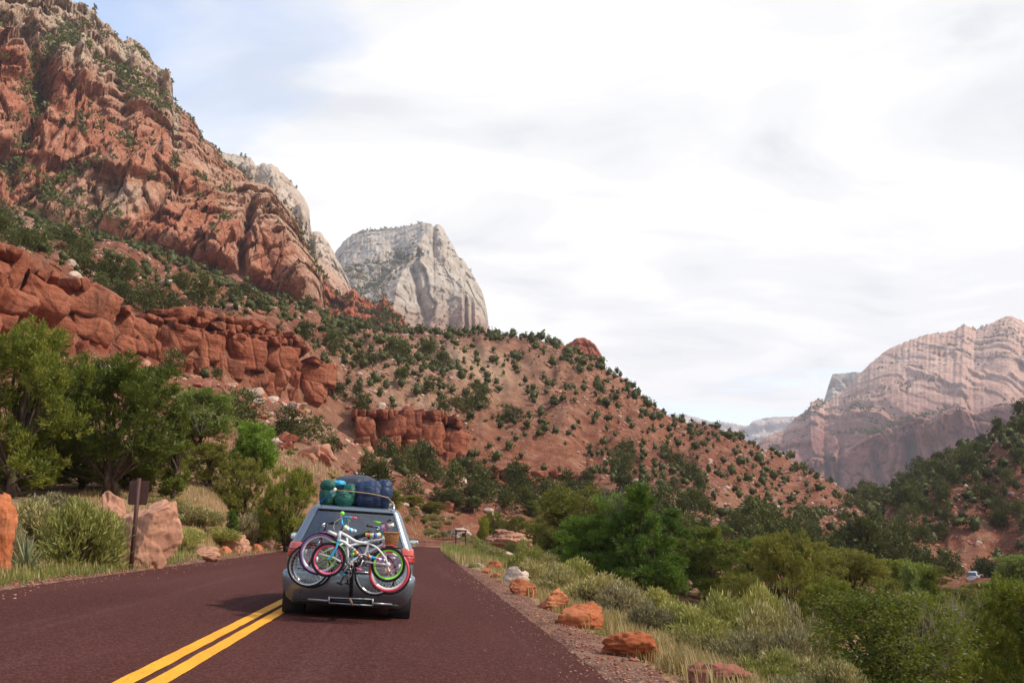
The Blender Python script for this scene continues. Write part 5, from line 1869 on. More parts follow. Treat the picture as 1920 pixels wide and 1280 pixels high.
# pebbles on the shoulders
def pebbles(name, label, pts, size, mat, seed, lift=0.045, n=1):
    q = np.random.RandomState(seed)
    V, F = ICO[n]
    V = V * np.array([1, 1, 0.6])
    k = len(pts)
    sc = size * np.exp(q.normal(size=k) * 0.45)
    a = q.uniform(0, 6.28, k)
    vv = V[None] * sc[:, None, None] * q.uniform(0.6, 1.3, (k, len(V), 1))
    c, s = np.cos(a)[:, None], np.sin(a)[:, None]
    vv = np.stack([vv[..., 0] * c - vv[..., 1] * s, vv[..., 0] * s + vv[..., 1] * c, vv[..., 2]], -1)
    uu = road_u(pts[:, 0], pts[:, 1])
    zz = np.where((uu > -HALF_L) & (uu < HALF_R), road_z(uu, pts[:, 1]) + 0.003, gz(pts[:, 0], pts[:, 1]) + lift)
    vv += np.column_stack([pts, zz])[:, None]
    FF = (F[None] + (np.arange(k) * len(V))[:, None, None]).reshape(-1, 3)
    o = obj(name, mesh(name, vv.reshape(-1, 3), FF, False), M[mat])
    return tag(o, label, None, None, 'stuff')


q = np.random.RandomState(77)


def band(n, u0, u1, s0, s1, pw=2.0):
    U = u0 + (u1 - u0) * np.abs(q.normal(size=n)) * 0.5
    X, Y = road_pt(U, s0 + (s1 - s0) * q.uniform(size=n) ** pw)
    return np.stack([X, Y], -1)


pebbles('gravel', 'pale pebbles on the right road shoulder', band(2600, HALF_R + 0.1, HALF_R + 1.9, 5.5, 45), 0.0105, 'boulder_pink', 1)
pebbles('gravel', 'dark red pebbles on the right road shoulder', band(2200, HALF_R, HALF_R + 2.1, 5.5, 40), 0.012, 'boulder_red', 2)
pebbles('gravel', 'pink pebbles on the left road shoulder', band(1200, -HALF_L - 0.05, -HALF_L - 0.9, 13, 45, 1.5), 0.012, 'boulder_pink', 3)
pebbles('gravel', 'dark pebbles on the left road shoulder', band(1200, -HALF_L - 0.05, -HALF_L - 0.9, 13, 45, 1.5), 0.014, 'boulder_red', 4)
pebbles('gravel', 'loose grit spilled over the right edge of the asphalt', band(700, HALF_R + 0.05, HALF_R - 0.75, 5.5, 40), 0.008, 'boulder_pink', 5)
pebbles('gravel', 'loose grit spilled over the left edge of the asphalt', band(400, -HALF_L - 0.05, -HALF_L + 0.7, 13, 40, 1.5), 0.010, 'boulder_pink', 6)

# ------------------------------------------------------------------ trees and rocks scattered over the slopes
def scatter(seed, n, r0, r1, a0=R(-24.5), a1=R(34.5)):
    q = np.random.RandomState(seed)
    r = np.sqrt(q.uniform(r0 ** 2, r1 ** 2, n))
    a = q.uniform(a0, a1, n)
    x, y = r * np.sin(a), r * np.cos(a)
    z = gz(x, y)
    P = np.stack([x, y, z], -1)
    px, py, d = project(P)
    ri = [np.interp(a, AZW[:520], k[0][:520]) for k in RINGS]
    return q, P, px, py, r, ri


GULLY = [(640, 612), (700, 650), (760, 690), (850, 740), (930, 790), (1030, 840), (1120, 865), (1250, 890), (1350, 930), (1500, 1000)]


def hill_density(P, px, py, r, ri):
    n = fbm(P, 0.022, 3, 201)
    n2 = fbm(P, 0.07, 2, 203)
    d = np.full(len(px), 0.30)
    up_left = (px < 600) & (r > ri[2] + 1)
    d = np.where(up_left, 0.30 + 0.8 * n, d)
    d = np.where((px < 700) & (r < ri[1]), 0.07 + 0.2 * n, d)
    d = np.where((px > 560) & (px < 1620) & (r > 215), 0.36 + 0.6 * n, d)
    d = np.where((px > 900) & (r < 225), 0.75 + 0.4 * n, d)
    d = np.where((px > 700) & (px <= 900) & (r < 200), 0.34 + 0.5 * n, d)
    d = d + 0.65 * bump_line(px, py, GULLY, 34)
    d = d + 0.55 * np.exp(-((r - ri[4] + 6) / 12.0) ** 2) * (px > 560) * (px < 1300)
    d = np.where((px > 1330) & (px < 1600) & (py < 960) & (py > 830), 0.20 + 0.4 * n, d)
    d = np.where(px - (py - 1000) * 0.45 > 1640, 1.05 + 0.3 * n, d)
    d = np.where((px > 1720) & (py > 990) & (py < 1085) & (r < 262), 0.12, d)          # bare slope above the white car
    d = d * (1 + 0.6 * n2)
    cl = (r > ri[1] - 9) & (r < ri[2] + 1) & (px < 1100)
    d = np.where(cl, 0.0, d)
    d = np.where(r > ri[4] + 4, 0.0, d)
    d = np.where(r < ri[0] * 1.05, 0.0, d)
    return d


def small_tree(seed, tips, k, L, W):
    q = np.random.RandomState(seed)
    h, w = 3.2, q.uniform(2.3, 3.2)
    C, Rl = crown_lobes(q, h, w, ['round', 'cone', 'round'][seed % 3], 11)
    C[:, :2] *= 0.72
    P, D = lobes_tips(q, C, Rl * 1.75, tips, 0.5)
    P[:, 2] = np.maximum(P[:, 2], 0.12)
    D = unit(D * 0.7 + np.array([0, 0, 0.4]))
    V, F, rnd = leaves(q, P, D, L, W, 0.14, k, 0.55)
    return V, F, rnd


def tree_region(px, py, r, ri, h):
    """Label and group of a hillside tree: its size and what it stands by."""
    sz = 'tall' if h > 3.6 else 'small' if h < 2.5 else 'middling'
    if px < 600:
        if r > ri[2]:
            wh = 'above the left end' if px < 150 else 'above the middle' if px < 350 else 'above the right end'
            hi = 'just' if r < ri[2] + 45 else 'high'
            return '%s juniper on the slope %s %s of the long red cliff' % (sz, hi, wh), 'junipers above the long cliff'
        wh = 'below the right end of the long red cliff' if px > 400 else 'below the middle of the long red cliff'
        return '%s shrubby juniper on the talus %s' % (sz, wh), 'junipers on the talus'
    if px - (py - 1000) * 0.45 > 1640:
        wh = 'near its skyline' if r > ri[4] - 40 else 'at its foot' if r < 265 else 'halfway up'
        sd = 'at the right edge' if px > 1830 else 'in its middle' if px > 1720 else 'at its left tip'
        return '%s juniper crowding the right slope, %s, %s' % (sz, wh, sd), 'junipers on the right slope'
    if r < 205:
        wh = ('beside the short red cliff' if px < 880 else 'below the low layered cliff' if px < 1090 else 'behind the dark pointed juniper' if px < 1290
              else 'behind the olive junipers' if px < 1420 else 'behind the forked juniper' if px < 1560 else 'behind the bright valley cottonwood')
        return '%s juniper at the hill foot %s' % (sz, wh), 'junipers at the hill foot'
    if abs(r - ri[4]) < 22 and px < 1300:
        wh = 'below the white peak' if px < 930 else 'left of the small butte' if px < 1080 else 'right of the small butte'
        return '%s juniper on the hill crest %s' % (sz, wh), 'junipers along the hill crest'
    if px > 1240:
        wh = 'low' if r < 260 else 'high'
        return '%s juniper %s on the orange slopes toward the canyon end' % (sz, wh), 'junipers on the orange slopes'
    wh = 'above the short red cliff' if px < 880 else 'in the middle of the hill' if px < 1080 else 'on its right flank'
    return '%s juniper dotted on the red hillside, %s' % (sz, wh), 'junipers on the red hillside'


def blob(seed, w, h, z0, nr, ns, cards, L, W):
    """A far shrub: a lumpy core wrapped in leaf faces."""
    q = np.random.RandomState(seed)
    v = np.linspace(-1.35, 1.5, nr)[:, None]
    u = np.arange(ns)[None] * 2 * math.pi / ns + 0.4 * np.arange(nr)[:, None]
    S = np.stack([np.cos(v) * np.cos(u), np.cos(v) * np.sin(u), np.sin(v) * np.ones_like(u)], -1).reshape(-1, 3)
    k = 0.66 + 0.95 * fbm(S, 1.5, 2, seed) + q.uniform(-0.13, 0.13, len(S))
    V = S * k[:, None] * np.array([w, w, h]) / 2 + np.array([0, 0, z0 + h / 2])
    F = grid_faces(nr, ns, True)
    D = unit(q.normal(size=(cards, 3)))
    T_ = D * np.array([w, w, h]) * q.uniform(0.26, 0.46, (cards, 1)) + np.array([0, 0, z0 + h / 2])
    V2, F2, r2 = leaves(q, T_, unit(D + np.array([0, 0, 0.4])), L, W, 0.05, 2, 0.6)
    return np.concatenate([V, V2]), np.concatenate([F, F2 + len(V)]), np.concatenate([q.uniform(0, 0.75, len(V)), r2])


def thin(P, ok, dist):
    """Keeps trees from growing into one another."""
    cell, keep = {}, np.zeros(len(P), bool)
    for i in np.where(ok)[0]:
        a, b = int(P[i, 0] // 4), int(P[i, 1] // 4)
        if all((P[j, 0] - P[i, 0]) ** 2 + (P[j, 1] - P[i, 1]) ** 2 > dist[i] ** 2 for u in (-1, 0, 1) for v in (-1, 0, 1) for j in cell.get((a + u, b + v), ())):
            keep[i] = True
            cell.setdefault((a, b), []).append(i)
    return keep


def hill_trees():
    global HILL_T
    q, P, px, py, r, ri = scatter(31, 17000, 95, 440)
    d = hill_density(P, px, py, r, ri)
    ok = (q.uniform(size=len(d)) < d * 0.62) & (px > -60) & (px < 1980)
    ok &= ~((np.abs(px - 1815) < 30) & (py > 1078))                # keep the far car in view
    ok = thin(P, ok, np.where(px > 1600, 2.9, 2.2))
    P, px, py, r = P[ok], px[ok], py[ok], r[ok]
    ri = [k[ok] for k in ri]
    h = 2.7 * np.exp(q.normal(size=len(P)) * 0.30) * np.where(q.uniform(size=len(P)) < 0.22, 0.6, 1.0) * np.where(px > 1600, 1.5, 1.0) * np.where(r < 205, 1.15, 1.0)
    order = np.argsort(-h / r)
    rank = np.empty(len(P), int)
    rank[order] = np.arange(len(P))
    protos = []
    for k in range(8):
        V, F, rnd = small_tree(400 + k, 150, 9, 0.32, 0.13)
        me = mesh('juniper', V, F, False, {'rnd': rnd})
        me.materials.append(M['juniper_far'])
        protos.append(me)
    for i in np.where(rank < 300)[0]:
        o = obj('juniper', protos[i % 8], None, None, (P[i, 0], P[i, 1], P[i, 2] - 0.1))
        s = h[i] / 3.2
        w = s * q.uniform(0.85, 1.25)
        o.scale = (w, w, s)
        o.rotation_euler = (0, 0, q.uniform(0, 6.28))
        lb, gr = tree_region(px[i], py[i], r[i], [k[i] for k in ri], h[i])
        tag(o, lb, 'tree', gr)
    rest = np.where(rank >= 300)[0]
    sm = [blob(430 + k, 2.7, 3.0, 0.05, 5, 7, 16, 0.60, 0.36) for k in range(12)]
    merge('hillside_junipers', 'far junipers covering the canyon slopes', P[rest], h[rest] / 3.2, sm, 'juniper_far', q)
    print('hill trees', len(P))


def merge(name, label, P, S, protos, mat, q, wide=(0.7, 1.45)):
    Vs, Fs, Rn, n = [], [], [], 0
    for i in range(len(P)):
        V, F, rnd = protos[q.randint(len(protos))]
        a = q.uniform(0, 6.28)
        c, s = math.cos(a), math.sin(a)
        w = S[i] * q.uniform(*wide)
        W = np.stack([(V[:, 0] * c - V[:, 1] * s) * w, (V[:, 0] * s + V[:, 1] * c) * w, V[:, 2] * S[i]], -1) + P[i]
        Vs.append(W)
        Fs.append(F + n)
        Rn.append(np.clip(rnd + q.uniform(-0.2, 0.2), 0, 1))
        n += len(V)
    o = obj(name, mesh(name, np.concatenate(Vs), np.concatenate(Fs), False, {'rnd': np.concatenate(Rn)}), M[mat])
    return tag(o, label, None, None, 'stuff')


hill_trees()


def low_shrubs():
    q, P, px, py, r, ri = scatter(37, 14000, 62, 430)
    n = fbm(P, 0.03, 3, 301)
    cl = (r > ri[1] - 8) & (r < ri[2] + 1) & (px < 1100)
    ok = (q.uniform(size=len(px)) < 0.20 + 0.45 * n) & (r < ri[4] + 3) & ~cl & (r > ri[0] * 0.9) & (np.abs(road_u(P[:, 0], P[:, 1])) > 7) & (px > -40) & (px < 1960)
    P = P[ok]
    sm = [blob(500 + k, 0.95, 0.6, 0.0, 4, 6, 6, 0.34, 0.2) for k in range(6)]
    k = q.uniform(size=len(P)) < 0.5
    merge('low_brush', 'grey-green low brush over the canyon slopes', P[k], q.uniform(0.45, 1.1, k.sum()), sm, 'sage_grey', q)
    merge('low_brush', 'dark green low brush over the canyon slopes', P[~k], q.uniform(0.45, 1.2, (~k).sum()), sm, 'juniper_olive', q)


low_shrubs()


def slope_rocks():
    q, P, px, py, r, ri = scatter(43, 26000, 75, 420)
    n = fbm(P, 0.02, 3, 401)
    below = np.exp(-((r - ri[1] + 14) / 16.0) ** 2) * (px < 1100) * (px > 180)
    pale = np.exp(-(((px - 850) / 210.0) ** 2 + ((py - 690) / 75.0) ** 2)) + np.exp(-(((px - 540) / 130.0) ** 2 + ((py - 830) / 80.0) ** 2))
    d = 0.22 + 0.4 * n + 0.7 * below + 0.3 * pale
    cl = (r > ri[1] - 5) & (r < ri[2] + 1) & (px < 1100)
    ok = (q.uniform(size=len(px)) < d) & ~cl & (r < ri[4] + 2) & (r > ri[0]) & (px > -40) & (px < 1960) & (np.abs(road_u(P[:, 0], P[:, 1])) > 9)
    P, px, py, r, ri = P[ok], px[ok], py[ok], r[ok], [k[ok] for k in ri]
    s = 0.20 + 0.40 * np.exp(q.normal(size=len(P)) * 0.6)
    s = np.minimum(s, 1.35)
    order = np.argsort(-s / r)
    big, rest = order[:190], order[190:]
    kinds = ['boulder_pink', 'boulder_pale', 'cliff', 'boulder_pink', 'boulder_red', 'cliff']
    protos = []
    for k in range(12):
        V, F = rock_shape(600 + k, (2.2, 1.7, 1.3), 3, 9, 0.68, 0.05)
        me = mesh('slope_boulder', V, F, False)
        me.materials.append(M[kinds[k % 6]])
        protos.append(me)
    names = {'boulder_pink': 'pink', 'boulder_pale': 'pale', 'cliff': 'red', 'boulder_red': 'dark red'}
    for i in big:
        k = q.randint(12)
        o = obj('slope_boulder', protos[k], None, None, (P[i, 0], P[i, 1], P[i, 2] - 0.3 * s[i]))
        o.scale = (s[i] * q.uniform(0.8, 1.4), s[i], s[i] * q.uniform(0.7, 1.1))
        o.rotation_euler = (q.normal() * 0.2, q.normal() * 0.2, q.uniform(0, 6.28))
        c = names[kinds[k % 6]]
        if px[i] < 620:
            lb, gr = ('%s boulder on the talus under the long red cliff' % c, 'boulders on the talus') if r[i] < ri[1][i] else ('%s boulder among junipers above the long cliff' % c, 'boulders above the long cliff')
        elif px[i] - (py[i] - 1000) * 0.45 > 1640:
            lb, gr = '%s boulder among junipers on the right slope' % c, 'boulders on the right slope'
        else:
            lb, gr = '%s boulder lying on the red hillside' % c, 'boulders on the red hillside'
        tag(o, lb, 'boulder', gr)
    V, F = ICO[1]
    for nm, mt, sel in (('pale', 'boulder_pale', rest[::3]), ('pink', 'boulder_pink', rest[1::3]), ('red', 'boulder_red', rest[2::3])):
        k = len(sel)
        vv = V[None] * q.uniform(0.6, 1.25, (k, len(V), 3)) * (s[sel] * 0.75)[:, None, None] * np.array([1.15, 1.0, 0.7])
        a = q.uniform(0, 6.28, k)
        c, sn = np.cos(a)[:, None], np.sin(a)[:, None]
        vv = np.stack([vv[..., 0] * c - vv[..., 1] * sn, vv[..., 0] * sn + vv[..., 1] * c, vv[..., 2]], -1) + P[sel][:, None] + np.array([0, 0, 0.02])
        FF = (F[None] + (np.arange(k) * len(V))[:, None, None]).reshape(-1, 3)
        tag(obj('scree', mesh('scree', vv.reshape(-1, 3), FF, False), M[mt]), '%s stones strewn over the slopes' % nm, None, None, 'stuff')
    print('rocks', len(P))


slope_rocks()


def wall_shrubs(name, label, V, n, seed, size, cl_scale, thr, lines=(), mat='juniper_far'):
    """Shrubs on the ledges of a rock wall."""
    q = np.random.RandomState(seed)
    du = np.gradient(V, axis=1)
    dv = np.gradient(V, axis=0)
    N = np.cross(du, dv)
    N = N / np.maximum(np.linalg.norm(N, axis=-1, keepdims=True), 1e-9)
    up = np.abs(N[..., 2])
    px, py, _ = project(V)
    w = np.clip(up - 0.25, 0, 1) * np.clip(fbm(V, cl_scale, 3, seed) + thr, 0, 1)
    for pts, wd, a in lines:
        w = w + a * bump_line(px, py, pts, wd) * np.clip(up, 0.1, 1)
    area = np.linalg.norm(np.cross(du, dv), axis=-1)
    w = (w * area)[3:-2].ravel()
    i = q.choice(len(w), n, p=w / w.sum())
    P = V[3:-2].reshape(-1, 3)[i]
    sm = []
    for k in range(5):
        qq = np.random.RandomState(seed + k)
        T_ = unit(qq.normal(size=(9, 3))) * np.array([0.42, 0.42, 0.45]) + np.array([0, 0, 0.55])
        Vv, F, rnd = leaves(qq, T_, unit(T_ - np.array([0, 0, 0.3]) + np.array([0, 0, 0.5])), 0.6, 0.36, 0.1, 2, 0.6)
        sm.append((Vv, F, rnd))
    merge(name, label, P, size * q.uniform(0.5, 1.3, n), sm, mat, q)


wall_shrubs('mountain_brush', 'dark brush on the ledges of the red mountain', MASSIF_V, 1900, 71, 2.9, 0.014, 0.02,
            [([(125, 65), (75, 125), (62, 200), (20, 300)], 26, 1.2), ([(230, 150), (280, 190), (300, 215)], 22, 0.9), ([(20, 330), (120, 370), (200, 420)], 40, 1.0), ([(140, 330), (220, 300)], 16, 0.8),
             ([(60, 420), (180, 440), (300, 480)], 45, 1.6), ([(330, 310), (280, 345)], 14, 0.6)])
wall_shrubs('mountain_brush', 'dark brush on the ledges of the white peak', PEAK_V, 900, 81, 4.6, 0.006, 0.0,
            [([(640, 520), (690, 505), (730, 490), (775, 475)], 20, 1.6), ([(650, 545), (700, 535), (730, 520)], 22, 1.6), ([(700, 560), (720, 570)], 20, 0.6), ([(660, 438), (700, 434), (760, 426)], 4, 1.2)])
wall_shrubs('mountain_brush', 'dark brush on the pink canyon wall mountain', RIGHT_V, 900, 91, 5.5, 0.004, 0.03,
            [([(1560, 812), (1650, 812), (1720, 812)], 6, 1.5), ([(1500, 790), (1560, 740)], 10, 0.8), ([(1600, 770), (1700, 800)], 30, 0.4)])
wall_shrubs('mountain_brush', 'brush on the broken red spur', SPUR_V, 260, 95, 3.2, 0.03, 0.15)


def rim_pines():
    spots = [(84, 26, 11), (98, 33, 12), (104, 36, 9), (115, 41, 13), (150, 50, 9), (161, 52, 12), (181, 66, 8), (203, 82, 9), (216, 97, 17), (189, 100, 10), (378, 272, 14), (452, 291, 9), (460, 296, 10), (493, 372, 7), (545, 342, 9), (556, 352, 8), (42, 6, 10)]
    for k, (x, y, hp) in enumerate(spots):
        r = 1015 if x < 360 else (950 if x < 400 else (1740 if x > 440 and x != 493 else 900))
        p = at(x, y + 2, r)
        h = hp * r / FPX
        q = np.random.RandomState(700 + k)
        C, Rl = crown_lobes(q, h, h * 0.55, 'cone', 10)
        P, D = lobes_tips(q, C, Rl * 1.2, 60, 0.4)
        V, F, rnd = leaves(q, P, unit(D + np.array([0, 0, 0.2])), h * 0.14, h * 0.07, h * 0.03, 5, 0.6)
        root = empty('rim_pine', tuple(p))
        obj('crown', mesh('crown', V, F, False, {'rnd': rnd}), M['juniper_far'], root)
        MB().tube(np.array([[0, 0, -h * 0.3], [0.02 * h, 0, h * 0.4], [0, 0, h * 0.9]]), np.array([0.04, 0.03, 0.01]) * h, 5).build('trunk', M['bark'], root)
        lb = {216: 'lone tall pine in the notch left of the square rim tower', 378: 'lone pine on the red ridge shoulder'}.get(x, None)
        if lb is None:
            lb = 'small pine on the skyline rim of the red mountain' if r < 1100 else 'small pine on the skyline of the cream ridge'
        tag(root, lb, 'tree', 'pines on the mountain rims')


rim_pines()

# ------------------------------------------------------------------ cars
ZT = [.19, .25, .33, .46, .60, .66, .685, .70, .78, .90, 1.00, 1.055, 1.085, 1.11, 1.20, 1.30, 1.40, 1.50, 1.58, 1.62, 1.66, 1.695, 1.72, 1.735, 1.742]
WT = [.84, .90, .945, .985, 1.0, 1.0, .995, .985, .985, .982, .975, .965, .955, .945, .905, .863, .822, .780, .745, .727, .700, .655, .57, .40, .02]
RT = [.12, .05, .015, .0, .0, .015, .04, .075, .078, .082, .088, .095, .10, .108, .145, .195, .245, .295, .335, .352, .36, .40, .55, .85, 1.3]
FT = [4.72, 4.80, 4.84, 4.86, 4.85, 4.83, 4.82, 4.80, 4.72, 4.55, 4.30, 4.02, 3.93, 3.87, 3.70, 3.52, 3.34, 3.16, 3.02, 2.94, 2.82, 2.66, 2.4, 2.1, 1.6]
# columns of the outline from the middle of the rear, round the right side, to the middle of the front
REAR_F = [0, .15, .30, .45, .60, .74, .86, .93, .965]
SIDE_N = 26


def outline(z):
    w, r, f = (np.interp(z, ZT, q) for q in (WT, RT, FT))
    c = 0.13 * w + 0.03
    pts = []
    bow = 0.07 * w
    for k in REAR_F:
        x = k * (w - c) / .965
        pts.append((x, r + bow * (x / max(w, .01)) ** 2))
    yb = r + bow * ((w - c) / max(w, .01)) ** 2
    for a in np.linspace(0, math.pi / 2, 7)[1:]:
        pts.append((w - c + c * math.sin(a), yb + c * (1 - math.cos(a))))
    y0 = yb + c
    cf = min(0.45 * w, 0.5)
    for t in np.linspace(0, 1, SIDE_N)[1:]:
        y = y0 + (f - cf - y0) * t
        pts.append((w * (1 - 0.02 * t ** 4), y))
    for a in np.linspace(0, math.pi / 2, 7)[1:]:
        pts.append(((w * .98 - cf) + cf * math.cos(a), f - cf + cf * math.sin(a)))
    for k in (0.75, .5, .25, 0):
        pts.append(((w * .98 - cf) * k, f))
    return np.array(pts)


def build_van(name, mats, luggage_rails=True):
    lv = sorted(set(ZT + list(np.linspace(.19, 1.735, 34))))
    lv = [z for i, z in enumerate(lv) if i == 0 or z - lv[i - 1] > 0.006 or z in ZT]
    half = [outline(z) for z in lv]
    nh = len(half[0])
    rows = []
    for z, h in zip(lv, half):
        left = h[1:-1][::-1] * np.array([-1, 1])
        full = np.concatenate([h, left])
        rows.append(np.column_stack([full, np.full(len(full), z)]))
    n = len(rows[0])
    G = np.array(rows)
    # normal-ish crown of the roof is given by the last levels
    nr = len(REAR_F)
    parts = {'body': [], 'rear_window': [], 'windshield': [], 'side_window': [], 'tail_light': []}
    c_corner0, c_side0 = nr - 1, nr - 1 + 6
    c_front0 = c_side0 + SIDE_N - 1

    def sidecol(j):
        return j if j < nh else n - 1 - j if False else (2 * (nh - 1) - j - 1 if j >= nh - 1 else j)
    win = {}
    for i in range(len(lv) - 1):
        zm = (lv[i] + lv[i + 1]) / 2
        for j in range(n):
            k = j if j < nh - 1 else 2 * (nh - 1) - 1 - j          # mirrored column index
            side = 'r' if j < nh - 1 else 'l'
            key = 'body'
            if 1.105 < zm < 1.635:
                if k < nr - 1:
                    key = 'rear_window'
                elif zm < 1.59 and c_side0 + 1 <= k < c_side0 + 8:
                    key = 'side_window_rear_' + side
                elif zm < 1.59 and c_side0 + 9 <= k < c_side0 + 16:
                    key = 'side_window_mid_' + side
                elif zm < 1.59 and c_side0 + 17 <= k < c_side0 + 23:
                    key = 'side_window_front_' + side
                elif zm < 1.60 and k >= c_front0 + 3:
                    key = 'windshield'
            win.setdefault(key, []).append([i * n + j, i * n + (j + 1) % n, (i + 1) * n + (j + 1) % n, (i + 1) * n + j])
    root = empty(name)
    V = G.reshape(-1, 3)

    def sub(faces, nm, mat, grow=0.0, smooth=True):
        F = np.array(faces)
        u, inv = np.unique(F, return_inverse=True)
        vv = V[u].copy()
        if grow:
            cc = np.array([0, 2.4, 0.9])
            d = unit((vv - cc) * np.array([1, 1, 0.3]))
            vv = vv + d * grow
        return obj(nm, mesh(nm, vv, inv.reshape(F.shape), smooth), mat, root)
    body = sub(win.pop('body'), 'body', mats['paint'])
    for k, f in win.items():
        sub(f, 'rear_window' if k == 'rear_window' else 'windshield' if k == 'windshield' else 'side_window', M['glass'])
    # roof cap and floor
    top = G[-1]
    m = MB()
    m.add(np.concatenate([top, [[0, 1.45, 1.745]]]), np.array([[j, (j + 1) % n, n] for j in range(n)]))
    m.build('roof', mats['paint'], root)
    bot = G[0]
    m = MB()
    m.add(np.concatenate([bot, [[0, 2.4, 0.19]]]), np.array([[(j + 1) % n, j, n] for j in range(n)]))
    m.build('underbody', M['black_plastic'], root)

    def surf(x, z, off=0.0):
        """Point on the rear of the body at lateral x and height z."""
        o = outline(z)[:nr + 6]
        s = 1 if x >= 0 else -1
        y = np.interp(abs(x), o[:, 0], o[:, 1])
        return np.array([x, y - off, z])

    # lamps: upper lens, lower lens, on each rear corner
    for s in (1, -1):
        for z0, z1, mt, nm in ((0.885, 0.985, 'tail_red', 'tail_light'), (0.987, 1.105, 'tail_pink', 'tail_light')):
            zs = np.linspace(z0, z1, 6)
            P = []
            for z in zs:
                o = outline(z)
                w = np.interp(z, ZT, WT)
                full_x = list(np.linspace(0.80 * w, o[nr - 1, 0], 4)) + list(o[nr:nr + 6, 0])
                yy = [np.interp(x, o[:nr, 0], o[:nr, 1]) for x in full_x[:4]] + list(o[nr:nr + 6, 1])
                P.append([(s * (x + 0.012), y - 0.016, z) for x, y in zip(full_x, yy)])
            P = np.array(P)
            F = grid_faces(6, P.shape[1])
            back = P + np.array([-s * 0.03, 0.03, 0])
            V2 = np.concatenate([P.reshape(-1, 3), back.reshape(-1, 3)])
            k = P.shape[1]
            N0 = 6 * k
            edge = [i for i in range(k)] + [i * k + k - 1 for i in range(1, 6)] + [5 * k + i for i in range(k - 2, -1, -1)] + [i * k for i in range(4, 0, -1)]
            E = np.array([[edge[i], edge[(i + 1) % len(edge)], N0 + edge[(i + 1) % len(edge)], N0 + edge[i]] for i in range(len(edge))])
            obj(nm, mesh(nm, V2, np.concatenate([F, E]), True), M[mt], root)
    # reversing lens low in the lamp and number plate recess
    # bumper shell
    m = MB()
    zb = [.215, .27, .42, .56, .64, .675, .69]
    off = [0.0, .025, .04, .042, .04, .028, .0]
    ro = []
    for z, d in zip(zb, off):
        o = outline(z)[:nr + 9]
        o = np.concatenate([o[::-1] * np.array([-1, 1]), o[1:]])
        dirn = unit(o - np.array([0, 1.1]))
        q_ = o + dirn * d
        ro.append(np.column_stack([q_, np.full(len(o), z)]))
    ro = np.array(ro)
    m.add(ro.reshape(-1, 3), grid_faces(len(zb), ro.shape[1]))
    bumper = m.build('bumper', mats['paint'], root)
    # dark step pad, lower valance
    m = MB()
    pad = np.array([[surf(x, .69, .035) + np.array([0, 0, .003]), surf(x, .70, -.0) + np.array([0, 0, .0])] for x in np.linspace(-.72, .72, 17)])
    m.add(pad.reshape(-1, 3), grid_faces(17, 2))
    m.build('step_pad', M['black_plastic'], bumper)
    m = MB()
    m.tube(np.array([surf(x, .235, .03) for x in np.linspace(-.80, .80, 21)]), .022, 8)
    m.build('valance', M['black_plastic'], bumper)
    # tailgate seam and window frame
    m = MB()
    for s in (1, -1):
        pts = []
        for z in np.linspace(.71, 1.69, 30):
            w = np.interp(z, ZT, WT)
            o = outline(z)
            x = 0.815 * w if z > 1.0 else 0.80 * w
            pts.append(surf(s * o[nr - 1, 0] * 1.0, z, .004))
        m.tube(np.array(pts), .006, 5)
    m.build('tailgate_seam', M['black_plastic'], root)
    m = MB()
    xs = np.linspace(-1, 1, 25)
    for z, rr in ((1.108, .012), (1.632, .016)):
        ww = outline(z)[nr - 1, 0]
        m.tube(np.array([surf(x * ww, z, .004) for x in xs]), rr, 6)
    m.build('window_seal', M['black_plastic'], root)
    # spoiler lip along the roof edge
    m = MB()
    pr = []
    for x in np.linspace(-1, 1, 25):
        w = outline(1.66)[nr - 1, 0] * 1.02
        b = surf(x * w, 1.655, .0)
        pr.append([b + [0, .02, .012], b + [0, -.045, .006], b + [0, -.05, -.018], b + [0, .005, -.022]])
    pr = np.array(pr)
    m.add(pr.reshape(-1, 3), grid_faces(25, 4, True))
    m.build('spoiler', mats['paint'], root)
    # wiper
    m = MB()
    m.tube(np.array([surf(0.02, 1.12, .03), surf(.28, 1.15, .035), surf(.52, 1.19, .03)]), .009, 6)
    m.build('rear_wiper', M['black_plastic'], root)
    # gap between tailgate and bumper
    m = MB()
    m.tube(np.array([surf(x, .712, .003) for x in np.linspace(-.80, .80, 21)]), .007, 5)
    m.build('tailgate_seam', M['black_plastic'], root)
    # plate
    m = MB()
    m.box(surf(0, .84, .012), (.31, .012, .16))
    m.build('number_plate', M['plate'], root)
    m = MB()
    m.box(surf(0, .955, .02), (.62, .04, .045))
    m.build('tailgate_handle', mats['paint'], root)
    # wheels
    for s in (1, -1):
        for y in (.86, 3.82):
            m = MB()
            m.lathe((s * .80, y, .335), [(.0, -.11), (.20, -.11), (.215, -.10), (.27, -.115), (.315, -.11), (.333, -.085), (.335, .0), (.333, .085), (.315, .11), (.27, .115), (.215, .10), (.20, .08), (.0, .06)], (s, 0, 0), 36)
            wh = m.build('wheel', M['rubber'], root)
            m = MB()
            m.lathe((s * .80, y, .335), [(.0, .085), (.05, .1), (.12, .085), (.19, .095), (.21, .105)], (s, 0, 0), 30)
            m.build('rim', M['steel'], wh)
            m = MB()
            m.lathe((s * .80, y, .335), [(.40, -.13), (.40, .205), (.375, .208), (.375, -.13)], (s, 0, 0), 36)
            m.build('wheel_arch', M['black_plastic'], root)
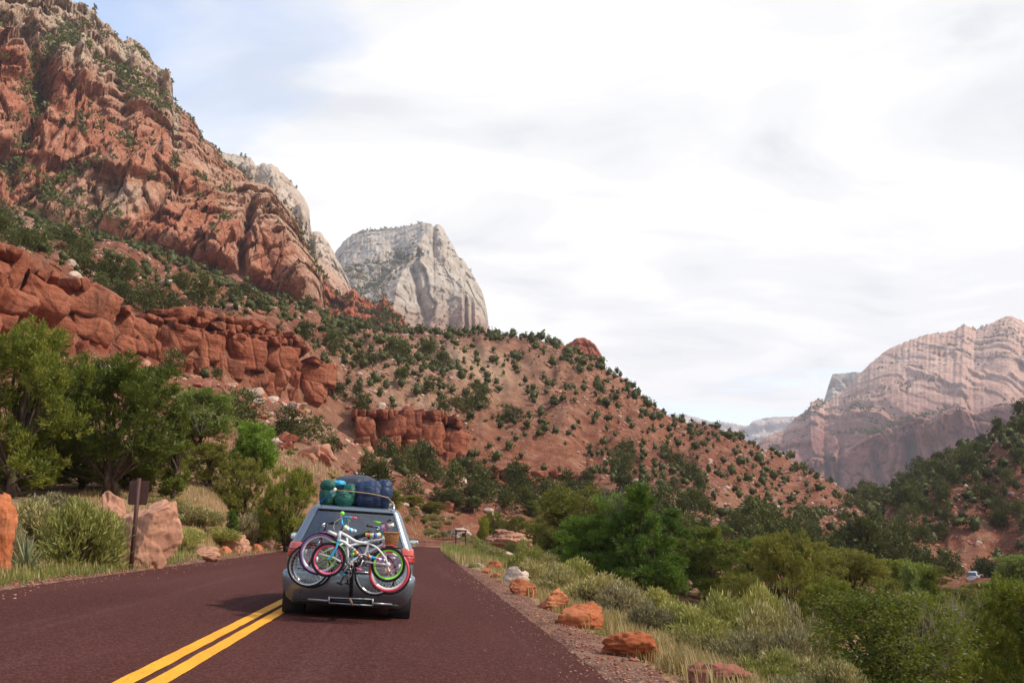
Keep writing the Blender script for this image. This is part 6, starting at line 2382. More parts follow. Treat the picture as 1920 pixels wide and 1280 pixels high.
    # mirrors
    for s in (1, -1):
        c = np.array([s * 1.11, 3.45, 1.16])
        m = MB()
        th = np.linspace(0, 2 * math.pi, 24, endpoint=False)
        ringp = []
        for k, (sc, y) in enumerate([(0.80, -.085), (.98, -.075), (1.0, -.03), (.9, .03), (.5, .08), (.1, .09)]):
            ringp.append(np.column_stack([c[0] + .105 * sc * np.sign(np.cos(th)) * np.abs(np.cos(th)) ** .6, np.full(24, c[1] + y), c[2] + .075 * sc * np.sign(np.sin(th)) * np.abs(np.sin(th)) ** .6]))
        m.add(np.concatenate(ringp), grid_faces(6, 24, True))
        m.tube(np.array([c + [-s * .07, .0, -.03], c + [-s * .19, .03, -.075]]), .028, 8)
        mr = m.build('side_mirror', mats['paint'], root)
        m = MB()
        f = np.column_stack([c[0] + .085 * np.sign(np.cos(th)) * np.abs(np.cos(th)) ** .6, np.full(24, c[1] - .086), c[2] + .060 * np.sign(np.sin(th)) * np.abs(np.sin(th)) ** .6])
        m.add(np.concatenate([f, [[c[0], c[1] - .087, c[2]]]]), np.array([[j, (j + 1) % 24, 24] for j in range(24)]))
        m.build('mirror_glass', M['mirror'], mr)
    if luggage_rails:
        for s in (1, -1):
            m = MB()
            y = np.linspace(.62, 2.7, 16)
            zz = 1.765 + .035 * np.sin(np.linspace(0, math.pi, 16)) ** .4
            zz[0] = zz[-1] = 1.70
            m.tube(np.column_stack([np.full(16, s * .60), y, zz]), .022, 8)
            m.build('roof_rail', M['rail'], root)
        for y in (.95, 1.9):
            m = MB()
            m.tube(np.array([[-.60, y, 1.80], [.60, y, 1.80]]), .016, 8)
            m.build('cross_bar', M['rail'], root)
    # cabin
    m = MB()
    m.box((0, 2.3, .42), (1.75, 3.9, .06))
    m.build('cabin_floor', M['cabin'], root)
    for y in (1.35, 2.35):
        for x in (-.46, .46):
            m = MB()
            m.box((x, y, .66), (.56, .5, .16))
            m.box((x, y - .28, .95), (.54, .14, .62))
            st = m.build('seat', M['seat'], root, False)
            hr = MB()
            hr.box((x, y - .28, 1.36), (.26, .09, .17))
            hr.build('headrest', M['seat'], st, False)
    m = MB()
    m.box((0, 3.55, .92), (1.7, .5, .3))
    m.build('dashboard', M['cabin'], root, False)
    m = MB()
    m.box((0.02, 2.98, 1.52), (.24, .03, .07))
    m.build('inner_mirror', M['black_plastic'], root, False)
    return root


CAR_POS = np.array([-1.06, 15.1, 0.0])
CAR_POS[2] = -BANK * (CAR_POS[0] - XC)
van = build_van('minivan', {'paint': M['paint']})
CARM = Matrix.Translation(Vector(CAR_POS)) @ Matrix.Rotation(R(3.0), 4, 'Z') @ Matrix.Rotation(math.atan(BANK), 4, 'Y')
van.matrix_world = CARM
tag(van, 'silver-blue minivan loaded with roof bags and bicycles, seen from behind', 'minivan')

suv = build_van('parked_car', {'paint': M['white_paint']}, True)
g = by_az(1815, 186)
suv.matrix_world = Matrix.Translation(Vector((g[0], g[1], g[2] + 0.02))) @ Matrix.Rotation(R(-38), 4, 'Z')
suv.scale = (0.93, 0.9, 1.02)
tag(suv, 'tiny white car far down in the valley at the foot of the right slope', 'car')


def cl(x, y, z):
    """A point given in the van's own frame."""
    return np.array(CARM @ Vector((x, y, z)))


def z1(zx, zy, Y):
    return at_y(520 + zx / 4.0, 860 + zy / 4.0, Y)


# ------------------------------------------------------------------ luggage on the roof
def puffy(name, mat, c, d, seed, rot=0.0, quilt=(0, 5), amp=0.05, e=2.6, tilt=0.0, parent=None, curve=0.0):
    """A stuffed cloth body: rounded block with stitched rings."""
    q = np.random.RandomState(seed)
    nu, nv = 72, 44
    u = np.linspace(-math.pi, math.pi, nu, endpoint=False)
    v = np.linspace(-math.pi / 2, math.pi / 2, nv)
    U, Vv = np.meshgrid(u, v)
    f = lambda a: np.sign(a) * np.abs(a) ** (2 / e)
    X = f(np.cos(Vv)) * f(np.cos(U))
    Y = f(np.cos(Vv)) * f(np.sin(U))
    Z = f(np.sin(Vv))
    S = np.stack([X, Y, Z], -1)
    n = fbm(S, 1.6, 3, seed) * 0.10 + fbm(S, 4.5, 3, seed + 1) * 0.035
    wr = 1 - 2.0 * np.abs(pnoise(S * np.array([3.0, 3.0, 3.0]) + 0.8 * n[..., None], seed + 5))
    qd = S[..., quilt[0]]
    st = np.abs(((qd * quilt[1] / 2 + 0.5) % 1.0) - 0.5) * 2
    k = 1 + n + amp * (np.sqrt(np.clip(1 - st ** 2.2, 0, 1)) - 0.75) + 0.018 * wr
    S = S * k[..., None] * np.array(d) / 2
    S[..., 2] += curve * S[..., 0] ** 2
    V = S.reshape(-1, 3)
    Rm = np.array(Matrix.Rotation(rot, 3, 'Y') @ Matrix.Rotation(tilt, 3, 'X'))
    V = V @ Rm.T + np.array(c)
    return obj(name, mesh(name, V, grid_faces(nv, nu, True), True), mat, parent)


YL = 15.75
K = 15.75 / 1760 / 4           # metres for one pixel of the four-fold enlargement


def lug(name, label, mat, zx, zy, wx, hy, dep, seed, dy=0.0, cat='sleeping bag', **kw):
    c = z1(zx, zy, YL + dy)
    o = puffy(name, mat, (0, 0, 0), (wx * K, dep, hy * K), seed, **kw)
    o.location = tuple(c)
    return tag(o, label, cat, 'bags on the van roof')


lug('roof_bag', 'large charcoal soft roof bag rising behind the sleeping bags', M['charcoal_cloth'], 585, 235, 350, 225, 1.1, 1, 0.95, 'roof bag', quilt=(1, 3), amp=0.02)
gb = empty('green_sleeping_bag', tuple(z1(455, 355, YL)))
for nm, mt, zx, zy, wx, hy, dep, sd, kw in (
        ('roll', 'green_cloth', 385, 205, 118, 92, .34, 2, dict(quilt=(0, 2), rot=0.12, amp=0.03)),
        ('roll', 'green_cloth', 383, 288, 128, 158, .36, 3, dict(quilt=(0, 2), rot=-0.12, amp=0.04)),
        ('roll', 'green_inner', 500, 305, 126, 124, .30, 4, dict(quilt=(0, 4), rot=0.55, amp=0.07)),
        ('roll', 'green_cloth', 540, 275, 116, 176, .36, 5, dict(quilt=(0, 2), rot=0.08, amp=0.04))):
    o = puffy(nm, M[mt], (0, 0, 0), (wx * K, dep, hy * K), sd, **kw)
    o.parent = gb
    o.location = Vector(z1(zx, zy, YL - (0.10 if sd == 4 else 0.0))) - gb.location
tag(gb, 'dark green sleeping bags bundled on the left of the van roof', 'sleeping bag', 'bags on the van roof')
lug('cyan_sack', 'small bright cyan sack wedged between the green bags', M['cyan_cloth'], 462, 186, 100, 50, .26, 6, 0.05, 'sack', quilt=(0, 2), amp=0.02)
lug('navy_sleeping_bag', 'big navy quilted sleeping bag in the middle of the van roof', M['navy_cloth'], 688, 270, 232, 214, .42, 7, 0.02, quilt=(0, 3), amp=0.07)
lug('navy_sleeping_bag', 'smaller upright navy sleeping bag at the right end of the roof', M['navy_cloth'], 795, 268, 128, 216, .40, 8, 0.06, quilt=(2, 2), amp=0.06, rot=0.16)
m = MB()
m.tube(np.array([z1(x, y, Y) for x, y, Y in [(440, 235, 15.50), (500, 238, 15.49), (590, 247, 15.52), (680, 258, 15.50), (760, 272, 15.50), (830, 290, 15.56), (862, 330, 15.66), (870, 352, 15.8)]]), .008, 6)
tag(m.build('tie_cord', M['cord']), 'thin tan cord stretched across the roof bags', 'cord')
m = MB()
for a, b in (((320, 322), (425, 245)),):
    p = np.array([z1(a[0] + (b[0] - a[0]) * t, a[1] + (b[1] - a[1]) * t, 15.56 - 0.03 * math.sin(t * 3.1)) for t in np.linspace(0, 1, 8)])
    w = np.array([0.012, 0, 0.018])
    m.add(np.concatenate([p - w, p + w, p - w + [0, .006, 0], p + w + [0, .006, 0]]), np.array([[i, i + 1, 8 + i + 1, 8 + i] for i in range(7)] + [[16 + i, 16 + i + 1, 24 + i + 1, 24 + i] for i in range(7)]))
tag(m.build('luggage_strap', M['blue_strap']), 'blue strap running over the left green sleeping bag', 'strap')
m = MB()
m.box(z1(430, 232, 15.5), (.045, .02, .07), np.array(Matrix.Rotation(0.5, 3, 'Y')))
tag(m.build('strap_buckle', M['white_tag']), 'white buckle on the green sleeping bags', 'buckle')

# ------------------------------------------------------------------ bicycles on the rack
def p7(x, y, Y):
    return at_y(540 + x / 7.53, 950 + y / 7.53, Y)


def wheel(name, root, c, Ro, tyre_r, tyre, rim, spoke, rim_r=0.012, two=None, n=28, refl=None, seed=0):
    ax = (0, 1, 0)
    m = MB()
    m.lathe(c, [(.0, -.045), (.018, -.045), (.018, .045), (.0, .045)], ax, 14)
    m.lathe(c, [(.026, -.030), (.026, -.022), (.026, .022), (.026, .030)], ax, 14)
    w = m.build(name, M['steel'], root)
    MB().ring(c, Ro - tyre_r, tyre_r, ax, 56, 10).build('tyre', M[tyre], w)
    if two:
        m = MB()
        m.ring(np.array(c) + [0, -tyre_r * .55, 0], Ro - tyre_r * 1.35, tyre_r * .62, ax, 56, 8)
        m.build('sidewall', M[two], w)
    m = MB()
    Rr = Ro - 2 * tyre_r - rim_r * 0.6
    m.lathe(c, [(Rr + rim_r, -.012), (Rr - rim_r, -.010), (Rr - rim_r, .010), (Rr + rim_r, .012), (Rr + rim_r, -.012)], ax, 56)
    m.build('rim', M[rim], w)
    m = MB()
    for i in range(n):
        a = i * 2 * math.pi / n + seed
        s = 1 if i % 2 else -1
        b = a + s * 0.5 * (1 if (i // 2) % 2 else -1)
        m.tube(np.array([np.array(c) + [.024 * math.cos(b), s * .026, .024 * math.sin(b)], np.array(c) + [Rr * math.cos(a), 0, Rr * math.sin(a)]]), .0016, 4, False)
    m.build('spokes', M[spoke], w)
    for a in (refl or []):
        m = MB()
        p = np.array(c) + Rr * .82 * np.array([math.cos(a), 0, math.sin(a)]) + [0, -.012, 0]
        m.box(p, (.075, .012, .026), np.array(Matrix.Rotation(-a, 3, 'Y') @ Matrix.Rotation(math.pi / 2, 3, 'Y')))
        m.build('reflector', M['reflector'], w)
    return w


def tubep(root, name, mat, pts, rad, n=10, Y=0.0):
    return MB().tube(np.array(pts), rad, n).build(name, M[mat], root)


def smooth_path(pts, n=24):
    pts = np.array(pts, float)
    t = np.concatenate([[0], np.cumsum(np.linalg.norm(np.diff(pts, axis=0), axis=1))])
    P = np.pad(pts, ((1, 1), (0, 0)), mode='edge')
    out = []
    for s in np.linspace(0, t[-1] - 1e-9, n):
        i = min(len(t) - 2, int(np.searchsorted(t, s, 'right') - 1))
        u = (s - t[i]) / (t[i + 1] - t[i])
        a, b, c, d = P[i], P[i + 1], P[i + 2], P[i + 3]
        out.append(0.5 * (2 * b + (c - a) * u + (2 * a - 5 * b + 4 * c - d) * u * u + (3 * b - a - 3 * c + d) * u ** 3))
    return np.array(out)


def arc_fender(root, name, mat, c, Rr, a0, a1, w=0.045):
    an = np.linspace(a0, a1, 20)
    P = np.array([[np.array(c) + Rr * np.array([math.cos(a), 0, math.sin(a)]) + [0, y, -abs(y) * .3] for y in (-w / 2, -w / 4, 0, w / 4, w / 2)] for a in an])
    In = P - (P - np.array(c)) * np.array([1, 0, 1]) * (.006 / Rr)
    m = MB()
    m.add(P.reshape(-1, 3), grid_faces(20, 5))
    m.add(In.reshape(-1, 3), grid_faces(20, 5)[:, ::-1])
    return m.build(name, M[mat], root)


def saddle(root, mat, nose, tail, Y, w=.15):
    """A saddle from nose to tail."""
    nose, tail = np.array(nose), np.array(tail)
    d = tail - nose
    L = np.linalg.norm(d)
    d /= L
    up = np.array([-d[2], 0, d[0]])
    if up[2] < 0:
        up = -up
    ts = np.linspace(0, 1, 14)
    wid = np.interp(ts, [0, .1, .45, .7, .9, 1.0], [.15, .26, .34, .85, 1.0, .7]) * w / 2
    th = np.interp(ts, [0, .1, .6, .9, 1.0], [.018, .03, .036, .045, .02])
    zz = np.interp(ts, [0, .3, .6, 1], [.0, -.006, .0, .02])
    a = np.linspace(0, 2 * math.pi, 14, endpoint=False)
    P = np.array([[nose + d * L * t + up * (z + h * math.sin(x) * (1 if math.sin(x) > 0 else .8)) + np.array([0, w_ * math.cos(x), 0]) for x in a] for t, w_, h, z in zip(ts, wid, th, zz)])
    m = MB()
    m.add(P.reshape(-1, 3), grid_faces(14, 14, True))
    for i in (0, 13):
        c = P[i].mean(0)
        b = m.n
        m.add(np.concatenate([P[i], [c]]), np.array([[j, (j + 1) % 14, 14] for j in range(14)]))
    return m.build('saddle', M[mat], root)


def crankset(root, c, rr, mat, a, arm_mat='steel', pedal='bike_pink', L=.13, two=True):
    m = MB()
    m.ring(np.array(c) + [0, -.035, 0], rr * .93, rr * .08, (0, 1, 0), 40, 6)
    m.ring(np.array(c) + [0, -.035, 0], rr * .45, rr * .10, (0, 1, 0), 30, 6)
    for k in range(5):
        b = k * 2 * math.pi / 5 + .3
        m.tube(np.array([np.array(c) + [rr * .2 * math.cos(b), -.035, rr * .2 * math.sin(b)], np.array(c) + [rr * .95 * math.cos(b), -.035, rr * .95 * math.sin(b)]]), rr * .09, 6)
    ch = m.build('chainring', M[mat], root)
    for s, b in ((-1, a), (1, a + math.pi)):
        e = np.array(c) + [L * math.cos(b), s * .06, L * math.sin(b)]
        m = MB()
        m.tube(np.array([np.array(c) + [0, s * .06, 0], e]), .011, 8)
        m.tube(np.array([np.array(c) + [0, -.06, 0], np.array(c) + [0, .06, 0]]), .016, 8)
        m.build('crank_arm', M[arm_mat], root)
        m = MB()
        m.box(e + [0, s * .05, 0], (.085, .075, .022), np.array(Matrix.Rotation(.35, 3, 'Y')))
        m.build('pedal', M[pedal], root)
    return ch


def band_on(root, name, mat, p, q_, rad, f0, f1):
    p, q_ = np.array(p), np.array(q_)
    return MB().tube(np.array([p + (q_ - p) * f0, p + (q_ - p) * f1]), rad, 12).build(name, M[mat], root)


def cable(root, pts, mat='reflector', r=.003):
    return MB().tube(smooth_path(pts), r, 5).build('brake_cable', M[mat], root)


def bike_kid():
    """White child's bicycle, facing left, nearest the camera."""
    Y = 14.22
    P = lambda x, y, dy=0.0: p7(x, y, Y) + np.array([0, dy, 0])
    kk = Y / FPX / 7.53 * 1.0
    root = empty('bicycle', tuple(P(1000, 980)))
    ro = empty('x')
    f, r = P(570, 740), P(1415, 810)
    wheel('front_wheel', ro, f, 232 * kk, .022, 'rubber', 'bike_pink', 'bike_lime', .013, refl=[math.pi])
    wheel('rear_wheel', ro, r, 236 * kk, .022, 'rubber', 'bike_lime', 'bike_magenta', .013, refl=[1.0, -.2])
    bb, st, ht, hb = P(1060, 750), P(1140, 515), P(742, 352), P(716, 470)
    m = MB()
    m.tube(smooth_path([ht + [0, 0, -.01], P(850, 420), P(960, 485), P(1060, 505), st]), .021, 12)
    m.tube(smooth_path([hb, P(800, 500), P(900, 585), P(1000, 675), bb]), .023, 12)
    m.tube(np.array([bb, P(1110, 610), st]), .017, 12)
    m.tube(np.array([ht + [0, 0, .015], hb - [0, 0, .01]]), .024, 12)
    for s in (-1, 1):
        m.tube(smooth_path([st + [0, s * .015, 0], P(1250, 570, s * .05), P(1350, 680, s * .055), r + [0, s * .055, 0]]), .012, 10)
        m.tube(np.array([bb + [0, s * .03, -.01], P(1200, 785, s * .05), r + [0, s * .055, 0]]), .012, 10)
    m.build('frame', M['bike_white'], ro)
    cs = ['bike_magenta', 'bike_blue', 'bike_violet', 'bike_lime', 'bike_red', 'bike_orange', 'bike_yellow', 'bike_violet', 'bike_pink']
    a, b = P(880, 560), P(1010, 685)
    for k, c in enumerate(cs):
        band_on(ro, 'frame_band', c, a, b, .0262, k / 9, (k + .92) / 9)
    for s in (-1, 1):
        tubep(ro, 'fork_blade', 'bike_blue', smooth_path([P(706, 480, s * .03), P(690, 560, s * .045), P(650, 640, s * .045), f + [0, s * .05, 0]]), .015)
    tubep(ro, 'fork_crown', 'bike_blue', [P(708, 476, -.05), P(708, 476, .05)], .02)
    arc_fender(ro, 'front_fender', 'bike_lime', f, 246 * kk, R(2), R(82))
    arc_fender(ro, 'rear_fender', 'bike_pink', r, 262 * kk, R(66), R(165))
    tubep(ro, 'stem', 'bike_dark', [ht, P(775, 268)], .016)
    # high rise bar seen nearly end on
    bar = smooth_path([P(745, 130, .20), P(752, 135, .10), P(760, 225, .05), P(790, 255, 0), P(830, 215, -.06), P(845, 150, -.12), P(900, 150, -.22)])
    tubep(ro, 'handlebar', 'bike_blue', bar, .013)
    tubep(ro, 'handlebar_brace', 'bike_blue', [P(757, 142, .08), P(878, 148, -.10)], .016)
    tubep(ro, 'grip', 'bike_pink', [P(882, 148, -.16), P(980, 163, -.26)], .017)
    tubep(ro, 'grip', 'bike_pink', [P(740, 132, .19), P(703, 136, .28)], .015)
    tubep(ro, 'brake_lever', 'bike_lime', [P(850, 175, -.14), P(882, 185, -.17), P(893, 212, -.20)], .008)
    m = MB()
    m.lathe(P(762, 92, .05), [(.0, -.018), (.028, -.014), (.034, 0), (.028, .014), (.0, .018)], (0, 1, 0), 16)
    m.build('bell', M['bike_lime'], ro)
    cable(ro, [P(765, 150), P(680, 200), P(645, 270), P(670, 350), P(735, 380)])
    cable(ro, [P(850, 170, -.1), P(858, 230, -.06), P(830, 290), P(760, 330)])
    tubep(ro, 'seat_post', 'steel', [st, P(1190, 440)], .013)
    saddle(ro, 'saddle_rainbow', P(1092, 385), P(1310, 418), Y, .16)
    crankset(ro, bb, 78 * kk, 'bike_dark', R(-112), 'steel', 'bike_magenta')
    # chain guard: white hood round the ring and a striped bar
    arc_fender(ro, 'chain_guard', 'bike_white', bb + np.array([0, -.05, 0]), 84 * kk, R(30), R(215), .05)
    a, b = P(1112, 690, -.06), P(1368, 752, -.06)
    m = MB()
    m.tube(np.array([a, b]), .020, 10)
    m.build('chain_guard', M['guard_stripe'], ro)
    m = MB()
    m.lathe(r + np.array([0, -.07, 0]), [(.0, -.008), (.034, -.006), (.036, .006), (.0, .008)], (0, 1, 0), 20)
    m.build('hub_cap', M['bike_white'], ro)
    for k, (dx, mt) in enumerate(((-12, 'bike_yellow'), (4, 'bike_orange'), (14, 'bike_magenta'))):
        tubep(ro, 'streamer', mt, [P(1395 + dx, 850, -.03), P(1402 + dx * 1.6, 905, -.03), P(1408 + dx * 2.2, 935, -.03)], .006, 6)
    tubep(ro, 'chain', 'bike_dark', [bb + [0, -.035, 70 * kk], r + [0, -.05, .03]], .005, 6)
    tubep(ro, 'chain', 'bike_dark', [bb + [0, -.035, -70 * kk], r + [0, -.05, -.03]], .005, 6)
    tubep(ro, 'kickstand', 'bike_white', [P(1185, 760, .05), P(1120, 620, .08)], .008)
    return finish(root, ro, 'white child bicycle with pink and green rims, frontmost on the rack')


def finish(root, ro, label):
    inv = Matrix.Translation(-root.location)
    for ch in list(ro.children):
        ch.parent = root
        ch.matrix_local = inv @ ch.matrix_local
    bpy.data.objects.remove(ro)
    return tag(root, label, 'bicycle', 'bicycles on the van rack')


def bike_girl():
    """White girl's bicycle with wicker basket, facing right."""
    Y = 14.46
    P = lambda x, y, dy=0.0: p7(x, y, Y) + np.array([0, dy, 0])
    kk = Y / FPX / 7.53
    root, ro = empty('bicycle', tuple(P(950, 1100))), empty('x')
    r, f = P(450, 660), P(1428, 905)
    wheel('rear_wheel', ro, r, 282 * kk, .024, 'rubber', 'bike_white', 'bike_pink', .015, 'bike_purple', refl=[math.pi * .95])
    wheel('front_wheel', ro, f, 280 * kk, .023, 'bike_rose', 'bike_white', 'reflector', .013, refl=[.2, 2.4])
    bb, st, ht, hb = P(850, 830), P(836, 500), P(1345, 400), P(1352, 530)
    m = MB()
    m.tube(np.array([bb, P(842, 680), st, P(832, 430)]), .017, 12)
    m.tube(smooth_path([P(836, 555), P(1000, 520), P(1180, 480), P(1345, 455)]), .020, 12)
    m.tube(smooth_path([bb, P(950, 740), P(1150, 640), P(1345, 520)]), .021, 12)
    m.tube(np.array([ht, hb]), .022, 12)
    for s in (-1, 1):
        m.tube(np.array([bb + [0, s * .03, 0], P(650, 715, s * .05), r + [0, s * .06, 0]]), .012, 10)
        m.tube(np.array([P(834, 490, s * .02), P(640, 575, s * .05), r + [0, s * .06, 0]]), .011, 10)
    m.build('frame', M['bike_white'], ro)
    for s in (-1, 1):
        tubep(ro, 'fork_blade', 'bike_white', smooth_path([hb + [0, s * .03, 0], P(1375, 680, s * .045), P(1400, 800, s * .045), f + [0, s * .05, 0]]), .013)
    arc_fender(ro, 'rear_fender', 'bike_magenta', r, 298 * kk, R(40), R(86), .055)
    MB().box((P(560, 340) + P(700, 402)) / 2, (.145, .10, .045), np.array(Matrix.Rotation(R(24), 3, 'Y'))).build('carrier', M['bike_white'], ro)
    tubep(ro, 'seat_post', 'steel', [P(832, 440), P(835, 365)], .013)
    saddle(ro, 'saddle_blue', P(965, 345), P(782, 298), Y, .17)
    tubep(ro, 'stem', 'bike_blue', [ht, P(1325, 300), P(1320, 255)], .015)
    tubep(ro, 'stem_pad', 'bike_pink', [P(1345, 240, -.05), P(1352, 340, -.05)], .016)
    tubep(ro, 'stem_pad', 'bike_magenta', [P(1410, 230, -.02), P(1405, 330, -.02)], .011)
    tubep(ro, 'handlebar', 'steel', smooth_path([P(1290, 225, .16), P(1320, 225, .05), P(1360, 225, -.05), P(1420, 205, -.20)]), .011)
    tubep(ro, 'grip', 'bike_lime', [P(1305, 228, .14), P(1205, 205, .28)], .019)
    tubep(ro, 'grip', 'bike_dark', [P(1415, 205, -.18), P(1462, 178, -.30)], .017)
    MB().box(P(1450, 262, -.05), (.10, .02, .05), np.array(Matrix.Rotation(R(-18), 3, 'Y'))).build('handlebar_bag', M['saddle_blue'], ro)
    crankset(ro, bb, 72 * kk, 'steel', R(-122), 'steel', 'bike_blue')
    tubep(ro, 'chain', 'bike_dark', [bb + [0, -.035, 60 * kk], r + [0, -.05, .03]], .005, 6)
    tubep(ro, 'chain', 'bike_dark', [bb + [0, -.035, -60 * kk], r + [0, -.05, -.03]], .005, 6)
    tubep(ro, 'lock', 'bike_lime', [P(905, 700, -.04), P(935, 640, -.04)], .016)
    # wicker basket
    a = np.linspace(0, 2 * math.pi, 30, endpoint=False)
    c = P(1468, 370, -.14)
    m = MB()
    hB = 185 * kk
    for lv in np.linspace(0, 1, 11):
        rx = (102 - 30 * lv) * kk
        m.tube(np.array([c + [rx * math.cos(x), rx * .8 * math.sin(x), -hB * lv + .006 * math.cos(6 * x + lv * 30)] for x in a]), .0078, 6, closed=True)
    for x in a[::1]:
        m.tube(np.array([c + [102 * kk * math.cos(x), 102 * kk * .8 * math.sin(x), 0.0], c + [72 * kk * math.cos(x), 72 * kk * .8 * math.sin(x), -hB]]), .0055, 5)
    m.tube(np.array([c + [104 * kk * math.cos(x), 104 * kk * .8 * math.sin(x), .004] for x in a]), .014, 8, closed=True)
    m.lathe(c + [0, 0, -hB], [(.0, 0), (72 * kk * .9, 0)], (0, 0, 1), 24)
    m.build('basket', M['wicker'], ro)
    return finish(root, ro, 'white bicycle with wicker basket, purple rear tyre and rose front tyre')


def bike_adult(Y, wl, wr, Rw, hbar, sad, facing, label, frame_mat, seed):
    P = lambda x, y, dy=0.0: p7(x, y, Y) + np.array([0, dy, 0])
    kk = Y / FPX / 7.53
    root, ro = empty('bicycle', tuple(P((wl[0] + wr[0]) / 2, 1150))), empty('x')
    a, b = P(*wl), P(*wr)
    f, r = (a, b) if facing < 0 else (b, a)
    wheel('front_wheel', ro, f, Rw * kk, .019, 'rubber', 'steel', 'steel', .010, refl=[R(-125)] if facing < 0 else [R(80)], seed=seed)
    wheel('rear_wheel', ro, r, Rw * kk, .019, 'rubber', 'steel', 'steel', .010, seed=seed)
    bb = r * .56 + f * .44 + np.array([0, 0, -.04])
    s0 = P(*sad)
    st = bb + (s0 - bb) * .72
    h0 = P(*hbar)
    ht = f + (h0 - f) * .80
    hb = f + (h0 - f) * .60
    m = MB()
    m.tube(np.array([bb, st]), .016, 10)
    m.tube(np.array([st - (st - bb) * .06, ht]), .017, 10)
    m.tube(np.array([bb, hb]), .019, 10)
    m.tube(np.array([ht, hb]), .02, 10)
    for s in (-1, 1):
        m.tube(np.array([bb + [0, s * .03, 0], r + [0, s * .06, 0]]), .011, 8)
        m.tube(np.array([st + [0, s * .02, 0], r + [0, s * .06, 0]]), .010, 8)
    m.build('frame', M[frame_mat], ro)
    for s in (-1, 1):
        tubep(ro, 'fork_blade', 'bike_dark', [hb + [0, s * .04, 0], f + [0, s * .05, 0]], .014)
    tubep(ro, 'seat_post', 'steel', [st, s0 - [0, 0, .02]], .013)
    d = np.array([facing * 1.0, 0, 0])
    saddle(ro, 'black_plastic', s0 + d * .13 + [0, 0, -.015], s0 - d * .13 + [0, 0, .03], Y, .15)
    tubep(ro, 'stem', 'bike_dark', [ht, h0], .015)
    tubep(ro, 'handlebar', 'bike_dark', smooth_path([h0 + np.array([-facing * .05, .28, .0]), h0 + np.array([0, .1, .0]), h0 + np.array([0, -.1, 0]), h0 + np.array([-facing * .05, -.28, 0])]), .013)
    for s in (-1, 1):
        tubep(ro, 'grip', 'black_plastic', [h0 + np.array([-facing * .045, s * .22, 0]), h0 + np.array([-facing * .115, s * .34, .01])], .019)
        tubep(ro, 'brake_lever', 'steel', smooth_path([h0 + np.array([facing * .02, s * .17, 0]), h0 + np.array([facing * .06, s * .22, -.03]), h0 + np.array([facing * .02, s * .30, -.05])], 8), .009)
    cable(ro, [h0 + np.array([facing * .02, -.1, 0]), h0 + np.array([facing * .12, -.08, -.06]), h0 + np.array([facing * .1, -.05, -.2]), hb], 'bike_dark', .004)
    crankset(ro, bb, .09, 'steel', R(200 + seed * 40), 'bike_dark', 'black_plastic', .17)
    return finish(root, ro, label)


bike_kid()
bike_girl()
bike_adult(14.66, (295, 822), (1238, 945), 290, (560, 230), (1060, 405), -1, 'black adult bicycle facing left with its big wheel at the far left', 'bike_dark', 1)
bike_adult(14.84, (345, 840), (1440, 930), 285, (1245, 275), (880, 430), 1, 'dark adult bicycle facing right, closest to the van tailgate', 'bike_dark', 2)

# ------------------------------------------------------------------ bike rack
rk = empty('bike_rack', tuple(cl(0.03, -0.25, 0.42)))
ro = empty('x')
m = MB()
m.tube(np.array([z1(552, 1055, 14.75), z1(556, 900, 14.74), z1(566, 760, 14.70)]), .030, 4)
m.build('mast', M['black_metal'], ro)
m = MB()
m.box((z1(552, 1055, 14.9)), (.06, .62, .06))
m.build('hitch_bar', M['black_metal'], ro)
for zx in (505, 625):
    m = MB()
    p = z1(zx, 775, 14.70)
    m.tube(np.array([p + [0, .12, 0], p + [0, -.62, .02]]), .017, 8)
    m.build('support_arm', M['black_metal'], ro)
m = MB()
m.tube(np.array([z1(490, 772, 14.72), z1(640, 782, 14.72)]), .020, 8)
m.build('cross_arm', M['black_metal'], ro)
m = MB()
m.tube(np.array([z1(585, 847, 14.6), z1(690, 853, 14.6)]), .014, 8)
m.build('cross_arm', M['steel'], ro)
# low tray frame under the mast
m = MB()
m.tube(np.array([z1(388, 1038, 14.55), z1(715, 1052, 14.55)]), .009, 8)
m.tube(np.array([z1(388, 1078, 14.55), z1(715, 1098, 14.55)]), .009, 8)
for zx, a, b in ((388, 1030, 1082), (715, 1046, 1102)):
    m.tube(np.array([z1(zx, a, 14.55), z1(zx, b, 14.55)]), .011, 8)
m.tube(np.array([z1(230, 1050, 14.75), z1(388, 1062, 14.58)]), .012, 8)
m.tube(np.array([z1(715, 1080, 14.58), z1(860, 1090, 14.75)]), .012, 8)
m.build('tray_frame', M['rail'], ro)
m = MB()
m.add(np.array([z1(392, 1042, 14.56), z1(712, 1056, 14.56), z1(712, 1095, 14.56), z1(392, 1075, 14.56), z1(392, 1042, 14.58), z1(712, 1056, 14.58), z1(712, 1095, 14.58), z1(392, 1075, 14.58)]),
      np.array([[0, 1, 2, 3], [4, 7, 6, 5], [0, 4, 5, 1], [3, 2, 6, 7], [0, 3, 7, 4], [1, 5, 6, 2]]))
m.build('tray_plate', M['black_metal'], ro, False)
m = MB()
m.tube(np.array([z1(540, 1042, 14.50), z1(556, 1075, 14.48), z1(560, 1098, 14.5)]), .016, 6)
m.build('latch', M['rust'], ro)
inv = Matrix.Translation(-rk.location)
for ch in list(ro.children):
    ch.parent = rk
    ch.matrix_local = inv @ ch.matrix_local
bpy.data.objects.remove(ro)
tag(rk, 'black hitch-mounted bicycle rack behind the van with a low metal tray', 'bike rack')

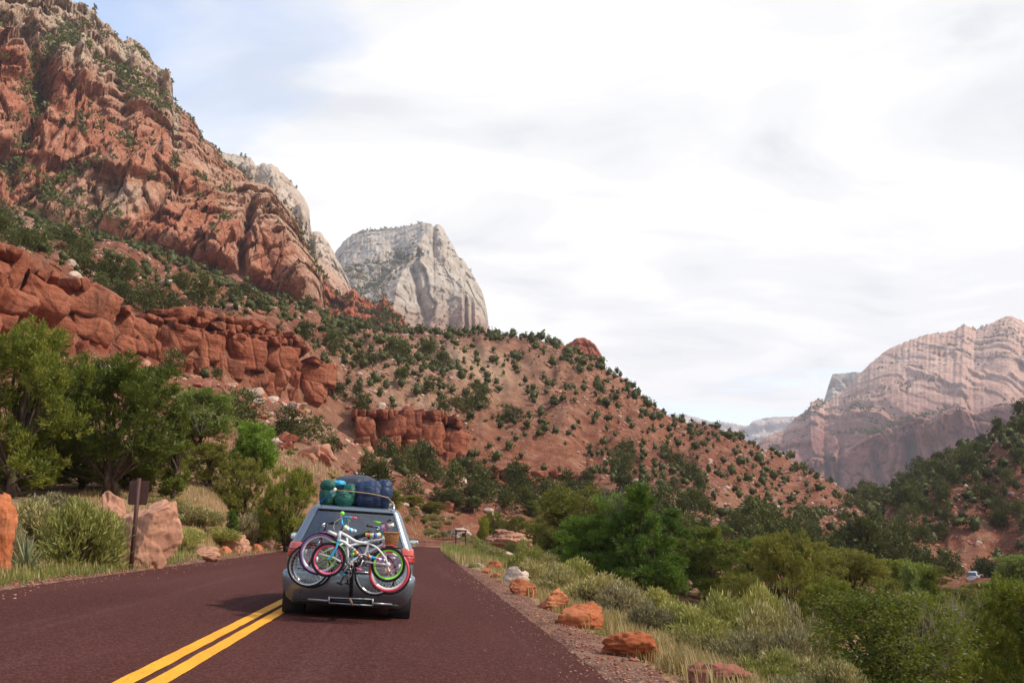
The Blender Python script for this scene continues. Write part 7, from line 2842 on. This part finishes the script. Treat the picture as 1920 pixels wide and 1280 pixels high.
# ------------------------------------------------------------------ road signs
g = ground_at(245, 1070)
d = project(g)[2]
sroot = empty('road_sign', tuple(g))
top = np.array(at_y(261, 896, g[1])) - g
m = MB()
m.tube(np.array([[0, 0, -.3], top * 0.5, top]), .055, 4)
m.build('post', M['brown_steel'], sroot, False)
pw, ph = 36 * d / FPX, 46 * d / FPX
cc = np.array(at_y(258.5, 923, g[1] + .05)) - g
m = MB()
k = 8
c4 = []
for sx, sz, a0 in ((1, 1, 0), (-1, 1, 1), (-1, -1, 2), (1, -1, 3)):
    for a in np.linspace(0, math.pi / 2, 5):
        an = a0 * math.pi / 2 + a
        c4.append((sx * (pw / 2 - .05) + .05 * math.cos(an), sz * (ph / 2 - .05) + .05 * math.sin(an)))
c4 = np.array(c4)
lean = math.atan2(top[0], top[2])
x2 = c4[:, 0] * math.cos(lean) + c4[:, 1] * math.sin(lean)
z2_ = -c4[:, 0] * math.sin(lean) + c4[:, 1] * math.cos(lean)
Fp = np.column_stack([x2, np.full(20, .055), z2_]) + cc
Bp = Fp + [0, .012, 0]
m.add(np.concatenate([Fp, Bp, [Fp.mean(0)], [Bp.mean(0)]]), np.array([[j, (j + 1) % 20, 40] for j in range(20)] + [[20 + (j + 1) % 20, 20 + j, 41] for j in range(20)]))
m.add(np.concatenate([Fp, Bp]), np.array([[j, 20 + j, 20 + (j + 1) % 20, (j + 1) % 20] for j in range(20)]))
m.build('sign_panel', M['brown_steel'], sroot, False)
for zz in (.12, -.12):
    m = MB()
    m.lathe(cc + [zz * math.sin(lean), -.005, zz], [(.0, -.012), (.012, -.008), (.012, .03)], (0, 1, 0), 8)
    m.build('bolt', M['steel'], sroot)
tag(sroot, 'brown road sign seen from its back on a leaning post beside the big boulder', 'sign')

g = by_az(864, 92)
s2 = empty('roadside_board', tuple(g))
w = 21 * 92 / FPX
top_z = CAM_H + 92 * float(polar(864, 994.5)[1]) - g[2]
for sx in (-1, 1):
    MB().box((sx * w * .42, 0, top_z / 2), (.13, .13, top_z)).build('post', M['brown_wood'], s2, False)
m = MB()
m.box((0, -.02, top_z), (w * 1.05, .35, .14))
m.build('roof_beam', M['brown_wood'], s2, False)
MB().box((w * .26, 0, top_z - .38), (w * .36, .06, .34)).build('panel', M['brown_wood'], s2, False)
tag(s2, 'small brown wooden roadside board on two posts in the grass of the bend', 'sign')

# ------------------------------------------------------------------ air
hz = MB()
hz.box((0, 0, 540), (32000, 32000, 1400))
hz_o = hz.build('haze', None, None, False)
t = NT('canyon_air')
pv = t.node('ShaderNodeVolumePrincipled')
pv.inputs['Color'].default_value = (0.86, 0.90, 0.98, 1)
pv.inputs['Density'].default_value = 7.5e-5
pv.inputs['Anisotropy'].default_value = 0.0
t.l.new(pv.outputs[0], t.out.inputs['Volume'])
hz_o.data.materials.append(t.m)
tag(hz_o, 'thin pale air over the whole canyon', None, None, 'stuff')
